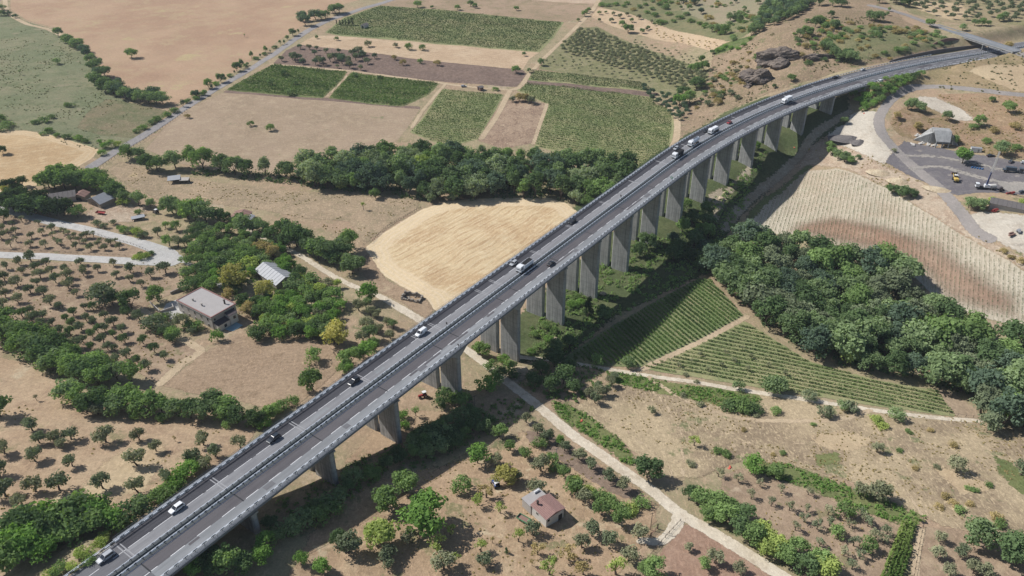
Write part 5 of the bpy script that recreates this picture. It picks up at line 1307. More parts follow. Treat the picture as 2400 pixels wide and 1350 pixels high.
plants([(1590,345,1.4),(1740,330,1.4),(1900,440,1.6),(1520,475,1.3),(1630,600,1.6),(1780,590,1.4),(1850,800,1.7),(1900,850,1.8),(1950,900,1.8),(2020,850,1.6),(2150,720,1.8),(2050,750,1.6),(1800,870,1.4),(2000,740,1.4),(700,490,1.4),(640,500,1.2),(430,330,1.4),(920,290,1.3),(60,570,1.8),(240,480,2),(300,500,2),(2200,950,2),(2230,1000,2),(520,230,1.6)], 1.6, "low", ["dry","olive","mid"], "small grey weed tuft bush on the dry meadow", "small bushes on the dry meadow", ZR, .15)
plants([(620,90,1.6),(700,140,1.4),(720,300,1.6),(600,240,1.4)], 1.6, "low", "olive", "small bush above the dirt road on the upper meadow", "small bushes on the upper meadow", (1400, 850, 3.0))
plants([(1395,945,5),(1405,930,5),(1430,905,5),(1420,925,4.5),(1380,930,4.5),(1440,890,4.5),(1400,915,4)], 4.8, "olive", ["olive","olived"], "olive tree on the slope between viaduct shade and meadow", "olives between the shade and the meadow", (0,0,1), .1)
plants([(1527,968,3.2)], 3, "shrub", "olive", "round grey bush with a small shadow on the upper meadow", None, (0,0,1), 0, .8)
plants([(1470,860,5.5),(1400,855,5),(1815,920,7.5)], 5.5, "shrub", ["wood","mid"], "dark bush at the lower end of the shaded vineyard", "bushes below the vineyards", (0,0,1), .05, .85)
plants([(1590,860),(1620,850),(1640,835),(1660,870),(1690,860),(1720,850),(1750,870),(1760,840),(1800,860),(1740,820),(1700,830),(1840,880)], 2.6, "olive_thin", "olive", "small grey olive among the rows of the sunny vineyard", "small olives in the sunny vineyard", (0,0,1), .12)

# ---------------------------------------------------------------- upper left
ZU = (0, 0, 3.0)
plants([(410,255,8),(500,320,8.5),(540,340,8.5),(480,300,7),(590,370,7),(610,400,7),(640,440,7.5),(660,500,8),(690,470,8),(740,540,9),(700,540,8),(670,600,10),(700,610,9),(740,640,10),(800,660,10),(850,680,9.5),(900,700,9.5),(950,700,9),(1000,720,9.5),(1050,730,9.5),(1100,740,9.5),(1150,730,9),(830,630,9),(1080,690,9),(560,330,7)], 8.8, "broad", ["blue","wood","wood"], "dark tree in the hedge bounding the big brown field", "hedge trees by the big brown field", ZU, .06, 1.2)
plants([(925,405,7.5)], 7, "broad", "mid", "lone round tree in the middle of the big brown field", None, ZU, 0, 1.2)
plants([(1722,262,3.5)], 3, "young", "mid", "tiny lone tree on the big brown field near the farm road", None, ZU, 0)
plants([(405,450,5)], 5, "shrub", "wood", "bush on the greenish pasture at the left", None, ZU, 0)
plants([(145,525,4.5)], 4, "young", "silver", "pale slim tree on the greenish pasture", None, ZU, 0)
plants([(10,110,6),(60,110,5),(110,125,4),(20,70,6)], 5, "shrub", ["blue","wood"], "dark bush at the upper left corner", "bushes at the upper left corner", ZU, .1)
plants([(1290,750,6),(1360,690,6),(1385,690,7),(1440,670,4),(1470,620,7),(1490,630,4),(1555,580,7.5),(1590,570,4),(1650,520,3),(1665,500,7),(1700,480,7.5),(1740,460,3),(1770,410,6.5),(1830,400,3),(1870,370,6.5),(1900,370,3),(1970,315,5),(2000,310,4),(2020,280,4.5),(2060,250,6),(2100,235,5)], 5, ["tall","broad"], ["wood","blue","mid"], "slender roadside tree between the farm road and the brown field", "roadside trees of the farm road", ZU, .12)
plants([(1320,720,3),(1380,700,3),(1420,670,2.8),(1520,600,2.8),(1620,540,2.8),(1720,470,2.8),(1800,420,2.8),(1860,385,2.6),(1930,340,2.6),(1230,790,3.5),(1170,820,3.5),(1110,850,3.5),(1060,870,3.5),(1000,910,3),(960,930,2.6)], 3, "low", ["wood","mid"], "low roadside bush along the farm road", "low roadside bushes of the farm road", ZU, .1)
plants([(2150,180,10),(2130,150,9),(2220,140,10.5),(2260,140,9),(2290,130,8),(2360,100,9.5),(2340,90,9),(2390,90,9)], 10, "broad", ["wood","blue"], "big dark tree beside the upper end of the farm road", "dark trees at the upper farm road", ZU, .08, 1.15)
plants([(20,1080,5)], 5, "broad", "dark", "dark tree at the left edge on the golden stubble", None, ZU, 0)
plants([(720,1090,4),(780,1030,4.5),(830,1030,4),(740,1040,3.5),(700,1010,3)], 4, "shrub", ["bright","lime","mid"], "green bush at the corner of the golden stubble and the farm road", "bushes at the stubble corner", ZU, .1)
plants([(345,930,3),(400,960,3),(470,970,3),(300,950,2.5),(550,980,3),(600,1000,3),(490,750,3),(310,860,3.5),(250,870,3),(360,830,3),(60,890,4),(20,920,4),(10,850,4)], 3, "low", ["wood","mid"], "rough bush on the green pasture at the left", "rough bushes on the left pasture", ZU, .15)
plants([(1765,885,3.6),(1900,915,4)], 4, "shrub", ["dry","mid"], "small tree on the tan meadow beyond the wood", "small trees on the tan meadow", ZU)
plants([(1320,830,3)], 3, "shrub", "dry", "small dry bush beside the farm road on the tan meadow", None, ZU, 0)
ZT = (600, 0, 4.0)
plants([(270,705,4.5),(140,800,4),(370,800,4),(315,890,5.5),(925,720,4.5),(1165,740,3.5)], 4, "shrub", ["wood","dark"], "dark bush in the ragged green plots", "dark bushes in the ragged green plots", ZT)
plants([(370,580,8),(345,560,7),(440,600,6),(410,570,6),(560,610,6),(630,610,7),(590,590,6),(700,580,7),(740,560,6.5),(810,600,8),(780,570,7),(880,640,8),(870,600,7),(940,570,7),(985,660,5),(1045,600,6),(765,640,3.5),(240,575,5),(415,460,5),(500,465,5.5),(570,470,5),(550,520,5),(660,500,5),(780,500,4.5),(1115,550,5),(970,520,9),(910,530,7),(1000,550,7)], 6, "olive", ["olived","blue","olive"], "grey green olive in the cluster on the dark ploughed plot", "olives on the ploughed plot", ZT, .1)
plants([(1055,440,6.5),(1310,445,4),(1430,465,5.5),(1560,470,5),(755,380,4),(567,362,3.2)], 5, "shrub", ["mid","wood","olive"], "round tree standing on the pale stubble strip", "trees on the pale stubble strip", ZT, .08, .8)
plants([(1295,560,4.5),(1380,610,4.5),(1540,595,4),(1700,615,5)], 4.5, "shrub", ["mid","dry"], "bush on the upper edge of the ploughed plot", "bushes on the ploughed plot edge", ZT, .08, .8)
plants([(757,230,5),(787,233,5),(815,233,5.5),(843,233,6),(873,233,6.5),(906,236,7.5)], 6, "cypress", "conifer", "slim dark cypress in the short row beside the vineyard hut", "cypresses beside the vineyard hut", ZT, .04, 1.8)
plants([(1515,70,6.5),(1890,95,5.5),(2010,60,6),(2050,75,5),(1650,80,3.5)], 5.5, "broad", ["mid","wood"], "small tree on the dry strip above the top vineyard", "trees above the top vineyard", ZT, .08, 1.1)
plants([(2245,850,3)], 3, "low", "mid", "low round bush right of the small vineyard hut", None, ZT, 0)
ZV = (800, 0, 3.0)
plants([(1205,715,4.5),(1250,710,6),(1290,715,6),(1335,730,6),(1310,715,5)], 6, "broad", ["dry","olive"], "brownish tree in the clump at the corner of the brown plot", "brownish trees at the brown plot corner", ZV, .06, 1.1)
plants([(1230,515,6)], 6, "broad", "mid", "dark tree beside the pale vineyard track at the ploughed plot", None, ZV, 0, 1.15)
plants([(1405,460,6),(1320,510,4)], 5, "broad", ["wood","mid"], "tree at the left corner of the olive grove", "trees at the grove corner", ZV)
plants([(1230,75,5.5),(1710,115,5),(1665,150,3.5),(1720,95,4),(1740,85,4),(1285,395,3.5)], 5, "broad", ["wood","mid"], "tree near the upper track and the top vineyard", "trees near the upper track", ZV)
# olive grove
grove("olive_grove", [(1330,95),(1362,72),(1400,76),(1470,108),(1590,150),(1650,180),(1660,205),(1590,208),(1510,178),(1420,152),(1310,120)], 4.8, 4.6, "olive", "olive", "dense grey green olive grove beyond the large vineyard", "olive grove", 51)
grove("olive_grove", [(1480,95),(1600,128),(1670,150),(1680,175),(1650,175),(1560,140),(1470,112)], 6.4, 3.2, "olive_thin", "olive", "sparse rows of small olives beside the dense grove", "olive grove", 52)
grove("olive_grove", [(1310,130),(1420,162),(1520,190),(1500,195),(1400,176),(1270,150)], 7.5, 3.4, "olive_thin", "olive", "scattered small olives below the dense grove", "olive grove", 53)
ZX = (1400, 0, 4.8)
plants([(345,370,8.5),(280,300,6)], 8, "broad", "mid", "leafy green tree on the pale sandy strip", "leafy trees on the sandy strip", ZX, .05, 1.1)
plants([(25,165),(95,150,3),(180,175),(255,205,4.5),(330,180,4),(20,245,3.5),(160,255,5),(385,250,4),(500,375,5),(570,330,3.5),(550,345,3.5),(610,260,4),(640,290,3),(465,215,4.5)], 4, "broad", ["olive","wood"], "small round tree on the pale sandy strip", "small trees on the sandy strip", ZX, .08)
grove("olive_grove", [(1535,70),(1640,95),(1690,108),(1670,118),(1600,105),(1540,88)], 6.0, 2.6, "olive_thin", "dry", "thin young trees in the right part of the sandy strip", "young trees", 54)
plants([(1345,390,9),(1430,390,9),(1290,360,7)], 9, "broad", ["mid","wood"], "leafy tree at the end of the sandy strip below the scrub", "trees at the end of the sandy strip", ZX, .05, 1.05)
plants([(1490,245,9),(1600,250,8.5),(1560,230,8),(1650,130,6)], 8, "tall", "wood", "tall tree on the upper olive meadow", "tall trees on the upper meadow", ZX, .05, 1.5)
plants([(945,35,5),(1035,115,6),(1165,160,6.5),(1350,50,4.5),(1550,35,4.5),(1805,50,5),(1090,60,9),(940,105,4),(1505,60,3.5)], 5.5, "broad", ["wood","blue"], "dark tree on the scrub and meadow at the top edge", "trees on the top meadow", ZX, .08)
plants([(210,60),(300,80),(400,120),(480,90),(560,150),(640,180),(760,100,4),(860,250),(930,210),(1000,170,4),(690,60),(800,170),(1050,250),(1150,280),(1250,220,4.5),(120,70,4),(50,70,4),(700,270,4.5),(540,60),(620,110),(330,50),(770,260,3)], 3.4, "low", ["wood","mid","dry"], "bush in the green scrub at the top of the view", "bushes in the top scrub", ZX, .15)
plants([(1120,820,8),(1200,800,8),(1170,700,6),(1290,610,4),(1050,800,6)], 7, "broad", ["mid","wood"], "dark tree where the grove meets the rocky hill", "trees between grove and rocky hill", ZX, .08)
plants([(920,1180,8.5),(1040,1160,9.5),(1110,1000,9),(960,1080,8)], 9, "broad", ["mid","bright","dark"], "big green tree at the foot of the rocky hill", "big trees at the foot of the rocky hill", ZX, .06, 1.15)
plants([(1250,1190,5),(1350,1180,5),(1400,1080,4),(1500,1070,4.5),(1300,1100,4),(1570,1120,3.5),(1300,920,3.5),(1380,1120,4)], 4.5, "shrub", ["olived","mid","dry"], "shrub on the slope between rocky hill and viaduct", "shrubs below the rocky hill", ZX, .1)
grove("olive_grove", [(1500,205),(1540,218),(1600,235),(1612,265),(1585,285),(1555,250),(1520,232)], 6.0, 5.0, "olive", "blue", "olive trees at the upper right corner of the large vineyard", "olive grove", 55)
wood([(1760,85),(1790,70),(1830,55),(1880,30),(1915,-5),(1850,-20),(1800,15),(1765,55)], 6.0, 7.5, ["broad","wood"], ["blue","wood"], "tree in the dense belt climbing the rocky hill", "trees of the hill belt", 56, .15)
plants([(1580,560,2.5),(1500,550,2.5),(1400,570,2.8),(1440,530,2.6),(1340,590,3),(1650,510,2.6),(1720,450,2.4)], 2.6, "low", "bright", "bright reed bush in the green strip below the rocky hill", "reed bushes below the rocky hill", ZX)
# hill and cutting on the right
ZY = (1600, 0, 3.0)
plants([(760,570,5),(930,190,9),(870,250,7.5),(820,260,6),(1000,210,6),(1060,200,7),(1040,120,6),(640,620,3),(850,240,5),(960,170,7)], 6, "broad", ["mid","wood","dark"], "tree on top of the brown rocky hill", "trees on the rocky hill", ZY, .08, 1.1)
plants([(990,350,8),(1030,370,8),(1070,410,8),(1120,430,7),(1180,440,8.5),(1160,410,8),(1010,330,7)], 8, "broad", ["wood","dark"], "dark tree in the clump above the far motorway bend", "dark trees above the far bend", ZY, .06, 1.1)
plants([(1350,150,9),(1310,140,8),(1390,150,8)], 9, "broad", ["wood","mid"], "big tree below the road that climbs to the overpass", "big trees below the overpass road", ZY, .05, 1.1)
plants([(1385,280,5),(1380,225,5),(1440,110,4),(1450,80,4)], 5, "tall", "wood", "dark upright tree on the grassy cutting slope", "upright trees on the cutting slope", ZY, .05, 1.4)
plants([(1735,190,7)], 7, "broad", "mid", "green tree at the left end of the overpass", None, ZY, 0)
plants([(2280,350,6.5)], 6, "broad", "dry", "feathery tree at the right end of the overpass", None, ZY, 0, 1.1)
plants([(1970,215,5),(2100,180,6),(2050,180,5),(2260,145,7),(2230,150,6),(2150,180,4)], 6, "broad", ["wood","mid"], "tree on the slope right behind the overpass", "trees behind the overpass", ZY, .08, 1.1)
grove("olive_grove", [(2110,5),(2150,25),(2220,45),(2320,50),(2420,60),(2440,-30),(2300,-30),(2180,-20)], 9.0, 5.5, "olive", "olived", "olive grove on the bright slope at the upper right corner", "olive grove", 57)
plants([(1500,30,9),(1550,45,9),(1480,20,8),(1600,30,7),(960,40,9),(1050,45,9),(1120,50,8),(1380,20,7)], 9, "broad", ["dark","wood"], "dark tree at the top edge near the overpass road", "dark trees at the top edge", ZY, .06, 1.2)
plants([(1250,350,2.5),(1300,330,2.5),(1350,400,2.6),(1420,380,2.6),(1500,350,2.6),(1560,330,2.5),(1620,310,2.5),(1680,280,2.4),(1100,300,2.6),(1150,270,2.6),(1230,290,2.4),(1460,420,2.4),(1250,200,2.6),(1180,170,2.6),(1330,260,2.2),(1600,270,2.4),(1750,250,2.2),(1780,230,2.4)], 2.5, "low", ["mid","wood","dry"], "low scrub bush on the slope above the motorway cutting", "scrub above the cutting", ZY, .15)
plants([(1610,770,8.5),(1660,790,7.5),(1580,770,6)], 8, "broad", "wood", "dark tree clump inside the quarry road bend", "trees inside the quarry bend", ZY, .05, 1.0)
plants([(1500,840,5),(1650,920,5.5)], 5, "broad", "dry", "yellowish bush tree inside the quarry bend", "yellowish bushes in the quarry bend", ZY, .05)
plants([(1855,850,6.5)], 6, "broad", "wood", "small leafy tree above the concrete loading ramp", None, ZY, 0)
plants([(2080,890,7.5)], 7, "broad", "mid", "round green tree on the bank right of the ramp", None, ZY, 0, 1.1)
plants([(2280,790,7),(2170,715,3.5)], 7, "broad", "mid", "dark green tree at the upper right of the yard bank", "trees at the upper yard bank", ZY, .05, 1.1)
plants([(1965,1150,10)], 10, "broad", "bright", "spreading tree standing alone in the works yard", None, ZY, 0, 1.15)
plants([(2240,1090,8.5)], 8, "broad", "wood", "dark tree on the right edge of the works yard", None, ZY, 0, 1.1)
plants([(1905,1010,6)], 6, "tall", "mid", "narrow tree right of the concrete ramp", None, ZY, 0, 1.4)
plants([(1130,870,5)], 5, "broad", "wood", "dark bush on the pale ground near the last pier", None, ZY, 0, 1.1)
plants([(1485,1070,2.5)], 2.5, "shrub", "olive", "tiny grey bush at the edge of the works yard", None, ZY, 0)
plants([(1040,1090,6),(1090,1120,6.5),(1140,1140,6.5),(1180,1150,5),(1030,1050,5),(1230,1120,3)], 6, "broad", ["wood","mid"], "dark bush on the bank left of the works yard", "bushes left of the works yard", ZY, .06, 1.2)
plants([(2090,455,6),(2115,462,6.5),(2135,462,5)], 6, "broad", "dark", "dark bush beside the quarry road above the striped field", "bushes beside the quarry road", (0,0,1), .05, 1.2)
plants([(2270,488,6),(2290,492,6),(2305,488,5)], 6, "broad", "wood", "grey green bush below the works yard", "bushes below the works yard", (0,0,1), .05, 1.2)
plants([(2325,475,3.5),(2398,480,3.5)], 3.5, "shrub", "lime", "yellow green bush beside the long shed", "yellow green bushes by the shed", (0,0,1), .05)
plants([(2150,300,3),(2280,300,3),(2380,300,3.5),(2330,310,3),(2240,330,3),(2380,350,3),(2310,335,3)], 3, "low", ["dry","mid"], "dry bush on the brown yard bank", "dry bushes on the yard bank", (0,0,1))
plants([(2370,605,2.2),(2390,615,2.4),(2350,590,2.2)], 2.3, "low", "dry", "dry bush on the edge above the striped field", "dry bushes above the striped field", (0,0,1))

wood([(560,600),(620,590),(640,618),(690,640),(760,680),(800,740),(800,800),(740,800),(640,790),(590,740),(600,710),(660,700),(700,672),(680,650),(610,640),(560,640)], 6.2, 5.6, ["broad","shrub","broad"], ["mid","bright","dark","wood","lime"], "leafy garden tree in the green tangle round the metal barn", "garden tangle round the barn", 61, .25, 1.05)
wood([(440,640),(500,610),(560,600),(600,640),(560,690),(520,670),(470,670)], 5.5, 4.2, ["broad","shrub"], ["mid","dark","bright"], "tree in the garden tangle behind the flat roofed house", "garden tangle behind the house", 62, .25)
wood([(430,560),(470,540),(540,545),(600,560),(660,590),(600,600),(520,600),(460,600)], 5.5, 5.0, ["broad","shrub"], ["dark","mid","wood"], "dense thicket tree just above the end of the hairpin", "thicket above the hairpin end", 63, .2)
wood([(1660,200),(1700,160),(1760,120),(1800,100),(1800,150),(1750,200),(1700,240),(1640,280),(1600,300)], 5.5, 2.2, "low", ["dry","mid","dry","olive"], "scrub bush scattered on the brown rocky hillside", "scrub on the rocky hillside", 64, .5)
wood([(1860,60),(1960,40),(2060,50),(2150,70),(2220,100),(2100,130),(1980,150),(1900,160),(1850,110)], 6.0, 2.6, "low", ["dry","mid","wood"], "scrub bush scattered on the slope above the cutting", "scattered scrub above the cutting", 65, .5)
wood([(1440,-10),(1560,20),(1640,60),(1720,95),(1780,50),(1700,-20),(1560,-30)], 6.5, 2.8, "low", ["dry","wood","mid"], "scrub bush in the green scrubland at the top edge", "scattered scrub at the top edge", 66, .5)
wood([(2008,240),(2012,205),(2060,192),(2120,180),(2160,176),(2120,200),(2085,225),(2050,250),(2020,262)], 3.6, 3.2, "shrub", ["mid","dark","mid","bright"], "bush in the dense green mass on the embankment by the last pier", "dense bushes on the far embankment", 67, .3)
undergrowth("weeds", "dry scrub tufts on the brown banks round the works yard", [[(2100,262),(2250,285),(2480,320),(2480,390),(2330,362),(2200,338),(2085,290)], [(2190,222),(2480,238),(2480,330),(2255,256)], [(1890,345),(2000,352),(2150,420),(2265,535),(2400,625),(2230,535),(2080,440),(1900,385)]], 0.05, .34, .5, "dry", 16, thr=.48)
# ---------------------------------------------------------------- vine rows
rows([(765,78),(807,44),(893,15),(1030,24),(1180,40),(1318,54),(1296,87),(1260,121),(1040,103),(900,90),(797,82)], (800,80), (1258,119), 3.6, 1.25, 0.8, "vined", "long dark green vine row in the top vineyard", "rows of the top vineyard", per_m=8, size=.30)
rows([(1037,210),(1178,223),(1158,262),(1122,326),(1048,345),(962,309),(988,285)], (1037,210), (1178,223), 3.3, 1.1, 0.5, "vine", "vine row in the small vineyard left of the brown plot", "rows of the small vineyard", per_m=10, size=.26)
rows([(1233,195),(1380,210),(1528,230),(1574,260),(1575,300),(1567,350),(1520,396),(1440,398),(1252,340),(1286,247),(1215,212)], (1290,240), (1560,285), 3.3, 1.1, 0.5, "vine", "vine row in the large vineyard above the viaduct", "rows of the large vineyard", per_m=10, size=.26, gap=.06)
rows([(1244,165),(1330,173),(1500,193),(1536,213),(1420,205),(1240,187)], (1244,170), (1530,208), 3.4, 1.2, 0.55, "vined", "vine row in the narrow strip below the olive grove", "rows of the narrow vine strip", per_m=9, size=.28)
rows([(532,211),(588,179),(641,152),(813,169),(790,198),(757,228),(640,220)], (560,205), (757,222), 2.6, 1.3, 1.5, "vine", "ragged green row in the plot beside the farm road", "rows of the ragged plot by the farm road", per_m=8, size=.34, gap=.14)
rows([(772,230),(801,196),(823,172),(920,184),(1028,195),(1003,220),(945,248),(860,241)], (790,215), (1000,222), 2.6, 1.3, 1.5, "vine", "ragged green row in the plot right of the diagonal path", "rows of the ragged plot right of the path", per_m=8, size=.34, gap=.14)
rows([(1330,842),(1425,774),(1522,717),(1640,655),(1664,657),(1740,741),(1658,787),(1563,829),(1500,858),(1420,855)], (1634,667), (1732,742), 2.4, 1.4, 0.7, "vine", "vine row in the vineyard half shaded by the viaduct", "rows of the half shaded vineyard", per_m=20, size=.25)
rows([(1748,756),(1805,793),(1900,850),(2050,892),(2203,920),(2240,974),(2050,949),(1850,917),(1620,878),(1500,860),(1575,838),(1662,796)], (1640,860), (2100,950), 2.9, 1.05, 0.45, "vine", "vine row in the sunny vineyard beside the wood", "rows of the sunny vineyard", per_m=14, size=.22)
rows([(2114,1226),(2150,1229),(2133,1290),(2112,1390),(2055,1390),(2087,1290)], (2130,1230), (2085,1350), 1.1, 2.0, 0.8, "corn", "tall corn row in the small plot at the lower right", "corn rows", "corn_row", "corn row", per_m=12, size=.34, gap=0)
rows([(1775,515),(1808,468),(1890,404),(1960,398),(2080,446),(2230,540),(2400,645),(2410,755),(2290,735),(2205,705),(2145,645),(2050,595),(1900,560),(1800,540)], (2313,583), (2307,750), 2.05, 0.4, 0.5, "olived", "thin row of small dark plants on the striped field", "plant rows of the striped field", "plant_row", "plant row", per_m=4.5, size=.15, gap=.0)

# ---------------------------------------------------------------- undergrowth nobody could count
undergrowth("weeds", "green weeds and brambles on the valley floor below the viaduct", [[(1240,780),(1300,700),(1400,620),(1500,560),(1580,560),(1640,500),(1700,440),(1760,380),(1800,350),(1740,500),(1660,640),(1450,740),(1320,840)]], 0.10, .42, 1.3, "mid", 5, thr=.34)
undergrowth("weeds", "grass tufts and weeds on the dry meadow at the lower right", [[(1440,895),(1850,930),(2300,990),(2450,1030),(2450,1300),(2050,1150),(1740,1080),(1420,1010)]], 0.10, .24, .34, "dry", 6, thr=.48)
undergrowth("weeds", "green brush strips along the dirt road and the meadow", [[(1290,940),(1360,960),(1440,1020),(1500,1090),(1470,1090),(1390,1030),(1310,975)], [(1740,1075),(1850,1090),(1960,1130),(2060,1165),(2170,1215),(2130,1240),(2000,1190),(1880,1140),(1780,1110)], [(1422,872),(1500,880),(1620,905),(1790,930),(1770,965),(1560,925),(1430,895)]], 0.30, .30, 1.0, "bright", 7, thr=.30)
undergrowth("weeds", "rough green growth on the pasture at the upper left", [[(-100,60),(130,75),(225,180),(262,230),(390,262),(320,330),(240,370),(60,305),(-100,300)]], 0.03, .34, .42, "weed", 8)
undergrowth("weeds", "scrub growth on the brown rocky hill and the cutting slopes", [[(1672,125),(1790,90),(1900,40),(2050,40),(2230,100),(2100,138),(1930,180),(1800,220),(1680,270),(1620,310),(1640,230)], [(2010,225),(2150,172),(2330,124),(2450,120),(2380,222),(2150,202),(2030,262)]], 0.03, .4, .8, "weed", 9)
undergrowth("weeds", "dark undergrowth below the riverside wood and the right hand wood", [[(380,400),(700,435),(980,470),(1290,468),(1400,485),(1470,420),(1250,385),(1000,370),(760,400),(520,400)], [(1660,640),(1690,600),(1860,590),(2130,650),(2300,800),(2450,860),(2450,1010),(2200,905),(1900,838),(1745,728)], [(1560,600),(1660,520),(1700,590),(1660,650)]], 0.07, .55, 2.0, "dark", 10, thr=.40)
undergrowth("weeds", "weeds and brush on the shaded slope under the near spans", [[(640,1180),(880,1060),(1060,980),(1180,920),(1260,960),(1100,1060),(900,1120),(640,1290)], [(1200,890),(1320,850),(1420,870),(1440,900),(1330,960),(1250,920)]], 0.10, .36, 1.1, "mid", 11, thr=.40)
undergrowth("weeds", "garden undergrowth round the house and the metal barn", [[(440,640),(560,600),(700,640),(790,700),(790,780),(620,790),(560,720),(500,680)], [(430,560),(520,540),(640,560),(680,600),(560,600),(460,620)]], 0.08, .4, 1.2, "mid", 12, thr=.40)
undergrowth("weeds", "weeds and dry tufts in the garden orchard round the tiled cottage", [[(760,1200),(900,1120),(1080,1080),(1230,1010),(1400,1080),(1540,1180),(1450,1340),(1400,1400),(640,1400)]], 0.05, .24, .36, "dry", 13, thr=.52)
undergrowth("weeds", "weeds and tufts between the olives on the left orchards", [[(0,612),(430,620),(350,720),(470,820),(375,905),(300,862),(0,770)], [(0,860),(250,955),(610,985),(480,1130),(350,1185),(0,1290)], [(1700,1110),(1740,1098),(1880,1145),(2000,1195),(2120,1245),(2080,1380),(1950,1380),(1850,1320),(1760,1220)]], 0.05, .24, .34, "dry", 14, thr=.53)
undergrowth("weeds", "rough tufts and low weeds on the dry pasture by the barns", [[(280,385),(600,445),(980,475),(900,540),(850,575),(700,510),(500,478),(310,440)]], 0.06, .3, .34, "dry", 15, thr=.52)

# ---------------------------------------------------------------- buildings
def z_from(p, v):
    """height at ground position p whose picture row is v"""
    lo, hi = p[2] - 5, p[2] + 80
    for _ in range(50):
        m = (lo + hi) / 2
        b = p[1] * math.cos(PITCH) - (m - CAMZ) * math.sin(PITCH); c = p[1] * math.sin(PITCH) + (m - CAMZ) * math.cos(PITCH)
        if 675 - FPX * c / b > v: lo = m
        else: hi = m
    return (lo + hi) / 2

m_plaster = m_plain("plaster_grey", (182, 174, 164), 0.9, var=0.16, scale=0.8)
m_plaster_w = m_plain("plaster_white", (214, 208, 198), 0.9, var=0.12, scale=0.8)
m_roofflat = m_plain("roof_flat_grey", (172, 166, 162), 0.9, var=0.14, scale=0.5)
m_redtrim = m_plain("roof_edge_red", (150, 104, 96), 0.85, var=0.15, scale=1)
m_glass = m_plain("window_dark", (44, 48, 54), 0.15, 0, 0.6, var=0.1)
m_dkroof = m_plain("porch_roof_dark", (84, 74, 76), 0.85, var=0.2, scale=1)
m_metal = m_plain("sheet_metal_roof", (160, 163, 168), 0.55, 0.2, 0.4, var=0.10, scale=0.6)
m_metal2 = m_plain("sheet_metal_pale", (158, 160, 164), 0.6, 0.1, 0.4, var=0.12, scale=0.6)
m_oldtile = m_plain("roof_old_grey_tile", (112, 106, 104), 0.9, var=0.22, scale=0.9)
m_stone = m_plain("rubble_stone", (156, 146, 132), 0.95, var=0.28, scale=1.4)
m_rock = m_ground("dark_rock", (128, 114, 104), (106, 96, 92), (152, 134, 116), patch=0.3, mid=0.6, grain=2.0, gk=0.45, sheet=False, bump=1.0)
m_rust_sheet = m_plain("rusty_sheet", (150, 112, 98), 0.8, var=0.25, scale=0.8)
m_wood = m_plain("weathered_wood", (128, 112, 92), 0.9, var=0.2, scale=2)
m_iron = m_plain("dark_iron", (70, 62, 58), 0.7, 0.3, 0.3, var=0.2)
m_blue = m_plain("blue_plastic", (60, 128, 190), 0.5, var=0.15)
m_tealtarp = m_plain("pale_blue_tarp", (140, 176, 186), 0.7, var=0.2)
m_redp = m_plain("red_paint", (176, 54, 48), 0.5, var=0.15)
m_green = m_plain("green_paint", (96, 170, 118), 0.5, var=0.12)
m_yellow = m_plain("yellow_paint", (222, 186, 60), 0.5, var=0.12)
m_whitep = m_plain("white_paint", (232, 232, 230), 0.4, 0, 0.5, var=0.04)
m_black = m_plain("black_rubber", (38, 38, 40), 0.85, var=0.15)
m_gravel = m_ground("gravel_heap", (120, 114, 112), (108, 102, 102), (134, 126, 120), patch=0.2, mid=0.8, grain=3, gk=0.3, sheet=False)
m_spoil = m_ground("spoil_heap", (206, 186, 152), (192, 168, 134), (176, 150, 118), patch=0.2, mid=0.8, grain=3, gk=0.3, sheet=False)
def _tile():
    t = NT("roof_tiles_red"); c = t.coord()
    v = t.mapping(c, 0.0, (1, 1, 1)); sp = t.n("ShaderNodeSeparateXYZ"); t.l(v, sp.inputs[0])
    w = t.ramp(t.math('SINE', t.math('MULTIPLY', sp.outputs[0], 2 * math.pi / 0.55)), -0.4, 0.8)
    col = t.mix(t.ramp(t.noise(c, 2.2, 4, .7), .35, .65), alb((158, 118, 108)), alb((136, 100, 94)))
    col = t.mix(t.math('MULTIPLY', w, 0.35), col, alb((186, 152, 138)))
    return t.done(t.bsdf(col, 0.9, 0, 0.1))
m_tile = _tile()

def rect_world(pb, pr, pl, z):
    """a rectangle from its near, right and left corner pixels on the plane z: origin, angle of x (near->right), lengths"""
    b, r, l = on_z(*pb, z)[:2], on_z(*pr, z)[:2], on_z(*pl, z)[:2]
    ex = r - b; Lx = float(np.linalg.norm(ex)); ex /= Lx
    ey = l - b; Ly = float(np.linalg.norm(ey))
    a1 = math.atan2(ex[1], ex[0]); a2 = math.atan2(ey[1], ey[0]) - math.pi / 2
    d_ = (a2 - a1 + math.pi) % (2 * math.pi) - math.pi
    return b, a1 + d_ / 2, Lx, Ly

def window(par, c, face, w=0.95, h=1.4, frame=m_plaster_w):
    """a framed window on a wall face: 'x' faces -x, 'y' faces -y"""
    b = MB(); t = 0.09
    if face == 'x':
        b.box((c[0] - .03, c[1], c[2]), (.1, w + .24, h + .24)); f = b.build("window", frame, par)
        g = MB(); g.box((c[0] - .065, c[1], c[2]), (.07, w, h)); g.build("pane", m_glass, f)
    else:
        b.box((c[0], c[1] - .03, c[2]), (w + .24, .1, h + .24)); f = b.build("window", frame, par)
        g = MB(); g.box((c[0], c[1] - .065, c[2]), (w, .07, h)); g.build("pane", m_glass, f)
    return f

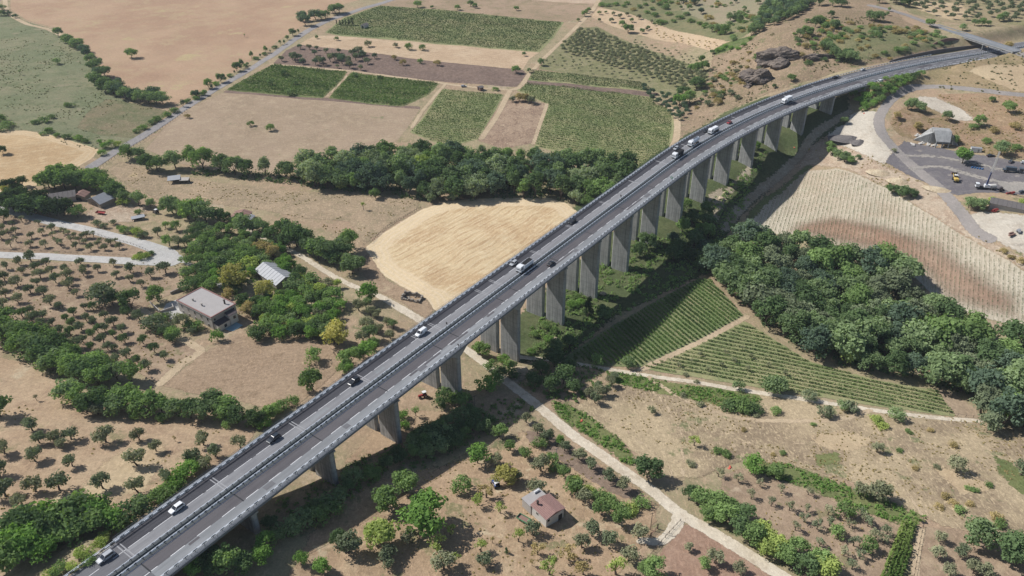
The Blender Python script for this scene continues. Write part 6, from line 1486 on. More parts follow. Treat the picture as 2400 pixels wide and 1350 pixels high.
# the flat roofed house
gp = at(497.5, 773)
zr = z_from(gp, 745)
(bo, ang, LX, LY) = rect_world((494.2, 744.2), (550, 711.7), (417.5, 702.5), zr)
gz = float(min(hgt(bo[0], bo[1]), gp[2])) - 0.3
hs = empty("house", (bo[0], bo[1], gz), ang)
tag(hs, "grey two storey house with a flat roof edged in red", "house")
Hh = zr - gz
b = MB(); b.box((LX / 2, LY / 2, Hh / 2 - .15), (LX, LY, Hh - .3)); b.build("wall", m_plaster, hs)
b = MB(); b.box((LX / 2, LY / 2, Hh - .12), (LX + .5, LY + .5, .24)); rf = b.build("roof", m_roofflat, hs)
b = MB()
for (cx_, cy_, dx, dy) in ((LX / 2, -.05, LX + .7, .5), (LX / 2, LY + .05, LX + .7, .5), (-.05, LY / 2, .5, LY - .4), (LX + .05, LY / 2, .5, LY - .4)):
    b.box((cx_, cy_, Hh + .04), (dx, dy, .36))
b.build("roof_edge", m_redtrim, rf)
b = MB()
for (cx_, cy_, dx, dy) in ((LX / 2, -.16, LX + .9, .3), (LX / 2, LY + .16, LX + .9, .3), (-.16, LY / 2, .3, LY - .1), (LX + .16, LY / 2, .3, LY - .1)):
    b.box((cx_, cy_, Hh - .36), (dx, dy, .26))
b.build("cornice", m_plaster_w, hs)
for (fx, fy, hh_) in ((.30, .74, 1.1), (.28, .46, 1.2), (.80, .16, 2.0)):
    b = MB(); b.box((LX * fx, LY * fy, Hh + hh_ / 2), (.55, .55, hh_)); b.box((LX * fx, LY * fy, Hh + hh_ + .08), (.75, .75, .16)); b.build("chimney", m_iron if hh_ > 1.5 else m_plaster, rf)
for k in range(5):
    for z_ in (Hh - 2.0, 1.6): window(hs, (0, LY * (.12 + .19 * k), z_), 'x')
for fx in (.12, .9): window(hs, (LX * fx, 0, Hh - 1.9), 'y', .8, 1.2)
# porches on the front
for (fx, w_, hh_, nm) in ((.27, .46, 3.0, 0), (.68, .32, 4.6, 1)):
    b = MB(); b.box((LX * fx, -1.6, hh_ / 2), (LX * w_, 3.18, hh_)); pc = b.build("porch", m_plaster_w, hs)
    b = MB(); b.add([(LX * (fx - w_ / 2) - .15, -3.4, hh_ + .1), (LX * (fx + w_ / 2) + .15, -3.4, hh_ + .1), (LX * (fx + w_ / 2) + .15, -.06, hh_ + .75), (LX * (fx - w_ / 2) - .15, -.06, hh_ + .75),
                     (LX * (fx - w_ / 2) - .15, -3.4, hh_ + .25), (LX * (fx + w_ / 2) + .15, -3.4, hh_ + .25), (LX * (fx + w_ / 2) + .15, -.06, hh_ + .9), (LX * (fx - w_ / 2) - .15, -.06, hh_ + .9)],
                    [(3, 2, 1, 0), (4, 5, 6, 7), (0, 1, 5, 4), (1, 2, 6, 5), (2, 3, 7, 6), (3, 0, 4, 7)])
    b.build("porch_roof", m_dkroof, pc)
    b = MB(); b.box((LX * fx + w_ * LX * .1, -3.2, hh_ - 1.5), (1.3, .08, 1.5)); b.build("porch_window", m_glass, pc)
b = MB(); b.box((LX * .93, -.05, 1.1), (1.1, .1, 2.2)); b.build("door", m_wood, hs)
# blue covered yard at its front
p = at(545, 762)
tp = MB(); tp.box((0, 0, .03), (7.5, 6, .06)); o = tp.build("tarpaulin", m_tealtarp); o.location = at(543, 768) + np.array([0, 0, .25]); o.rotation_euler = (0, 0, ang)
tag(o, "pale blue sheeting spread on the yard in front of the house porch", "tarpaulin")
# low walled forecourt building
def wall_run(label, px, h, t, mat, name="wall", cat="wall"):
    pts = [at(*q) for q in px]; b = MB()
    o0 = pts[0]
    for a_, c_ in zip(pts[:-1], pts[1:]):
        d_ = c_ - a_; Ln = float(np.hypot(d_[0], d_[1])); n_ = max(1, int(Ln / 4))
        for k in range(n_):
            m_ = a_ + d_ * (k + .5) / n_; zg = float(hgt(m_[0], m_[1]))
            b.box((m_[0] - o0[0], m_[1] - o0[1], zg + h / 2 - .25 - o0[2]), (Ln / n_ + .02, t * (1 + .002 * k), h + .5), math.atan2(d_[1], d_[0]))
    o = b.build(name, mat); o.location = o0; tag(o, label, cat); return o
wall_run("low concrete wall enclosing the pen left of the house", [(352, 711), (375, 733), (408, 725), (404, 716)], 1.3, .3, m_plaster)
wall_run("dark stone wall behind the forecourt of the house", [(400, 690), (425, 681), (445, 676)], 1.6, .5, m_stone)

# small tiled house
gp = at(1280.1, 1240)
ze = z_from(gp, 1219.5)
(bo, ang, LX, LY) = rect_world((1280.1, 1218.5), (1328.6, 1194), (1238.5, 1186.4), ze)
gz = float(min(hgt(bo[0], bo[1]), gp[2])) - .3
h2 = empty("cottage", (bo[0], bo[1], gz), ang); He = ze - gz
tag(h2, "small pale cottage with a reddish tiled roof and a flat annexe", "house")
b = MB(); b.box((LX / 2, LY / 2, He / 2 - .1), (LX - .6, LY - .6, He - .2)); b.build("wall", m_plaster_w, h2)
b = MB()   # low pitched roof, ridge across the middle
rz_ = .9
P = [(-.1, -.1, He - .05), (LX + .1, -.1, He - .05), (LX + .1, LY + .1, He - .05), (-.1, LY + .1, He - .05), (LX / 2, -.1, He + rz_), (LX / 2, LY + .1, He + rz_)]
b.add(P, [(0, 4, 5, 3), (4, 1, 2, 5), (0, 1, 4), (3, 5, 2), (3, 2, 1, 0)]); rf = b.build("roof", m_tile, h2)
b = MB(); b.box((LX * .22, LY * .8, He + 1.2), (.5, .5, 1.3)); b.box((LX * .22, LY * .8, He + 1.9), (.7, .7, .16)); b.build("chimney", m_iron, rf)
b = MB(); b.box((LX * .78, .24, 1.2), (1.5, .12, 2.3)); b.build("door", m_iron, h2)
window(h2, (LX * .16, .3, He - 1.4), 'y', .9, 1.0)
window(h2, (.3, LY * .6, He - 1.4), 'x', .8, .9)
b = MB(); b.box((LX * .44, LY + 2.0, He * .42), (LX * .86, 4.4, He * .84)); an = b.build("annexe", m_plaster, h2)
b = MB(); b.box((LX * .44, LY + 2.1, He * .86), (LX * .92, 4.6, .22)); b.build("annexe_roof", m_roofflat, an)
b = MB(); b.tube((LX * .55, LY + 3.3, He * .86 + .5), (LX * .80, LY + 3.3, He * .86 + .5), .38, n=10)
o = b.build("water_tank", m_whitep); o.location = h2.location; o.rotation_euler = h2.rotation_euler
tag(o, "white cylinder tank lying on the flat annexe of the cottage", "water tank")

def gable(name, label, cat, p_near, p_far, width, eave, ridge, wallm, roofm, open_front=False, gz=None, length=None):
    """p_near, p_far: ground pixels under the two ends of the ridge"""
    a_, c_ = at(*p_near), at(*p_far); d_ = c_ - a_; Ln = length or float(np.hypot(d_[0], d_[1])); an_ = math.atan2(d_[1], d_[0])
    g0 = (min(a_[2], c_[2]) if gz is None else gz) - .4
    r_ = empty(name, (a_[0], a_[1], g0), an_); tag(r_, label, cat)
    w = width / 2; e_, q_ = eave + .4, ridge + .4
    b = MB()
    b.add([(0, -w, 0), (Ln, -w, 0), (Ln, w, 0), (0, w, 0), (0, -w, e_), (Ln, -w, e_), (Ln, w, e_), (0, w, e_), (0, 0, q_ - .1), (Ln, 0, q_ - .1)],
          [(0, 1, 5, 4), (2, 3, 7, 6), (3, 0, 4, 8, 7), (1, 2, 6, 9, 5)] + [(3, 2, 1, 0)])
    b.build("wall", wallm, r_)
    for sg in (-1, 1):
        b = MB(); o_ = .45; sl = (q_ - e_) / w
        y0, y1 = sg * (w + o_), 0.0; z0, z1 = e_ - sl * o_ + .06, q_ + .06
        b.add([(-o_, y0, z0), (Ln + o_, y0, z0), (Ln + o_, y1, z1), (-o_, y1, z1), (-o_, y0, z0 + .12), (Ln + o_, y0, z0 + .12), (Ln + o_, y1, z1 + .12), (-o_, y1, z1 + .12)],
              [(3, 2, 1, 0), (4, 5, 6, 7), (0, 1, 5, 4), (1, 2, 6, 5), (2, 3, 7, 6), (3, 0, 4, 7)])
        n_ = max(2, int(Ln / 2.2))
        for k in range(n_):     # standing seams
            x_ = Ln * (k + .5) / n_
            b.add([(x_ - .07, y0, z0 + .121), (x_ + .07, y0, z0 + .121), (x_ + .07, y1, z1 + .121), (x_ - .07, y1, z1 + .121), (x_ - .05, y0, z0 + .22), (x_ + .05, y0, z0 + .22), (x_ + .05, y1, z1 + .22), (x_ - .05, y1, z1 + .22)],
                  [(4, 5, 6, 7), (0, 1, 5, 4), (1, 2, 6, 5), (3, 0, 4, 7)])
        b.build("roof_slope", roofm, r_)
    b = MB(); b.box((-.06, 0, e_ * .45), (.12, width * .45, e_ * .82)); b.build("doorway", m_glass, r_)
    return r_
gable("barn", "gabled barn with a pale corrugated metal roof among garden trees", "barn", (672, 672), (622, 638), 10.5, 3.4, 5.6, m_stone, m_metal2)
gable("barn", "farm barn with a light grey metal roof beside the dusty yard", "barn", (222, 483), (258, 471), 11.0, 3.6, 6.2, m_stone, m_metal)
gable("barn", "long low farm building with an old dark grey roof", "barn", (100, 470), (180, 464), 9.0, 3.2, 5.0, m_plaster, m_oldtile)
gable("farm_shed", "farm shed with a faded red sheet roof between the two barns", "shed", (186, 470), (200, 462), 7.0, 3.2, 4.6, m_stone, m_rust_sheet)
gable("farm_shed", "shed with a brown and white sheet roof under the row of trees", "shed", (556, 522), (574, 506), 9.0, 2.8, 4.0, m_stone, m_rust_sheet)
gable("farm_shed", "narrow white sheet roof leaning on the brown shed", "shed", (575, 528), (592, 514), 3.0, 2.4, 2.9, m_stone, m_metal2)
gable("hut", "tiny pale hut standing in the top vineyard", "hut", (850, 67), (860, 63), 4.6, 3.2, 4.2, m_plaster_w, m_oldtile)
gable("hut", "tiny brown hut at the top of the small vineyard", "hut", (1122, 212), (1130, 210), 4.0, 2.6, 3.2, m_rust_sheet, m_oldtile)

def open_shed(label, px, L_, W_, h0, h1, roofm, rz=0.3):
    p = at(*px); r_ = empty("open_shed", p, rz); tag(r_, label, "shed")
    b = MB(); b.add([(-L_ / 2, -W_ / 2, h0), (L_ / 2, -W_ / 2, h0), (L_ / 2, W_ / 2, h1), (-L_ / 2, W_ / 2, h1), (-L_ / 2, -W_ / 2, h0 + .12), (L_ / 2, -W_ / 2, h0 + .12), (L_ / 2, W_ / 2, h1 + .12), (-L_ / 2, W_ / 2, h1 + .12)],
                    [(3, 2, 1, 0), (4, 5, 6, 7), (0, 1, 5, 4), (1, 2, 6, 5), (2, 3, 7, 6), (3, 0, 4, 7)]); b.build("roof", roofm, r_)
    b = MB(); b.box((0, W_ / 2 - .1, h1 / 2 - .15), (L_ - .3, .16, h1)); b.build("back_wall", m_stone, r_)
    for sx in (-1, 1):
        b = MB(); b.tube((sx * (L_ / 2 - .3), -W_ / 2 + .2, -.4), (sx * (L_ / 2 - .3), -W_ / 2 + .2, h0), .1); b.build("post", m_wood, r_)
open_shed("open animal shed with a pale tin roof at the edge of the wood", (410, 427), 7.5, 6, 2.6, 3.2, m_metal)
open_shed("smaller grey lean to beside the open animal shed", (434, 428), 5.5, 4, 2.2, 2.6, m_plaster, 0.1)
open_shed("low tin shelter in the farmyard above the hairpin road", (325, 515), 7, 3, 1.6, 2.0, m_metal, 0.5)

def ruin(label, px, rects, mat=m_stone, rz=0.0):
    p = at(*px); r_ = MB(); rnd = random.Random(int(px[0]))
    for (x, y, L_, W_, h_) in rects:
        n_ = max(2, int(max(L_, W_) / .9))
        for k in range(n_):
            hh_ = h_ * rnd.uniform(.45, 1.05); f = (k + .5) / n_ - .5
            if L_ >= W_: r_.box((x + f * L_, y, hh_ / 2 - .3), (L_ / n_ + .01, W_ * rnd.uniform(.9, 1.1), hh_ + .6))
            else: r_.box((x, y + f * W_, hh_ / 2 - .3), (L_ * rnd.uniform(.9, 1.1), W_ / n_ + .01, hh_ + .6))
    for k in range(14): r_.box((rnd.uniform(-4, 4), rnd.uniform(-3, 3), .2), (rnd.uniform(.4, 1.2), rnd.uniform(.4, 1.0), rnd.uniform(.3, .7)), rnd.random() * 3)
    o = r_.build("ruin", mat); o.location = p; o.rotation_euler = (0, 0, rz); tag(o, label, "ruin")
ruin("crumbled stone ruin beside the golden stubble field", (966, 700), [(0, -2.6, 9, .7, 1.8), (0, 2.6, 9, .7, 2.4), (-4.4, 0, .7, 5.2, 2.2), (4.4, 0, .7, 5.2, 1.5)], rz=-.3)
ruin("grey ruined wall with an arch hidden among garden trees", (722, 700), [(0, 1.5, 7, .8, 3.6), (-3.4, 0, .8, 3, 2.4), (3.2, .4, .8, 3, 3.2)], m_stone, -.2)

# works yard ----------------------------------------------------------------
p = at(2203, 340); rp = empty("loading_hopper", p, math.radians(-12)); tag(rp, "concrete loading hopper with sloping side walls in the works yard", "hopper")
b = MB(); b.box((0, 5, 4.2), (10.5, 6.5, 8.6)); b.build("tower", m_conc, rp)
b = MB(); b.add([(-5.3, 1.6, 8.4), (5.3, 1.6, 8.4), (4, -4.5, 3.4), (-4, -4.5, 3.4), (-5.3, 1.6, 8.9), (5.3, 1.6, 8.9), (4, -4.5, 3.9), (-4, -4.5, 3.9)], [(3, 2, 1, 0), (4, 5, 6, 7), (0, 1, 5, 4), (1, 2, 6, 5), (2, 3, 7, 6), (3, 0, 4, 7)]); b.build("chute", m_conc, rp)
for x_ in (-3.6, 0, 3.6):
    b = MB(); b.box((x_, -4.2, 1.6), (.6, .6, 4.2)); b.build("leg", m_conc, rp)
b = MB(); b.add([(-5.6, 2, -1), (-5.6, 8, -1), (-15, 6, -1), (-5.6, 2, 7.2), (-5.6, 8, 8.2), (-15, 5, .4)], [(0, 1, 4, 3), (0, 3, 5, 2), (1, 2, 5, 4), (3, 4, 5)]); b.build("retaining_wall", m_pier, rp)
b = MB(); b.add([(5.6, 2, -1), (10.5, -2, -1), (5.6, 8, -1), (5.6, 2, 7.6), (10.5, -2, .6), (5.6, 8, 8.2)], [(0, 1, 4, 3), (1, 2, 5, 4), (2, 0, 3, 5), (3, 4, 5)]); b.build("retaining_wall", m_pier, rp)
gable("warehouse", "long low shed with a dark roof and open bays at the right edge", "shed", (2318, 482), (2440, 500), 8.0, 3.4, 4.6, m_plaster, m_oldtile)
def crate_like(name, label, cat, px, dims, mat, rz, lift=0, bev=.06):
    b = MB(); b.box((0, 0, dims[2] / 2), dims); o = b.build(name, mat, bevel=bev); p = at(*px); o.location = (p[0], p[1], p[2] + .05 + lift); o.rotation_euler = (0, 0, rz); tag(o, label, cat); return o
ct = empty("container", at(2286, 356) + np.array([0, 0, .05]), -.3); tag(ct, "white site container beside the lone yard tree", "container")
b = MB(); b.box((0, 0, 1.4), (6, 2.5, 2.6)); b.build("body", m_whitep, ct)
b = MB(); b.box((0, 0, 2.76), (6.2, 2.7, .12)); b.build("roof", m_metal2, ct)
b = MB(); b.box((1.2, -1.28, 1.1), (.9, .06, 2.0)); b.build("door", m_metal, ct)
for k, (u, v) in enumerate(((2278, 393), (2284, 394), (2290, 395), (2296, 396), (2302, 397))):
    b = MB(); b.tube((-1.0, 0, .32), (1.0, 0, .32), .34, n=9); o = b.build("plastic_sack", m_blue); o.location = at(u, v) + np.array([0, 0, .05]); o.rotation_euler = (0, 0, .7)
    tag(o, "bright blue sack in the short row on the yard", "sack", "blue sacks on the yard")
def heap(label, px, r, h, mat, sx=1.0, rz=0, name="heap", cat="heap"):
    p = at(*px); n, m = 16, 6; Vv = [(0, 0, h)]; Ff = []; rr = random.Random(int(px[0] * 7 + px[1]))
    for j in range(1, m + 1):
        for k in range(n):
            q = j / m; a_ = 2 * math.pi * k / n; w = r * q * rr.uniform(.9, 1.1)
            Vv.append((math.cos(a_) * w * sx, math.sin(a_) * w, h * (1 - q) ** 1.15 * rr.uniform(.85, 1.1) - (.5 if j == m else 0)))
    for k in range(n): Ff.append((0, 1 + k, 1 + (k + 1) % n))
    for j in range(m - 1):
        for k in range(n): Ff.append((1 + j * n + k, 1 + (j + 1) * n + k, 1 + (j + 1) * n + (k + 1) % n, 1 + j * n + (k + 1) % n))
    o = mesh_obj(name, Vv, Ff, mat, smooth=True); o.location = p; o.rotation_euler = (0, 0, rz); tag(o, label, cat); return o
heap("dark grey gravel heap on the white dusty ground", (1992, 326), 7, 2.6, m_gravel, 2.0, -.25, "gravel_heap")
heap("smaller grey gravel heap beside the dark one", (2015, 334), 5, 2.2, m_gravel, 1.2, 0, "gravel_heap")
heap("long pale earth mound along the lower edge of the yard", (2205, 445), 4, 1.6, m_spoil, 2.6, -.6, "earth_mound", "mound")
heap("pale earth mound above the striped field", (2065, 405), 5, 2.0, m_spoil, 1.8, -.4, "earth_mound", "mound")
heap("tan earth heap left of the quarry road above the striped field", (2110, 425), 5, 2.2, m_spoil, 1.5, -.5, "earth_mound", "mound")
heap("pale heap of rubble at the foot of a pier by the dirt road", (1217, 872), 4.5, 1.6, m_spoil, 1.2, 0, "earth_mound", "mound")
def boulder(label, px, r, mat, sq=.7, rough=.28, name="boulder", cat="rock", sink=.3, sx=1.0):
    bm = bmesh.new(); bmesh.ops.create_icosphere(bm, subdivisions=3 if r < 3 else 5, radius=1.0); rr = np.random.default_rng(int(px[0] + px[1] * 3))
    ph = rr.random((5, 3)) * 6.28; fr = rr.normal(size=(5, 3)) * 2.6
    for v in bm.verts:
        c = np.array(v.co); d_ = sum(math.sin(fr[k] @ c + ph[k, 0]) for k in range(5)) * rough / 2 + abs(math.sin(c @ fr[0] * 2.2 + 1)) * rough * .4
        if r >= 3:
            for oc_ in (1, 2, 3, 4):
                f_ = 1.9 ** oc_; q_ = c * f_ * 1.7
                d_ += (1 - abs(math.sin(q_[0] + ph[oc_, 0] + 1.3 * math.sin(q_[1] * 1.1 + ph[oc_, 1])) + math.sin(q_[2] * 1.2 + q_[1] + ph[oc_, 2])) ) * rough * .42 / (1.45 ** oc_)
        v.co = Vector(c * (1 + d_)) ; v.co.z *= sq; v.co.x *= sx; v.co *= r
    me = bpy.data.meshes.new(name); bm.to_mesh(me); bm.free(); me.materials.append(mat)
    o = bpy.data.objects.new(name, me); COL.objects.link(o); p = at(*px); o.location = (p[0], p[1], p[2] + r * sq * (.5 - sink)); tag(o, label, cat); return o
boulder("dark craggy rock outcrop at the top of the brown hill", (1832, 140), 9.5, m_rock, .62, .42, "rock_outcrop", "rock", .42, 1.3)
boulder("dark craggy rock face lower on the brown hill above the viaduct", (1776, 185), 8, m_rock, .8, .4, "rock_outcrop", "rock", .3, 1.1)
boulder("small dark rock ledge right of the hill outcrop", (1912, 138), 4.0, m_rock, .7, .35, "rock_outcrop", "rock", .3, 2.2)
boulder("dark rock rib between the two outcrops on the hill", (1800, 152), 4.5, m_rock, .6, .45, "rock_outcrop", "rock", .35, .8)
boulder("dark rock rib running down from the lower rock face", (1752, 200), 4, m_rock, .7, .4, "rock_outcrop", "rock", .35, .7)
for k, (u, v, r_) in enumerate(((1298, 797, 1.4), (1412, 690, 1.5), (1690, 466, 1.6), (1757, 384, 1.5), (1700, 452, 1.2), (1672, 476, 1.1))):
    boulder(["pale boulder on the green bank beside a tall pier", "white rock at the foot of a pier near the shaded vineyard", "pale rock in the gap between the far piers", "pale rock below the last tall pier", "pale rock on the stony patch by the far piers", "small pale rock among the far piers"][k], (u, v), r_, m_spoil)

# cutting walls beside the motorway near the overpass
def cut_wall(label, s0, s1, off, h0, h1, mat):
    n_ = 26; ss_ = np.linspace(s0, s1, n_); Vv, Ff = [], []
    for i, s in enumerate(ss_):
        hh_ = h0 + (h1 - h0) * math.sin(math.pi * i / (n_ - 1)) ** .6
        for (o_, z_) in ((off, -.6), (off - .5, -.6), (off - .5, hh_), (off, hh_)): Vv.append(on_road(s, o_, z_))
    for i in range(n_ - 1):
        for j in range(4): Ff.append((i * 4 + j, i * 4 + (j + 1) % 4, (i + 1) * 4 + (j + 1) % 4, (i + 1) * 4 + j))
    Ff += [(0, 1, 2, 3), tuple(range(n_ * 4 - 1, n_ * 4 - 5, -1))]
    o = mesh_obj("retaining_wall", Vv, Ff, mat); tag(o, label, "wall")
cut_wall("dark low retaining wall along the motorway before the overpass", 600, 705, -13.6, .4, 2.6, m_oldtile)
cut_wall("short brown retaining wall above the motorway beside the overpass", 652, 690, -23.5, .5, 6.4, m_rust_sheet)

for k, (u, v, r_) in enumerate(((2160, 337, .3), (2176, 340, .8), (2190, 342, .1), (2150, 318, .5), (2140, 340, 1.2))):
    b = MB(); b.box((0, 0, .25), (4.2, 1.6, .5)); b.box((.8, .9, .6), (2.6, .9, .4), .4); o = b.build("concrete_slab", m_plaster_w); o.location = at(u, v) + np.array([0, 0, .05]); o.rotation_euler = (0, .04, r_)
    tag(o, ["white concrete slab lying left of the loading hopper", "white concrete slab in front of the hopper wall", "white concrete slab at the foot of the hopper legs", "pale slab heap up the bank left of the hopper", "pale slab at the yard edge by the road bend"][k], "concrete slab")
# poles, fences, gate ---------------------------------------------------------
def pole(label, px, h, arms=False, mat=m_wood, r=.13):
    p = at(*px); r_ = empty("utility_pole", p); tag(r_, label, "pole")
    b = MB(); b.tube((0, 0, -.5), (0, 0, h), r, r * .7); b.build("shaft", mat, r_)
    b = MB(); b.box((0, 0, h - .4), (1.6, .12, .12), .4); b.build("cross_arm", m_iron, r_)
pole("concrete pole beside the bright trees at the mown field", (812, 812), 7.5, mat=m_conc)
pole("wooden pole at the foot of the near pier on the shaded slope", (1113, 962), 7.5)
pole("pale pole in the olive rows below the viaduct shade", (1303, 1082), 6.5, mat=m_conc)
pole("wooden pole beside the iron gate", (1524, 1242), 8)
pole("dark pole above the far motorway bend", (2031, 151), 9)
pole("tall dark pole at the wood edge left of the viaduct", (1369, 487), 13)
pole("pole standing on the ploughed plot", (952, 176), 6)
def fence(label, px, spacing=2.2, h=1.2, mat=m_wood, rails=1, name="fence"):
    line = smooth_line(np.array([at(*q)[:2] for q in px]), 4); r_ = empty(name, at_xy(*line[0])); tag(r_, label, "fence")
    seg = np.r_[0, np.cumsum(np.hypot(*np.diff(line, axis=0).T))]; T_ = np.arange(0, seg[-1], spacing)
    X_, Y_ = np.interp(T_, seg, line[:, 0]), np.interp(T_, seg, line[:, 1]); Z_ = hgt(X_, Y_); o0 = np.array(r_.location)
    b = MB(); b.box((0, 0, h / 2 - .2), (.13, .13, h + .4)); q = b.build("post", mat); me = q.data; bpy.data.objects.remove(q)
    for k in range(min(100, len(T_))):
        q = bpy.data.objects.new("post", me); COL.objects.link(q); q.parent = r_; q.location = (X_[k] - o0[0], Y_[k] - o0[1], Z_[k] - o0[2])
    for j in range(rails):
        b = MB(); zz = h * (.9 - .4 * j)
        for k in range(len(T_) - 1): b.tube((X_[k] - o0[0], Y_[k] - o0[1], Z_[k] - o0[2] + zz), (X_[k + 1] - o0[0], Y_[k + 1] - o0[1], Z_[k + 1] - o0[2] + zz), .04, n=5)
        b.build("rail", mat, r_)
fence("row of small posts along the upper arm of the hairpin road", [(200, 540), (245, 556), (300, 570), (340, 585), (352, 592)], 2.4, .9, m_wood, 1)
fence("wooden guard rail along the lower arm of the hairpin road", [(-20, 584), (100, 589), (200, 595), (300, 600)], 3, .9, m_wood, 2)
fence("line of short posts below the hairpin road", [(200, 620), (240, 623), (300, 625), (335, 626)], 6, 1.0, m_wood, 0)
fence("dark post fence along the right side of the farm road", [(236, 395), (280, 362), (340, 328), (400, 288), (440, 258)], 3.4, 1.6, m_iron, 1)
fence("dark brush fence along the left edge of the stubble field", [(870, 570), (905, 535), (950, 508), (988, 487)], 2.0, 1.3, m_iron, 2)
fence("wire fence at the end of the farm track by the wood", [(2225, 972), (2260, 978), (2295, 980)], 3, 1.4, m_wood, 1)
fence("dark garden fence across the shaded slope", [(1015, 1110), (1060, 1085), (1100, 1065), (1180, 1050)], 3, 1.1, m_iron, 1)
fence("dark boundary fence left of the reddish field", [(1595, 1222), (1560, 1260), (1510, 1320), (1470, 1370)], 2.5, 1.3, m_iron, 2)
fence("fence along the path right of the corn plot", [(2163, 1235), (2152, 1290), (2140, 1360)], 3, 1.2, m_iron, 1)
gt = empty("gate", at(1533, 1248), .9); tag(gt, "brown iron gate across the dirt spur", "gate")
for x_ in (-2.2, 2.2):
    b = MB(); b.box((x_, 0, .8), (.3, .3, 2.2)); b.build("gate_post", m_iron, gt)
for s_ in (-1, 1):
    b = MB()
    for z_ in (.3, .8, 1.3): b.box((s_ * 1.05, 0, z_), (1.9, .06, .08))
    for x_ in (.2, .65, 1.1, 1.55, 1.95): b.box((s_ * x_, 0.0, .8), (.05, .05, 1.1))
    b.build("gate_leaf", m_rust_sheet, gt)
# green road sign on the right parapet and small marker posts
s_, o_ = px_road(1576, 428)
sg = empty("road_sign", on_road(s_, 10.6), 0); tag(sg, "small green road sign standing on the right parapet", "road sign")
sg.rotation_euler = (0, 0, -axis(s_)[2])
b = MB(); b.tube((0, 0, 0), (0, 0, 3.1), .05); b.build("post", m_galv_dark, sg)
b = MB(); b.box((0, -.06, 2.7), (1.5, .05, 1.1)); b.build("panel", m_plain("sign_green", (46, 132, 96), .5), sg)
b = MB(); b.box((0, -.095, 2.85), (1.1, .012, .16)); b.box((0, -.095, 2.55), (1.1, .012, .16)); b.build("marking", m_white, sg)
for (u, v, lab) in ((1056, 768, "small dark marker sign beside the median near the white van"), (1461, 466, "small dark marker sign beside the median at mid viaduct"), (2062, 190, ""), (1073, 815, "small dark marker sign on the right parapet")):
    if not lab: continue
    s_, o_ = px_road(u, v); o_ = -2.0 if o_ < 5 else 10.6
    sg = empty("marker_sign", on_road(s_, o_), -axis(s_)[2]); tag(sg, lab, "marker sign")
    b = MB(); b.tube((0, 0, 0), (0, 0, 1.5), .04); b.build("post", m_galv_dark, sg)
    b = MB(); b.box((0, 0, 1.35), (.7, .06, 1.0)); b.build("panel", m_iron, sg)

# ---------------------------------------------------------------- vehicles
m_tyre = m_plain("tyre", (30, 30, 32), 0.9)
m_rim = m_plain("wheel_rim", (150, 152, 156), 0.4, 0.5, 0.5)
m_carglass = m_plain("car_glass", (34, 40, 48), 0.08, 0, 0.7, var=.05)
m_lamp = m_plain("lamp_glass", (230, 230, 224), 0.2, 0, 0.6)
m_tail = m_plain("tail_lamp", (170, 30, 28), 0.3, 0, 0.5)
m_trim = m_plain("black_trim", (40, 40, 42), 0.6)
def paint(name, rgb): return m_plain("paint_" + name, rgb, 0.28, 0.0, 0.6, var=0.02)
PAINT = {"white": paint("white", (236, 238, 240)), "silver": paint("silver", (176, 180, 184)), "dark": paint("dark", (44, 54, 64)), "black": paint("black", (34, 38, 44)), "red": paint("red", (176, 36, 44)), "grey": paint("grey", (96, 102, 108)), "blue": paint("blue", (44, 76, 140))}

def wheel(par, x, y, r, w, dual=False):
    b = MB(); b.tube((x - w / 2, y, r), (x + w / 2, y, r), r, n=14); t = b.build("wheel", m_tyre, par)
    sx = 1 if x > 0 else -1
    b = MB(); b.tube((x + sx * (w / 2 - .02), y, r), (x + sx * (w / 2 + .015), y, r), r * .6, n=12); b.build("rim", m_rim, t)
    return t

def loft(b, secs, m=0):
    """secs: list of (y, [(x,z)...]) rings"""
    n = len(secs[0][1]); base = len(b.v)
    for y, ring in secs: b.v += [(x, y, z) for x, z in ring]
    for k in range(len(secs) - 1):
        for j in range(n):
            b.f.append([base + k * n + j, base + k * n + (j + 1) % n, base + (k + 1) * n + (j + 1) % n, base + (k + 1) * n + j]); b.m.append(m)
    b.f.append([base + j for j in range(n - 1, -1, -1)]); b.m.append(m)
    b.f.append([base + (len(secs) - 1) * n + j for j in range(n)]); b.m.append(m)

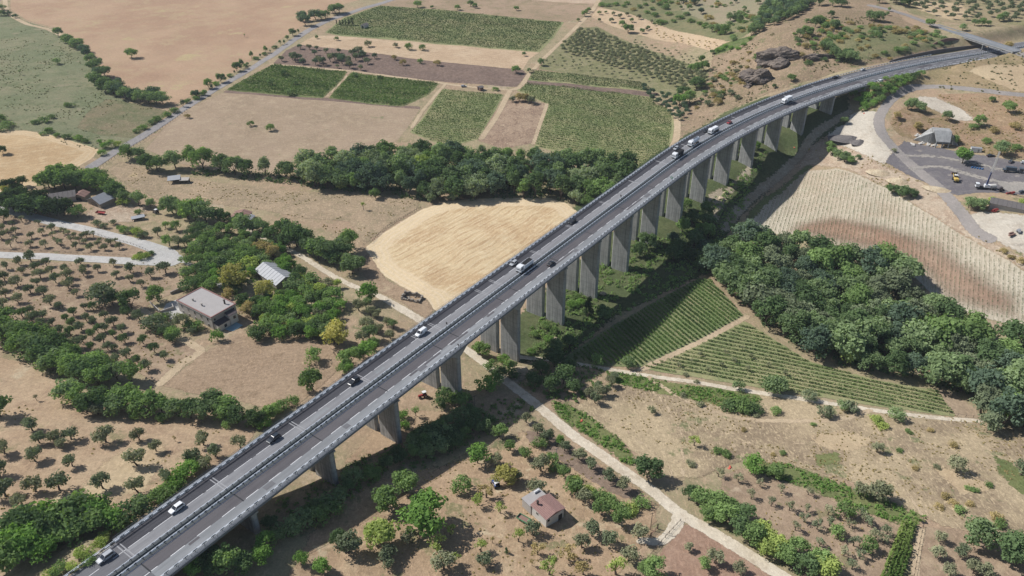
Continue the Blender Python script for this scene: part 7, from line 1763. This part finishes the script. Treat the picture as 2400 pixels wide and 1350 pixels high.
def car(label, loc, h, body, L_=4.5, W_=1.85, H_=1.6, style="suv", roofm=None, name="car", cat="car", group="vehicles on the motorway"):
    r_ = empty(name, loc, -h); tag(r_, label, cat, group); r_.scale = (1.06, 1.06, 1.06)
    w = W_ / 2; hl = L_ / 2; zb = .28; belt = H_ * .6
    hood = {"suv": belt * .96, "van": belt * .95, "car": belt * .93}[style]
    tail = {"suv": belt, "van": belt, "car": belt * .98}[style]
    def ring(hw, z0, z1, top): return [(-hw * .94, z0), (hw * .94, z0), (hw, z0 + .22), (hw, z1 - .10), (hw * top, z1), (-hw * top, z1), (-hw, z1 - .10), (-hw, z0 + .22)]
    b = MB()
    loft(b, [(-hl, ring(w * .86, zb + .12, tail * .9, .9)), (-hl + .12, ring(w * .96, zb, tail, .92)), (-hl * .5, ring(w, zb, belt, .93)), (hl * .35, ring(w, zb, belt * .99, .93)), (hl * .55, ring(w * .99, zb, hood, .9)), (hl - .22, ring(w * .93, zb, hood * .88, .86)), (hl, ring(w * .8, zb + .1, hood * .74, .86))])
    b.build("body", body, r_, smooth=False)
    # cabin
    y0, y1 = {"suv": (-hl + .1, hl * .48), "van": (-hl + .04, hl * .62), "car": (-hl * .72, hl * .42)}[style]
    ty0, ty1 = {"suv": (-hl + .45, hl * .12), "van": (-hl + .12, hl * .25), "car": (-hl * .36, hl * .08)}[style]
    zt = H_; bw, tw = w * .92, w * .74
    zb2 = belt - .04
    A = [(-bw, y0, zb2), (bw, y0, zb2), (bw, y1, zb2), (-bw, y1, zb2)]
    T = [(-tw, ty0, zt - .06), (tw, ty0, zt - .06), (tw, ty1, zt - .06), (-tw, ty1, zt - .06)]
    U = [(-tw * .9, ty0 + .12, zt), (tw * .9, ty0 + .12, zt), (tw * .9, ty1 - .12, zt), (-tw * .9, ty1 - .12, zt)]
    b = MB(); b.add(A + T + U, [(0, 1, 5, 4), (1, 2, 6, 5), (2, 3, 7, 6), (3, 0, 4, 7), (4, 5, 9, 8), (5, 6, 10, 9), (6, 7, 11, 10), (7, 4, 8, 11), (8, 9, 10, 11)])
    b.build("cabin", roofm or body, r_)
    def pane(nm, a, bq, c, d_, out, f=.1):
        P = [Vector(q) for q in (a, bq, c, d_)]; ctr = sum(P, Vector()) / 4; n_ = (P[1] - P[0]).cross(P[3] - P[0]).normalized()
        if n_.dot(Vector(out)) < 0: n_ = -n_
        q = [p_ + (ctr - p_) * f + n_ * .015 for p_ in P]; q2 = [p_ + n_ * .02 for p_ in q]
        m = MB(); m.add(q + q2, [(4, 5, 6, 7), (0, 1, 5, 4), (1, 2, 6, 5), (2, 3, 7, 6), (3, 0, 4, 7)]); m.build(nm, m_carglass, r_)
    pane("windscreen", A[2], A[3], T[3], T[2], (0, 1, .3), .1)
    pane("rear_window", A[0], A[1], T[1], T[0], (0, -1, .2), .16)
    if style == "van":
        lerp = lambda p_, q_, t: tuple(p_[i] + (q_[i] - p_[i]) * t for i in range(3))
        pane("side_window", lerp(A[1], A[2], .68), A[2], T[2], lerp(T[1], T[2], .72), (1, 0, 0), .14); pane("side_window", lerp(A[0], A[3], .68), A[3], T[3], lerp(T[0], T[3], .72), (-1, 0, 0), .14)
    else:
        pane("side_window", A[1], A[2], T[2], T[1], (1, 0, 0), .13); pane("side_window", A[3], A[0], T[0], T[3], (-1, 0, 0), .13)
    for sx in (-1, 1):
        for y in (hl * .62, -hl * .62): wheel(r_, sx * (w - .1), y, .34, .24)
        b = MB(); b.box((sx * w * .62, hl - .10, hood * .70), (.42, .16, .16)); b.build("headlight", m_lamp, r_)
        b = MB(); b.box((sx * w * .74, -hl + .03, tail * .74), (.26, .12, .2)); b.build("tail_light", m_tail, r_)
        b = MB(); b.box((sx * (w + .08), hl * .36, belt + .04), (.16, .12, .14)); b.build("mirror", m_trim, r_)
    return r_

def truck(label, loc, h, kind="tipper", cabp="white", bodym=None, L_=8.2, group="vehicles on the motorway"):
    r_ = empty("truck", loc, -h); tag(r_, label, "truck", group); r_.scale = (1.12, 1.18, 1.16)
    w = 1.22; hl = L_ / 2
    b = MB(); b.box((0, 0, .85), (.9, L_ - .4, .3)); b.box((0, -hl + .15, .6), (2.2, .14, .16)); b.build("chassis", m_trim, r_)
    cy = hl - 1.05
    b = MB(); loft(b, [(cy - .95, [(-w, .55), (w, .55), (w, 2.75), (w * .9, 3.0), (-w * .9, 3.0), (-w, 2.75)]), (cy + .7, [(-w, .55), (w, .55), (w, 2.7), (w * .88, 2.92), (-w * .88, 2.92), (-w, 2.7)]), (cy + 1.02, [(-w * .96, .5), (w * .96, .5), (w * .93, 2.0), (w * .84, 2.5), (-w * .84, 2.5), (-w * .93, 2.0)])])
    b.build("cab", PAINT[cabp], r_)
    b = MB(); b.add([(-w * .84, cy + 1.06, 1.6), (w * .84, cy + 1.06, 1.6), (w * .78, cy + .90, 2.6), (-w * .78, cy + .90, 2.6), (-w * .84, cy + .98, 1.6), (w * .84, cy + .98, 1.6), (w * .78, cy + .82, 2.6), (-w * .78, cy + .82, 2.6)], [(0, 1, 2, 3), (1, 0, 4, 5), (2, 1, 5, 6), (3, 2, 6, 7), (0, 3, 7, 4)]); b.build("windscreen", m_carglass, r_)
    for sx in (-1, 1):
        b = MB(); b.box((sx * (w + .005), cy + .2, 2.05), (.03, .9, .8)); b.build("side_window", m_carglass, r_)
        b = MB(); b.box((sx * .9, cy + 1.03, .8), (.34, .1, .2)); b.build("headlight", m_lamp, r_)
        b = MB(); b.box((sx * (w + .18), cy + .95, 2.2), (.2, .1, .55)); b.build("mirror", m_trim, r_)
        for y in (cy, -hl + 1.1, -hl + 2.3): wheel(r_, sx * (w - .16), y, .5, .32)
    b = MB(); b.box((0, cy + 1.05, .62), (2.3, .12, .45)); b.build("bumper", m_trim, r_)
    bl = L_ - 2.5; by = -hl + bl / 2 + .05
    if kind == "tipper":
        b = MB(); t = .12; z0, z1 = 1.1, 2.55
        b.box((0, by, z0 + .08), (2.4, bl, .16))
        for sx in (-1, 1): b.box((sx * 1.16, by, (z0 + z1) / 2 + .08), (t, bl, z1 - z0))
        b.box((0, by + bl / 2 - .06, (z0 + z1) / 2 + .16), (2.2, t, z1 - z0 + .16)); b.box((0, by - bl / 2 + .06, (z0 + z1) / 2), (2.2, t, z1 - z0 - .16))
        for k in range(5):
            for sx in (-1, 1): b.box((sx * 1.245, by - bl / 2 + bl * (k + .5) / 5, (z0 + z1) / 2), (.06, .14, z1 - z0))
        tb = b.build("tipper_body", bodym or m_galv, r_)
        b = MB(); b.box((0, by, 1.95), (2.2, bl - .26, 1.4)); b.build("load", m_tyre, tb)  # black block stands in for the dark interior of the open body
    elif kind == "box":
        b = MB(); b.box((0, by, 2.3), (2.5, bl, 2.5)); b.build("box_body", bodym or PAINT["white"], r_, bevel=.05)
        b = MB(); b.box((0, by - bl / 2 - .03, 2.3), (2.3, .06, 2.3)); b.build("rear_door", m_metal2, r_)
    elif kind == "tank":
        b = MB(); b.tube((0, by - bl / 2, 2.1), (0, by + bl / 2, 2.1), 1.15, n=16); b.build("tank", m_galv, r_)
        b = MB(); b.box((0, by, 3.28), (.6, bl * .8, .08)); b.build("walkway", m_galv_dark, r_)
    elif kind == "flat":
        b = MB(); b.box((0, by, 1.2), (2.4, bl, .2)); b.build("flatbed", m_galv_dark, r_)
        b = MB(); b.box((0, by + .3, 2.05), (2.2, bl * .72, 1.5)); b.build("load", bodym or PAINT["white"], r_, bevel=.1)
    return r_

def road_loc(u, v, lane=None):
    s, o = px_road(u, v)
    if lane is not None: o = lane
    return on_road(s, o, .02), axis(s)[2]
def on(u, v, fn, lab, lane=None, away=False, **kw):
    p, h = road_loc(u, v, lane); return fn(lab, p, h if away else h + math.pi, **kw)
LL, LR, RL = -7.7, -3.8, 3.7
on(249, 1309, car, "silver estate car with a dark glass side at the start of the viaduct", None, body=PAINT["silver"], L_=4.7, H_=1.62)
on(415, 1194, car, "white compact car near the start of the viaduct", None, body=PAINT["white"], L_=4.4, H_=1.58)
on(642, 1031, car, "dark blue grey car in the left lane with a shadow on its right", None, body=PAINT["dark"], L_=4.5, H_=1.6)
on(830, 897, car, "black car just before the pale joint stripe on the viaduct", None, body=PAINT["black"], L_=4.5, H_=1.6)
on(987, 783, car, "white panel van in the left lane of the viaduct", None, body=PAINT["white"], L_=5.0, W_=1.95, H_=1.95, style="van", name="van", cat="van")
on(1230, 630, truck, "white tipper truck with a dark open load body next to a silver car", None, kind="tipper", bodym=m_galv)
on(1208, 621, car, "silver car driving beside the white tipper truck", LL - .4, body=PAINT["silver"], L_=4.4, H_=1.5)
on(1291, 620, car, "black car alone in the right hand carriageway", None, True, body=PAINT["black"], L_=4.3, H_=1.5, style="car")
on(1349, 524, car, "black car ahead of the tipper trucks in the outer left lane", LL - .3, body=PAINT["black"], L_=4.5, H_=1.6)
on(1588, 367, truck, "white tipper truck with a black open body at the head of the convoy", None, kind="tipper", bodym=m_trim)
on(1592, 352, car, "silver car passing the leading tipper truck", LL, body=PAINT["silver"], L_=4.4, H_=1.5)
on(1625, 339, truck, "white tanker truck with a grey rounded tank in the convoy", None, kind="tank")
on(1668, 309, truck, "white flatbed truck with a pale load at the end of the convoy", LR, kind="flat")
on(1653, 308, car, "dark car beside the front of the pale flatbed truck", LL, body=PAINT["black"], L_=4.3, H_=1.5)
on(1709, 289, car, "small red car behind the truck convoy", None, body=PAINT["red"], L_=4.0, H_=1.5, style="car")
on(1843, 241, truck, "white box truck on the curve of the viaduct", None, kind="box", L_=7.5)
on(1956, 183, car, "dark car with a pale bonnet near the end of the viaduct", None, body=PAINT["black"], L_=4.4, H_=1.5, style="car")
on(2021, 165, car, "white car beyond the end of the viaduct", None, body=PAINT["white"], L_=4.4, H_=1.5, style="car")

def parked(u, v, h, lab, group=None, **kw): p = at(u, v); return car(lab, (p[0], p[1], p[2] + .12), h, group=group, **kw)
parked(2322, 367, 1.5, "long black car parked at the upper edge of the works yard", body=PAINT["black"], L_=5.0, style="car", H_=1.45)
parked(2369, 381, 1.0, "dark grey car parked in the works yard by the dark tree", body=PAINT["grey"], L_=4.2, H_=1.5, style="car")
parked(2402, 384, 2.0, "white car parked at the right edge of the works yard", body=PAINT["white"], L_=4.4, H_=1.5)
parked(1087, 204, 1.4, "small silver car parked at the vineyard hut track", body=PAINT["silver"], L_=4.2, H_=1.5)
parked(2063, 193, .9, "white van parked on the slope under the far parapet", body=PAINT["white"], L_=4.8, H_=1.9, style="van", name="van", cat="van")
parked(8, 478, 1.4, "dark car on the concrete road at the left edge", body=PAINT["black"], L_=4.4, H_=1.5)

def tractor(label, px, rz, bodym, roofm):
    p = at(*px); r_ = empty("tractor", (p[0], p[1], p[2] + .08), rz); tag(r_, label, "tractor")
    b = MB(); b.box((0, 1.0, 1.15), (.8, 1.9, .75), taper=.9); b.box((0, -.3, .8), (.7, 1.4, .5)); b.build("bonnet", bodym, r_, bevel=.05)
    b = MB()
    for sx in (-.62, .62):
        for y in (-1.1, .1): b.tube((sx, y, 1.0), (sx * .92, y, 2.5), .05)
    b.build("cab_frame", m_trim, r_)
    b = MB(); b.box((0, -.5, 1.75), (1.16, 1.14, 1.3)); b.build("cab_glass", m_carglass, r_)
    b = MB(); b.box((0, -.5, 2.55), (1.5, 1.6, .16)); b.build("cab_roof", roofm, r_, bevel=.05)
    for sx in (-1, 1):
        wheel(r_, sx * .85, -.75, .78, .45); wheel(r_, sx * .7, 1.45, .48, .3)
        b = MB(); b.box((sx * .85, -.75, 1.62), (.5, 1.3, .08)); b.build("mudguard", bodym, r_)
tractor("white roofed tractor half hidden by the second pier from the near end", (992, 931), 2.0, m_redp, m_whitep)
tractor("dark blue tractor with a white roof beside the yellow blossoming tree", (1161, 1140), .6, PAINT["blue"], m_whitep)
tractor("small tractor with a white roof among scrap in the farmyard", (366, 500), 1.0, m_iron, m_whitep)
def trailer(label, px, rz, bedm, sidem, L_=4.5):
    p = at(*px); r_ = empty("farm_trailer", (p[0], p[1], p[2] + .08), rz); tag(r_, label, "trailer")
    b = MB(); b.box((0, 0, .9), (2.0, L_, .14)); b.build("bed", bedm, r_)
    for sx in (-1, 1):
        b = MB(); b.box((sx * 1.03, 0, 1.2), (.06, L_, .6)); b.build("side_board", sidem, r_)
        for y in (-.6, .5): wheel(r_, sx * .85, y - .6, .42, .25)
    b = MB(); b.box((0, L_ / 2 + .03, 1.2), (2.0, .06, .6)); b.build("front_board", sidem, r_)
    b = MB(); b.tube((0, L_ / 2, .7), (0, L_ / 2 + 1.4, .5), .06); b.build("drawbar", m_iron, r_)
trailer("green sided farm trailer with a rusty bed beside the cottage", (1228, 1222), .95, m_rust_sheet, m_green)
trailer("dark red farm trailer in the dusty farmyard", (237, 502), 1.35, m_redp, m_redp, 5.0)
b = MB(); b.tube((0, -.9, .7), (0, .9, .7), .7, n=14); o = b.build("water_tank", m_green); o.location = at(1243, 1229) + np.array([0, 0, .1]); o.rotation_euler = (0, 0, .4); tag(o, "pale green drum tank at the corner of the cottage", "water tank")

# machines in the works yard
p = at(2306, 443); cr = empty("crane_truck", p + np.array([0, 0, .08]), math.radians(75)); tag(cr, "blue and white crane truck with a tall lattice boom in the works yard", "crane truck")
b = MB(); b.box((0, 0, 1.0), (2.5, 9.5, .5)); b.build("chassis", m_trim, cr)
b = MB(); b.box((0, 3.9, 2.1), (2.5, 1.9, 2.2)); b.build("cab", PAINT["white"], cr, bevel=.12)
b = MB(); b.box((0, 4.88, 2.5), (2.1, .06, .9)); b.build("windscreen", m_carglass, cr)
b = MB(); b.box((0, -1.2, 2.0), (2.4, 3.2, 1.6)); b.build("superstructure", PAINT["white"], cr, bevel=.1)
b = MB()
bx, by_ = Vector((0, -.6, 2.2)), Vector((-4.0, .4, 12.0)); b.tube(bx, by_, .55, .45, 4); b.build("lower_boom", PAINT["blue"], cr)
b = MB(); tp_ = Vector((-9.2, 1.6, 26.0)); ax_ = (tp_ - by_).normalized(); u_ = ax_.orthogonal().normalized(); v_ = ax_.cross(u_)
cs = [(u_ + v_) * .42, (u_ - v_) * .42, (-u_ - v_) * .42, (v_ - u_) * .42]
for c in cs: b.tube(by_ + c, tp_ + c * .7, .1, n=5)
for k in range(12):
    f0, f1 = k / 12, (k + 1) / 12
    for j in range(4): b.tube(by_.lerp(tp_, f0) + cs[j] * (1 - .3 * f0), by_.lerp(tp_, f1) + cs[(j + 1) % 4] * (1 - .3 * f1), .055, n=4)
b.build("lattice_boom", m_whitep, cr)
for sx in (-1, 1):
    for y in (3.6, -2.2, -3.4): wheel(cr, sx * 1.1, y, .52, .35)
p = at(2238, 424); ld = empty("wheel_loader", p + np.array([0, 0, .08]), math.radians(-12)); tag(ld, "yellow wheel loader with a raised reddish bucket", "loader")
b = MB(); b.box((0, -1.6, 1.7), (2.2, 3.0, 1.3)); b.build("engine_cover", m_yellow, ld, bevel=.12)
b = MB(); b.box((0, .4, 2.6), (1.6, 1.5, 1.6)); b.build("cab", m_carglass, ld); b = MB(); b.box((0, .4, 3.46), (1.8, 1.7, .14)); b.build("cab_roof", m_whitep, ld)
b = MB(); b.box((0, 1.6, 1.3), (1.5, 1.6, .8)); b.build("front_frame", m_yellow, ld, bevel=.08)
b = MB()
for sx in (-.6, .6): b.tube((sx, 1.6, 1.8), (sx, 4.2, 2.6), .17)
b.build("lift_arm", m_yellow, ld)
b = MB(); b.add([(-1.5, 4.2, 2.0), (1.5, 4.2, 2.0), (1.5, 4.4, 3.4), (-1.5, 4.4, 3.4), (-1.5, 5.7, 2.2), (1.5, 5.7, 2.2)], [(0, 1, 2, 3), (1, 0, 4, 5), (0, 3, 4), (2, 1, 5), (3, 2, 1, 0), (4, 0, 1, 5)]); b.build("bucket", m_rust_sheet, ld)
for sx in (-1, 1):
    for y in (-1.7, 1.7): wheel(ld, sx * 1.05, y, .8, .55)
p = at(2372, 404); truck("grey green flatbed lorry standing in the works yard", (p[0], p[1], p[2] + .08), 1.9, "flat", "grey", m_galv_dark, 9.0, None)
p = at(2324, 443); b = MB(); b.tube((-1.6, 0, 1.5), (1.6, 0, 1.5), 1.45, n=16); o = b.build("storage_tank", m_plaster_w); o.location = p + np.array([0, 0, .05]); o.rotation_euler = (0, 0, .2); tag(o, "pale storage tank lying beside the crane truck", "tank")
for k, (u, v, mt, lb) in enumerate(((2345, 448, m_iron, "dark scrap machine part on the yard edge above the long shed"), (2368, 455, m_redp, "red scrap beam on the yard edge above the long shed"), (2392, 452, m_galv_dark, "grey scrap frame at the right edge of the yard"), (2332, 497, m_redp, "red box in front of the long shed bays"), (2385, 545, m_metal2, "pale stack of sheets on the lower storage ground"), (2372, 552, m_rust_sheet, "rusty machine on the lower storage ground"))):
    p = at(u, v); b = MB(); rr = random.Random(k)
    for j in range(4): b.box((rr.uniform(-1.2, 1.2), rr.uniform(-.8, .8), .5 + .3 * j), (rr.uniform(1.2, 3.5), rr.uniform(.5, 1.2), rr.uniform(.3, .8)), rr.uniform(-.3, .3))
    o = b.build("scrap_part", mt); o.location = p; o.rotation_euler = (0, 0, rr.random()); tag(o, lb, "scrap")
for (u, v, lb) in ((1362, 988, "orange plastic sheet on the green brush beside the dirt road"), (1710, 1097, "long orange plastic net on the corner of the young olive plot"), (2025, 266, "red plastic sheet on the pale ground near the last pier"), (1862, 346, "small red plastic sheet on the shaded stream bank")):
    b = MB(); b.box((0, 0, .12), (1.6, .9, .2), taper=.7); b.box((.6, .2, .22), (1.1, .6, .16), .5, taper=.6); o = b.build("plastic_sheet", m_plain("orange_plastic_" + str(u), (226, 92, 62), .6)); o.location = at(u, v) + np.array([0, 0, .05]); o.rotation_euler = (0, 0, .8); tag(o, lb, "plastic sheet")

# ---------------------------------------------------------------- air
hb = MB(); hb.box(((GX0 + GX1) / 2, 600, 112), (16400, 13200, 240))
t = NT("haze_air")
pv = t.n("ShaderNodeVolumePrincipled")
pv.inputs["Color"].default_value = (0.80, 0.88, 1.0, 1.0)
pv.inputs["Density"].default_value = 0.00007
pv.inputs["Anisotropy"].default_value = 0.2
t.l(pv.outputs[0], t.out.inputs["Volume"])
hz = hb.build("haze", t.mat)
tag(hz, "thin summer haze over the whole valley", "haze", kind="stuff")
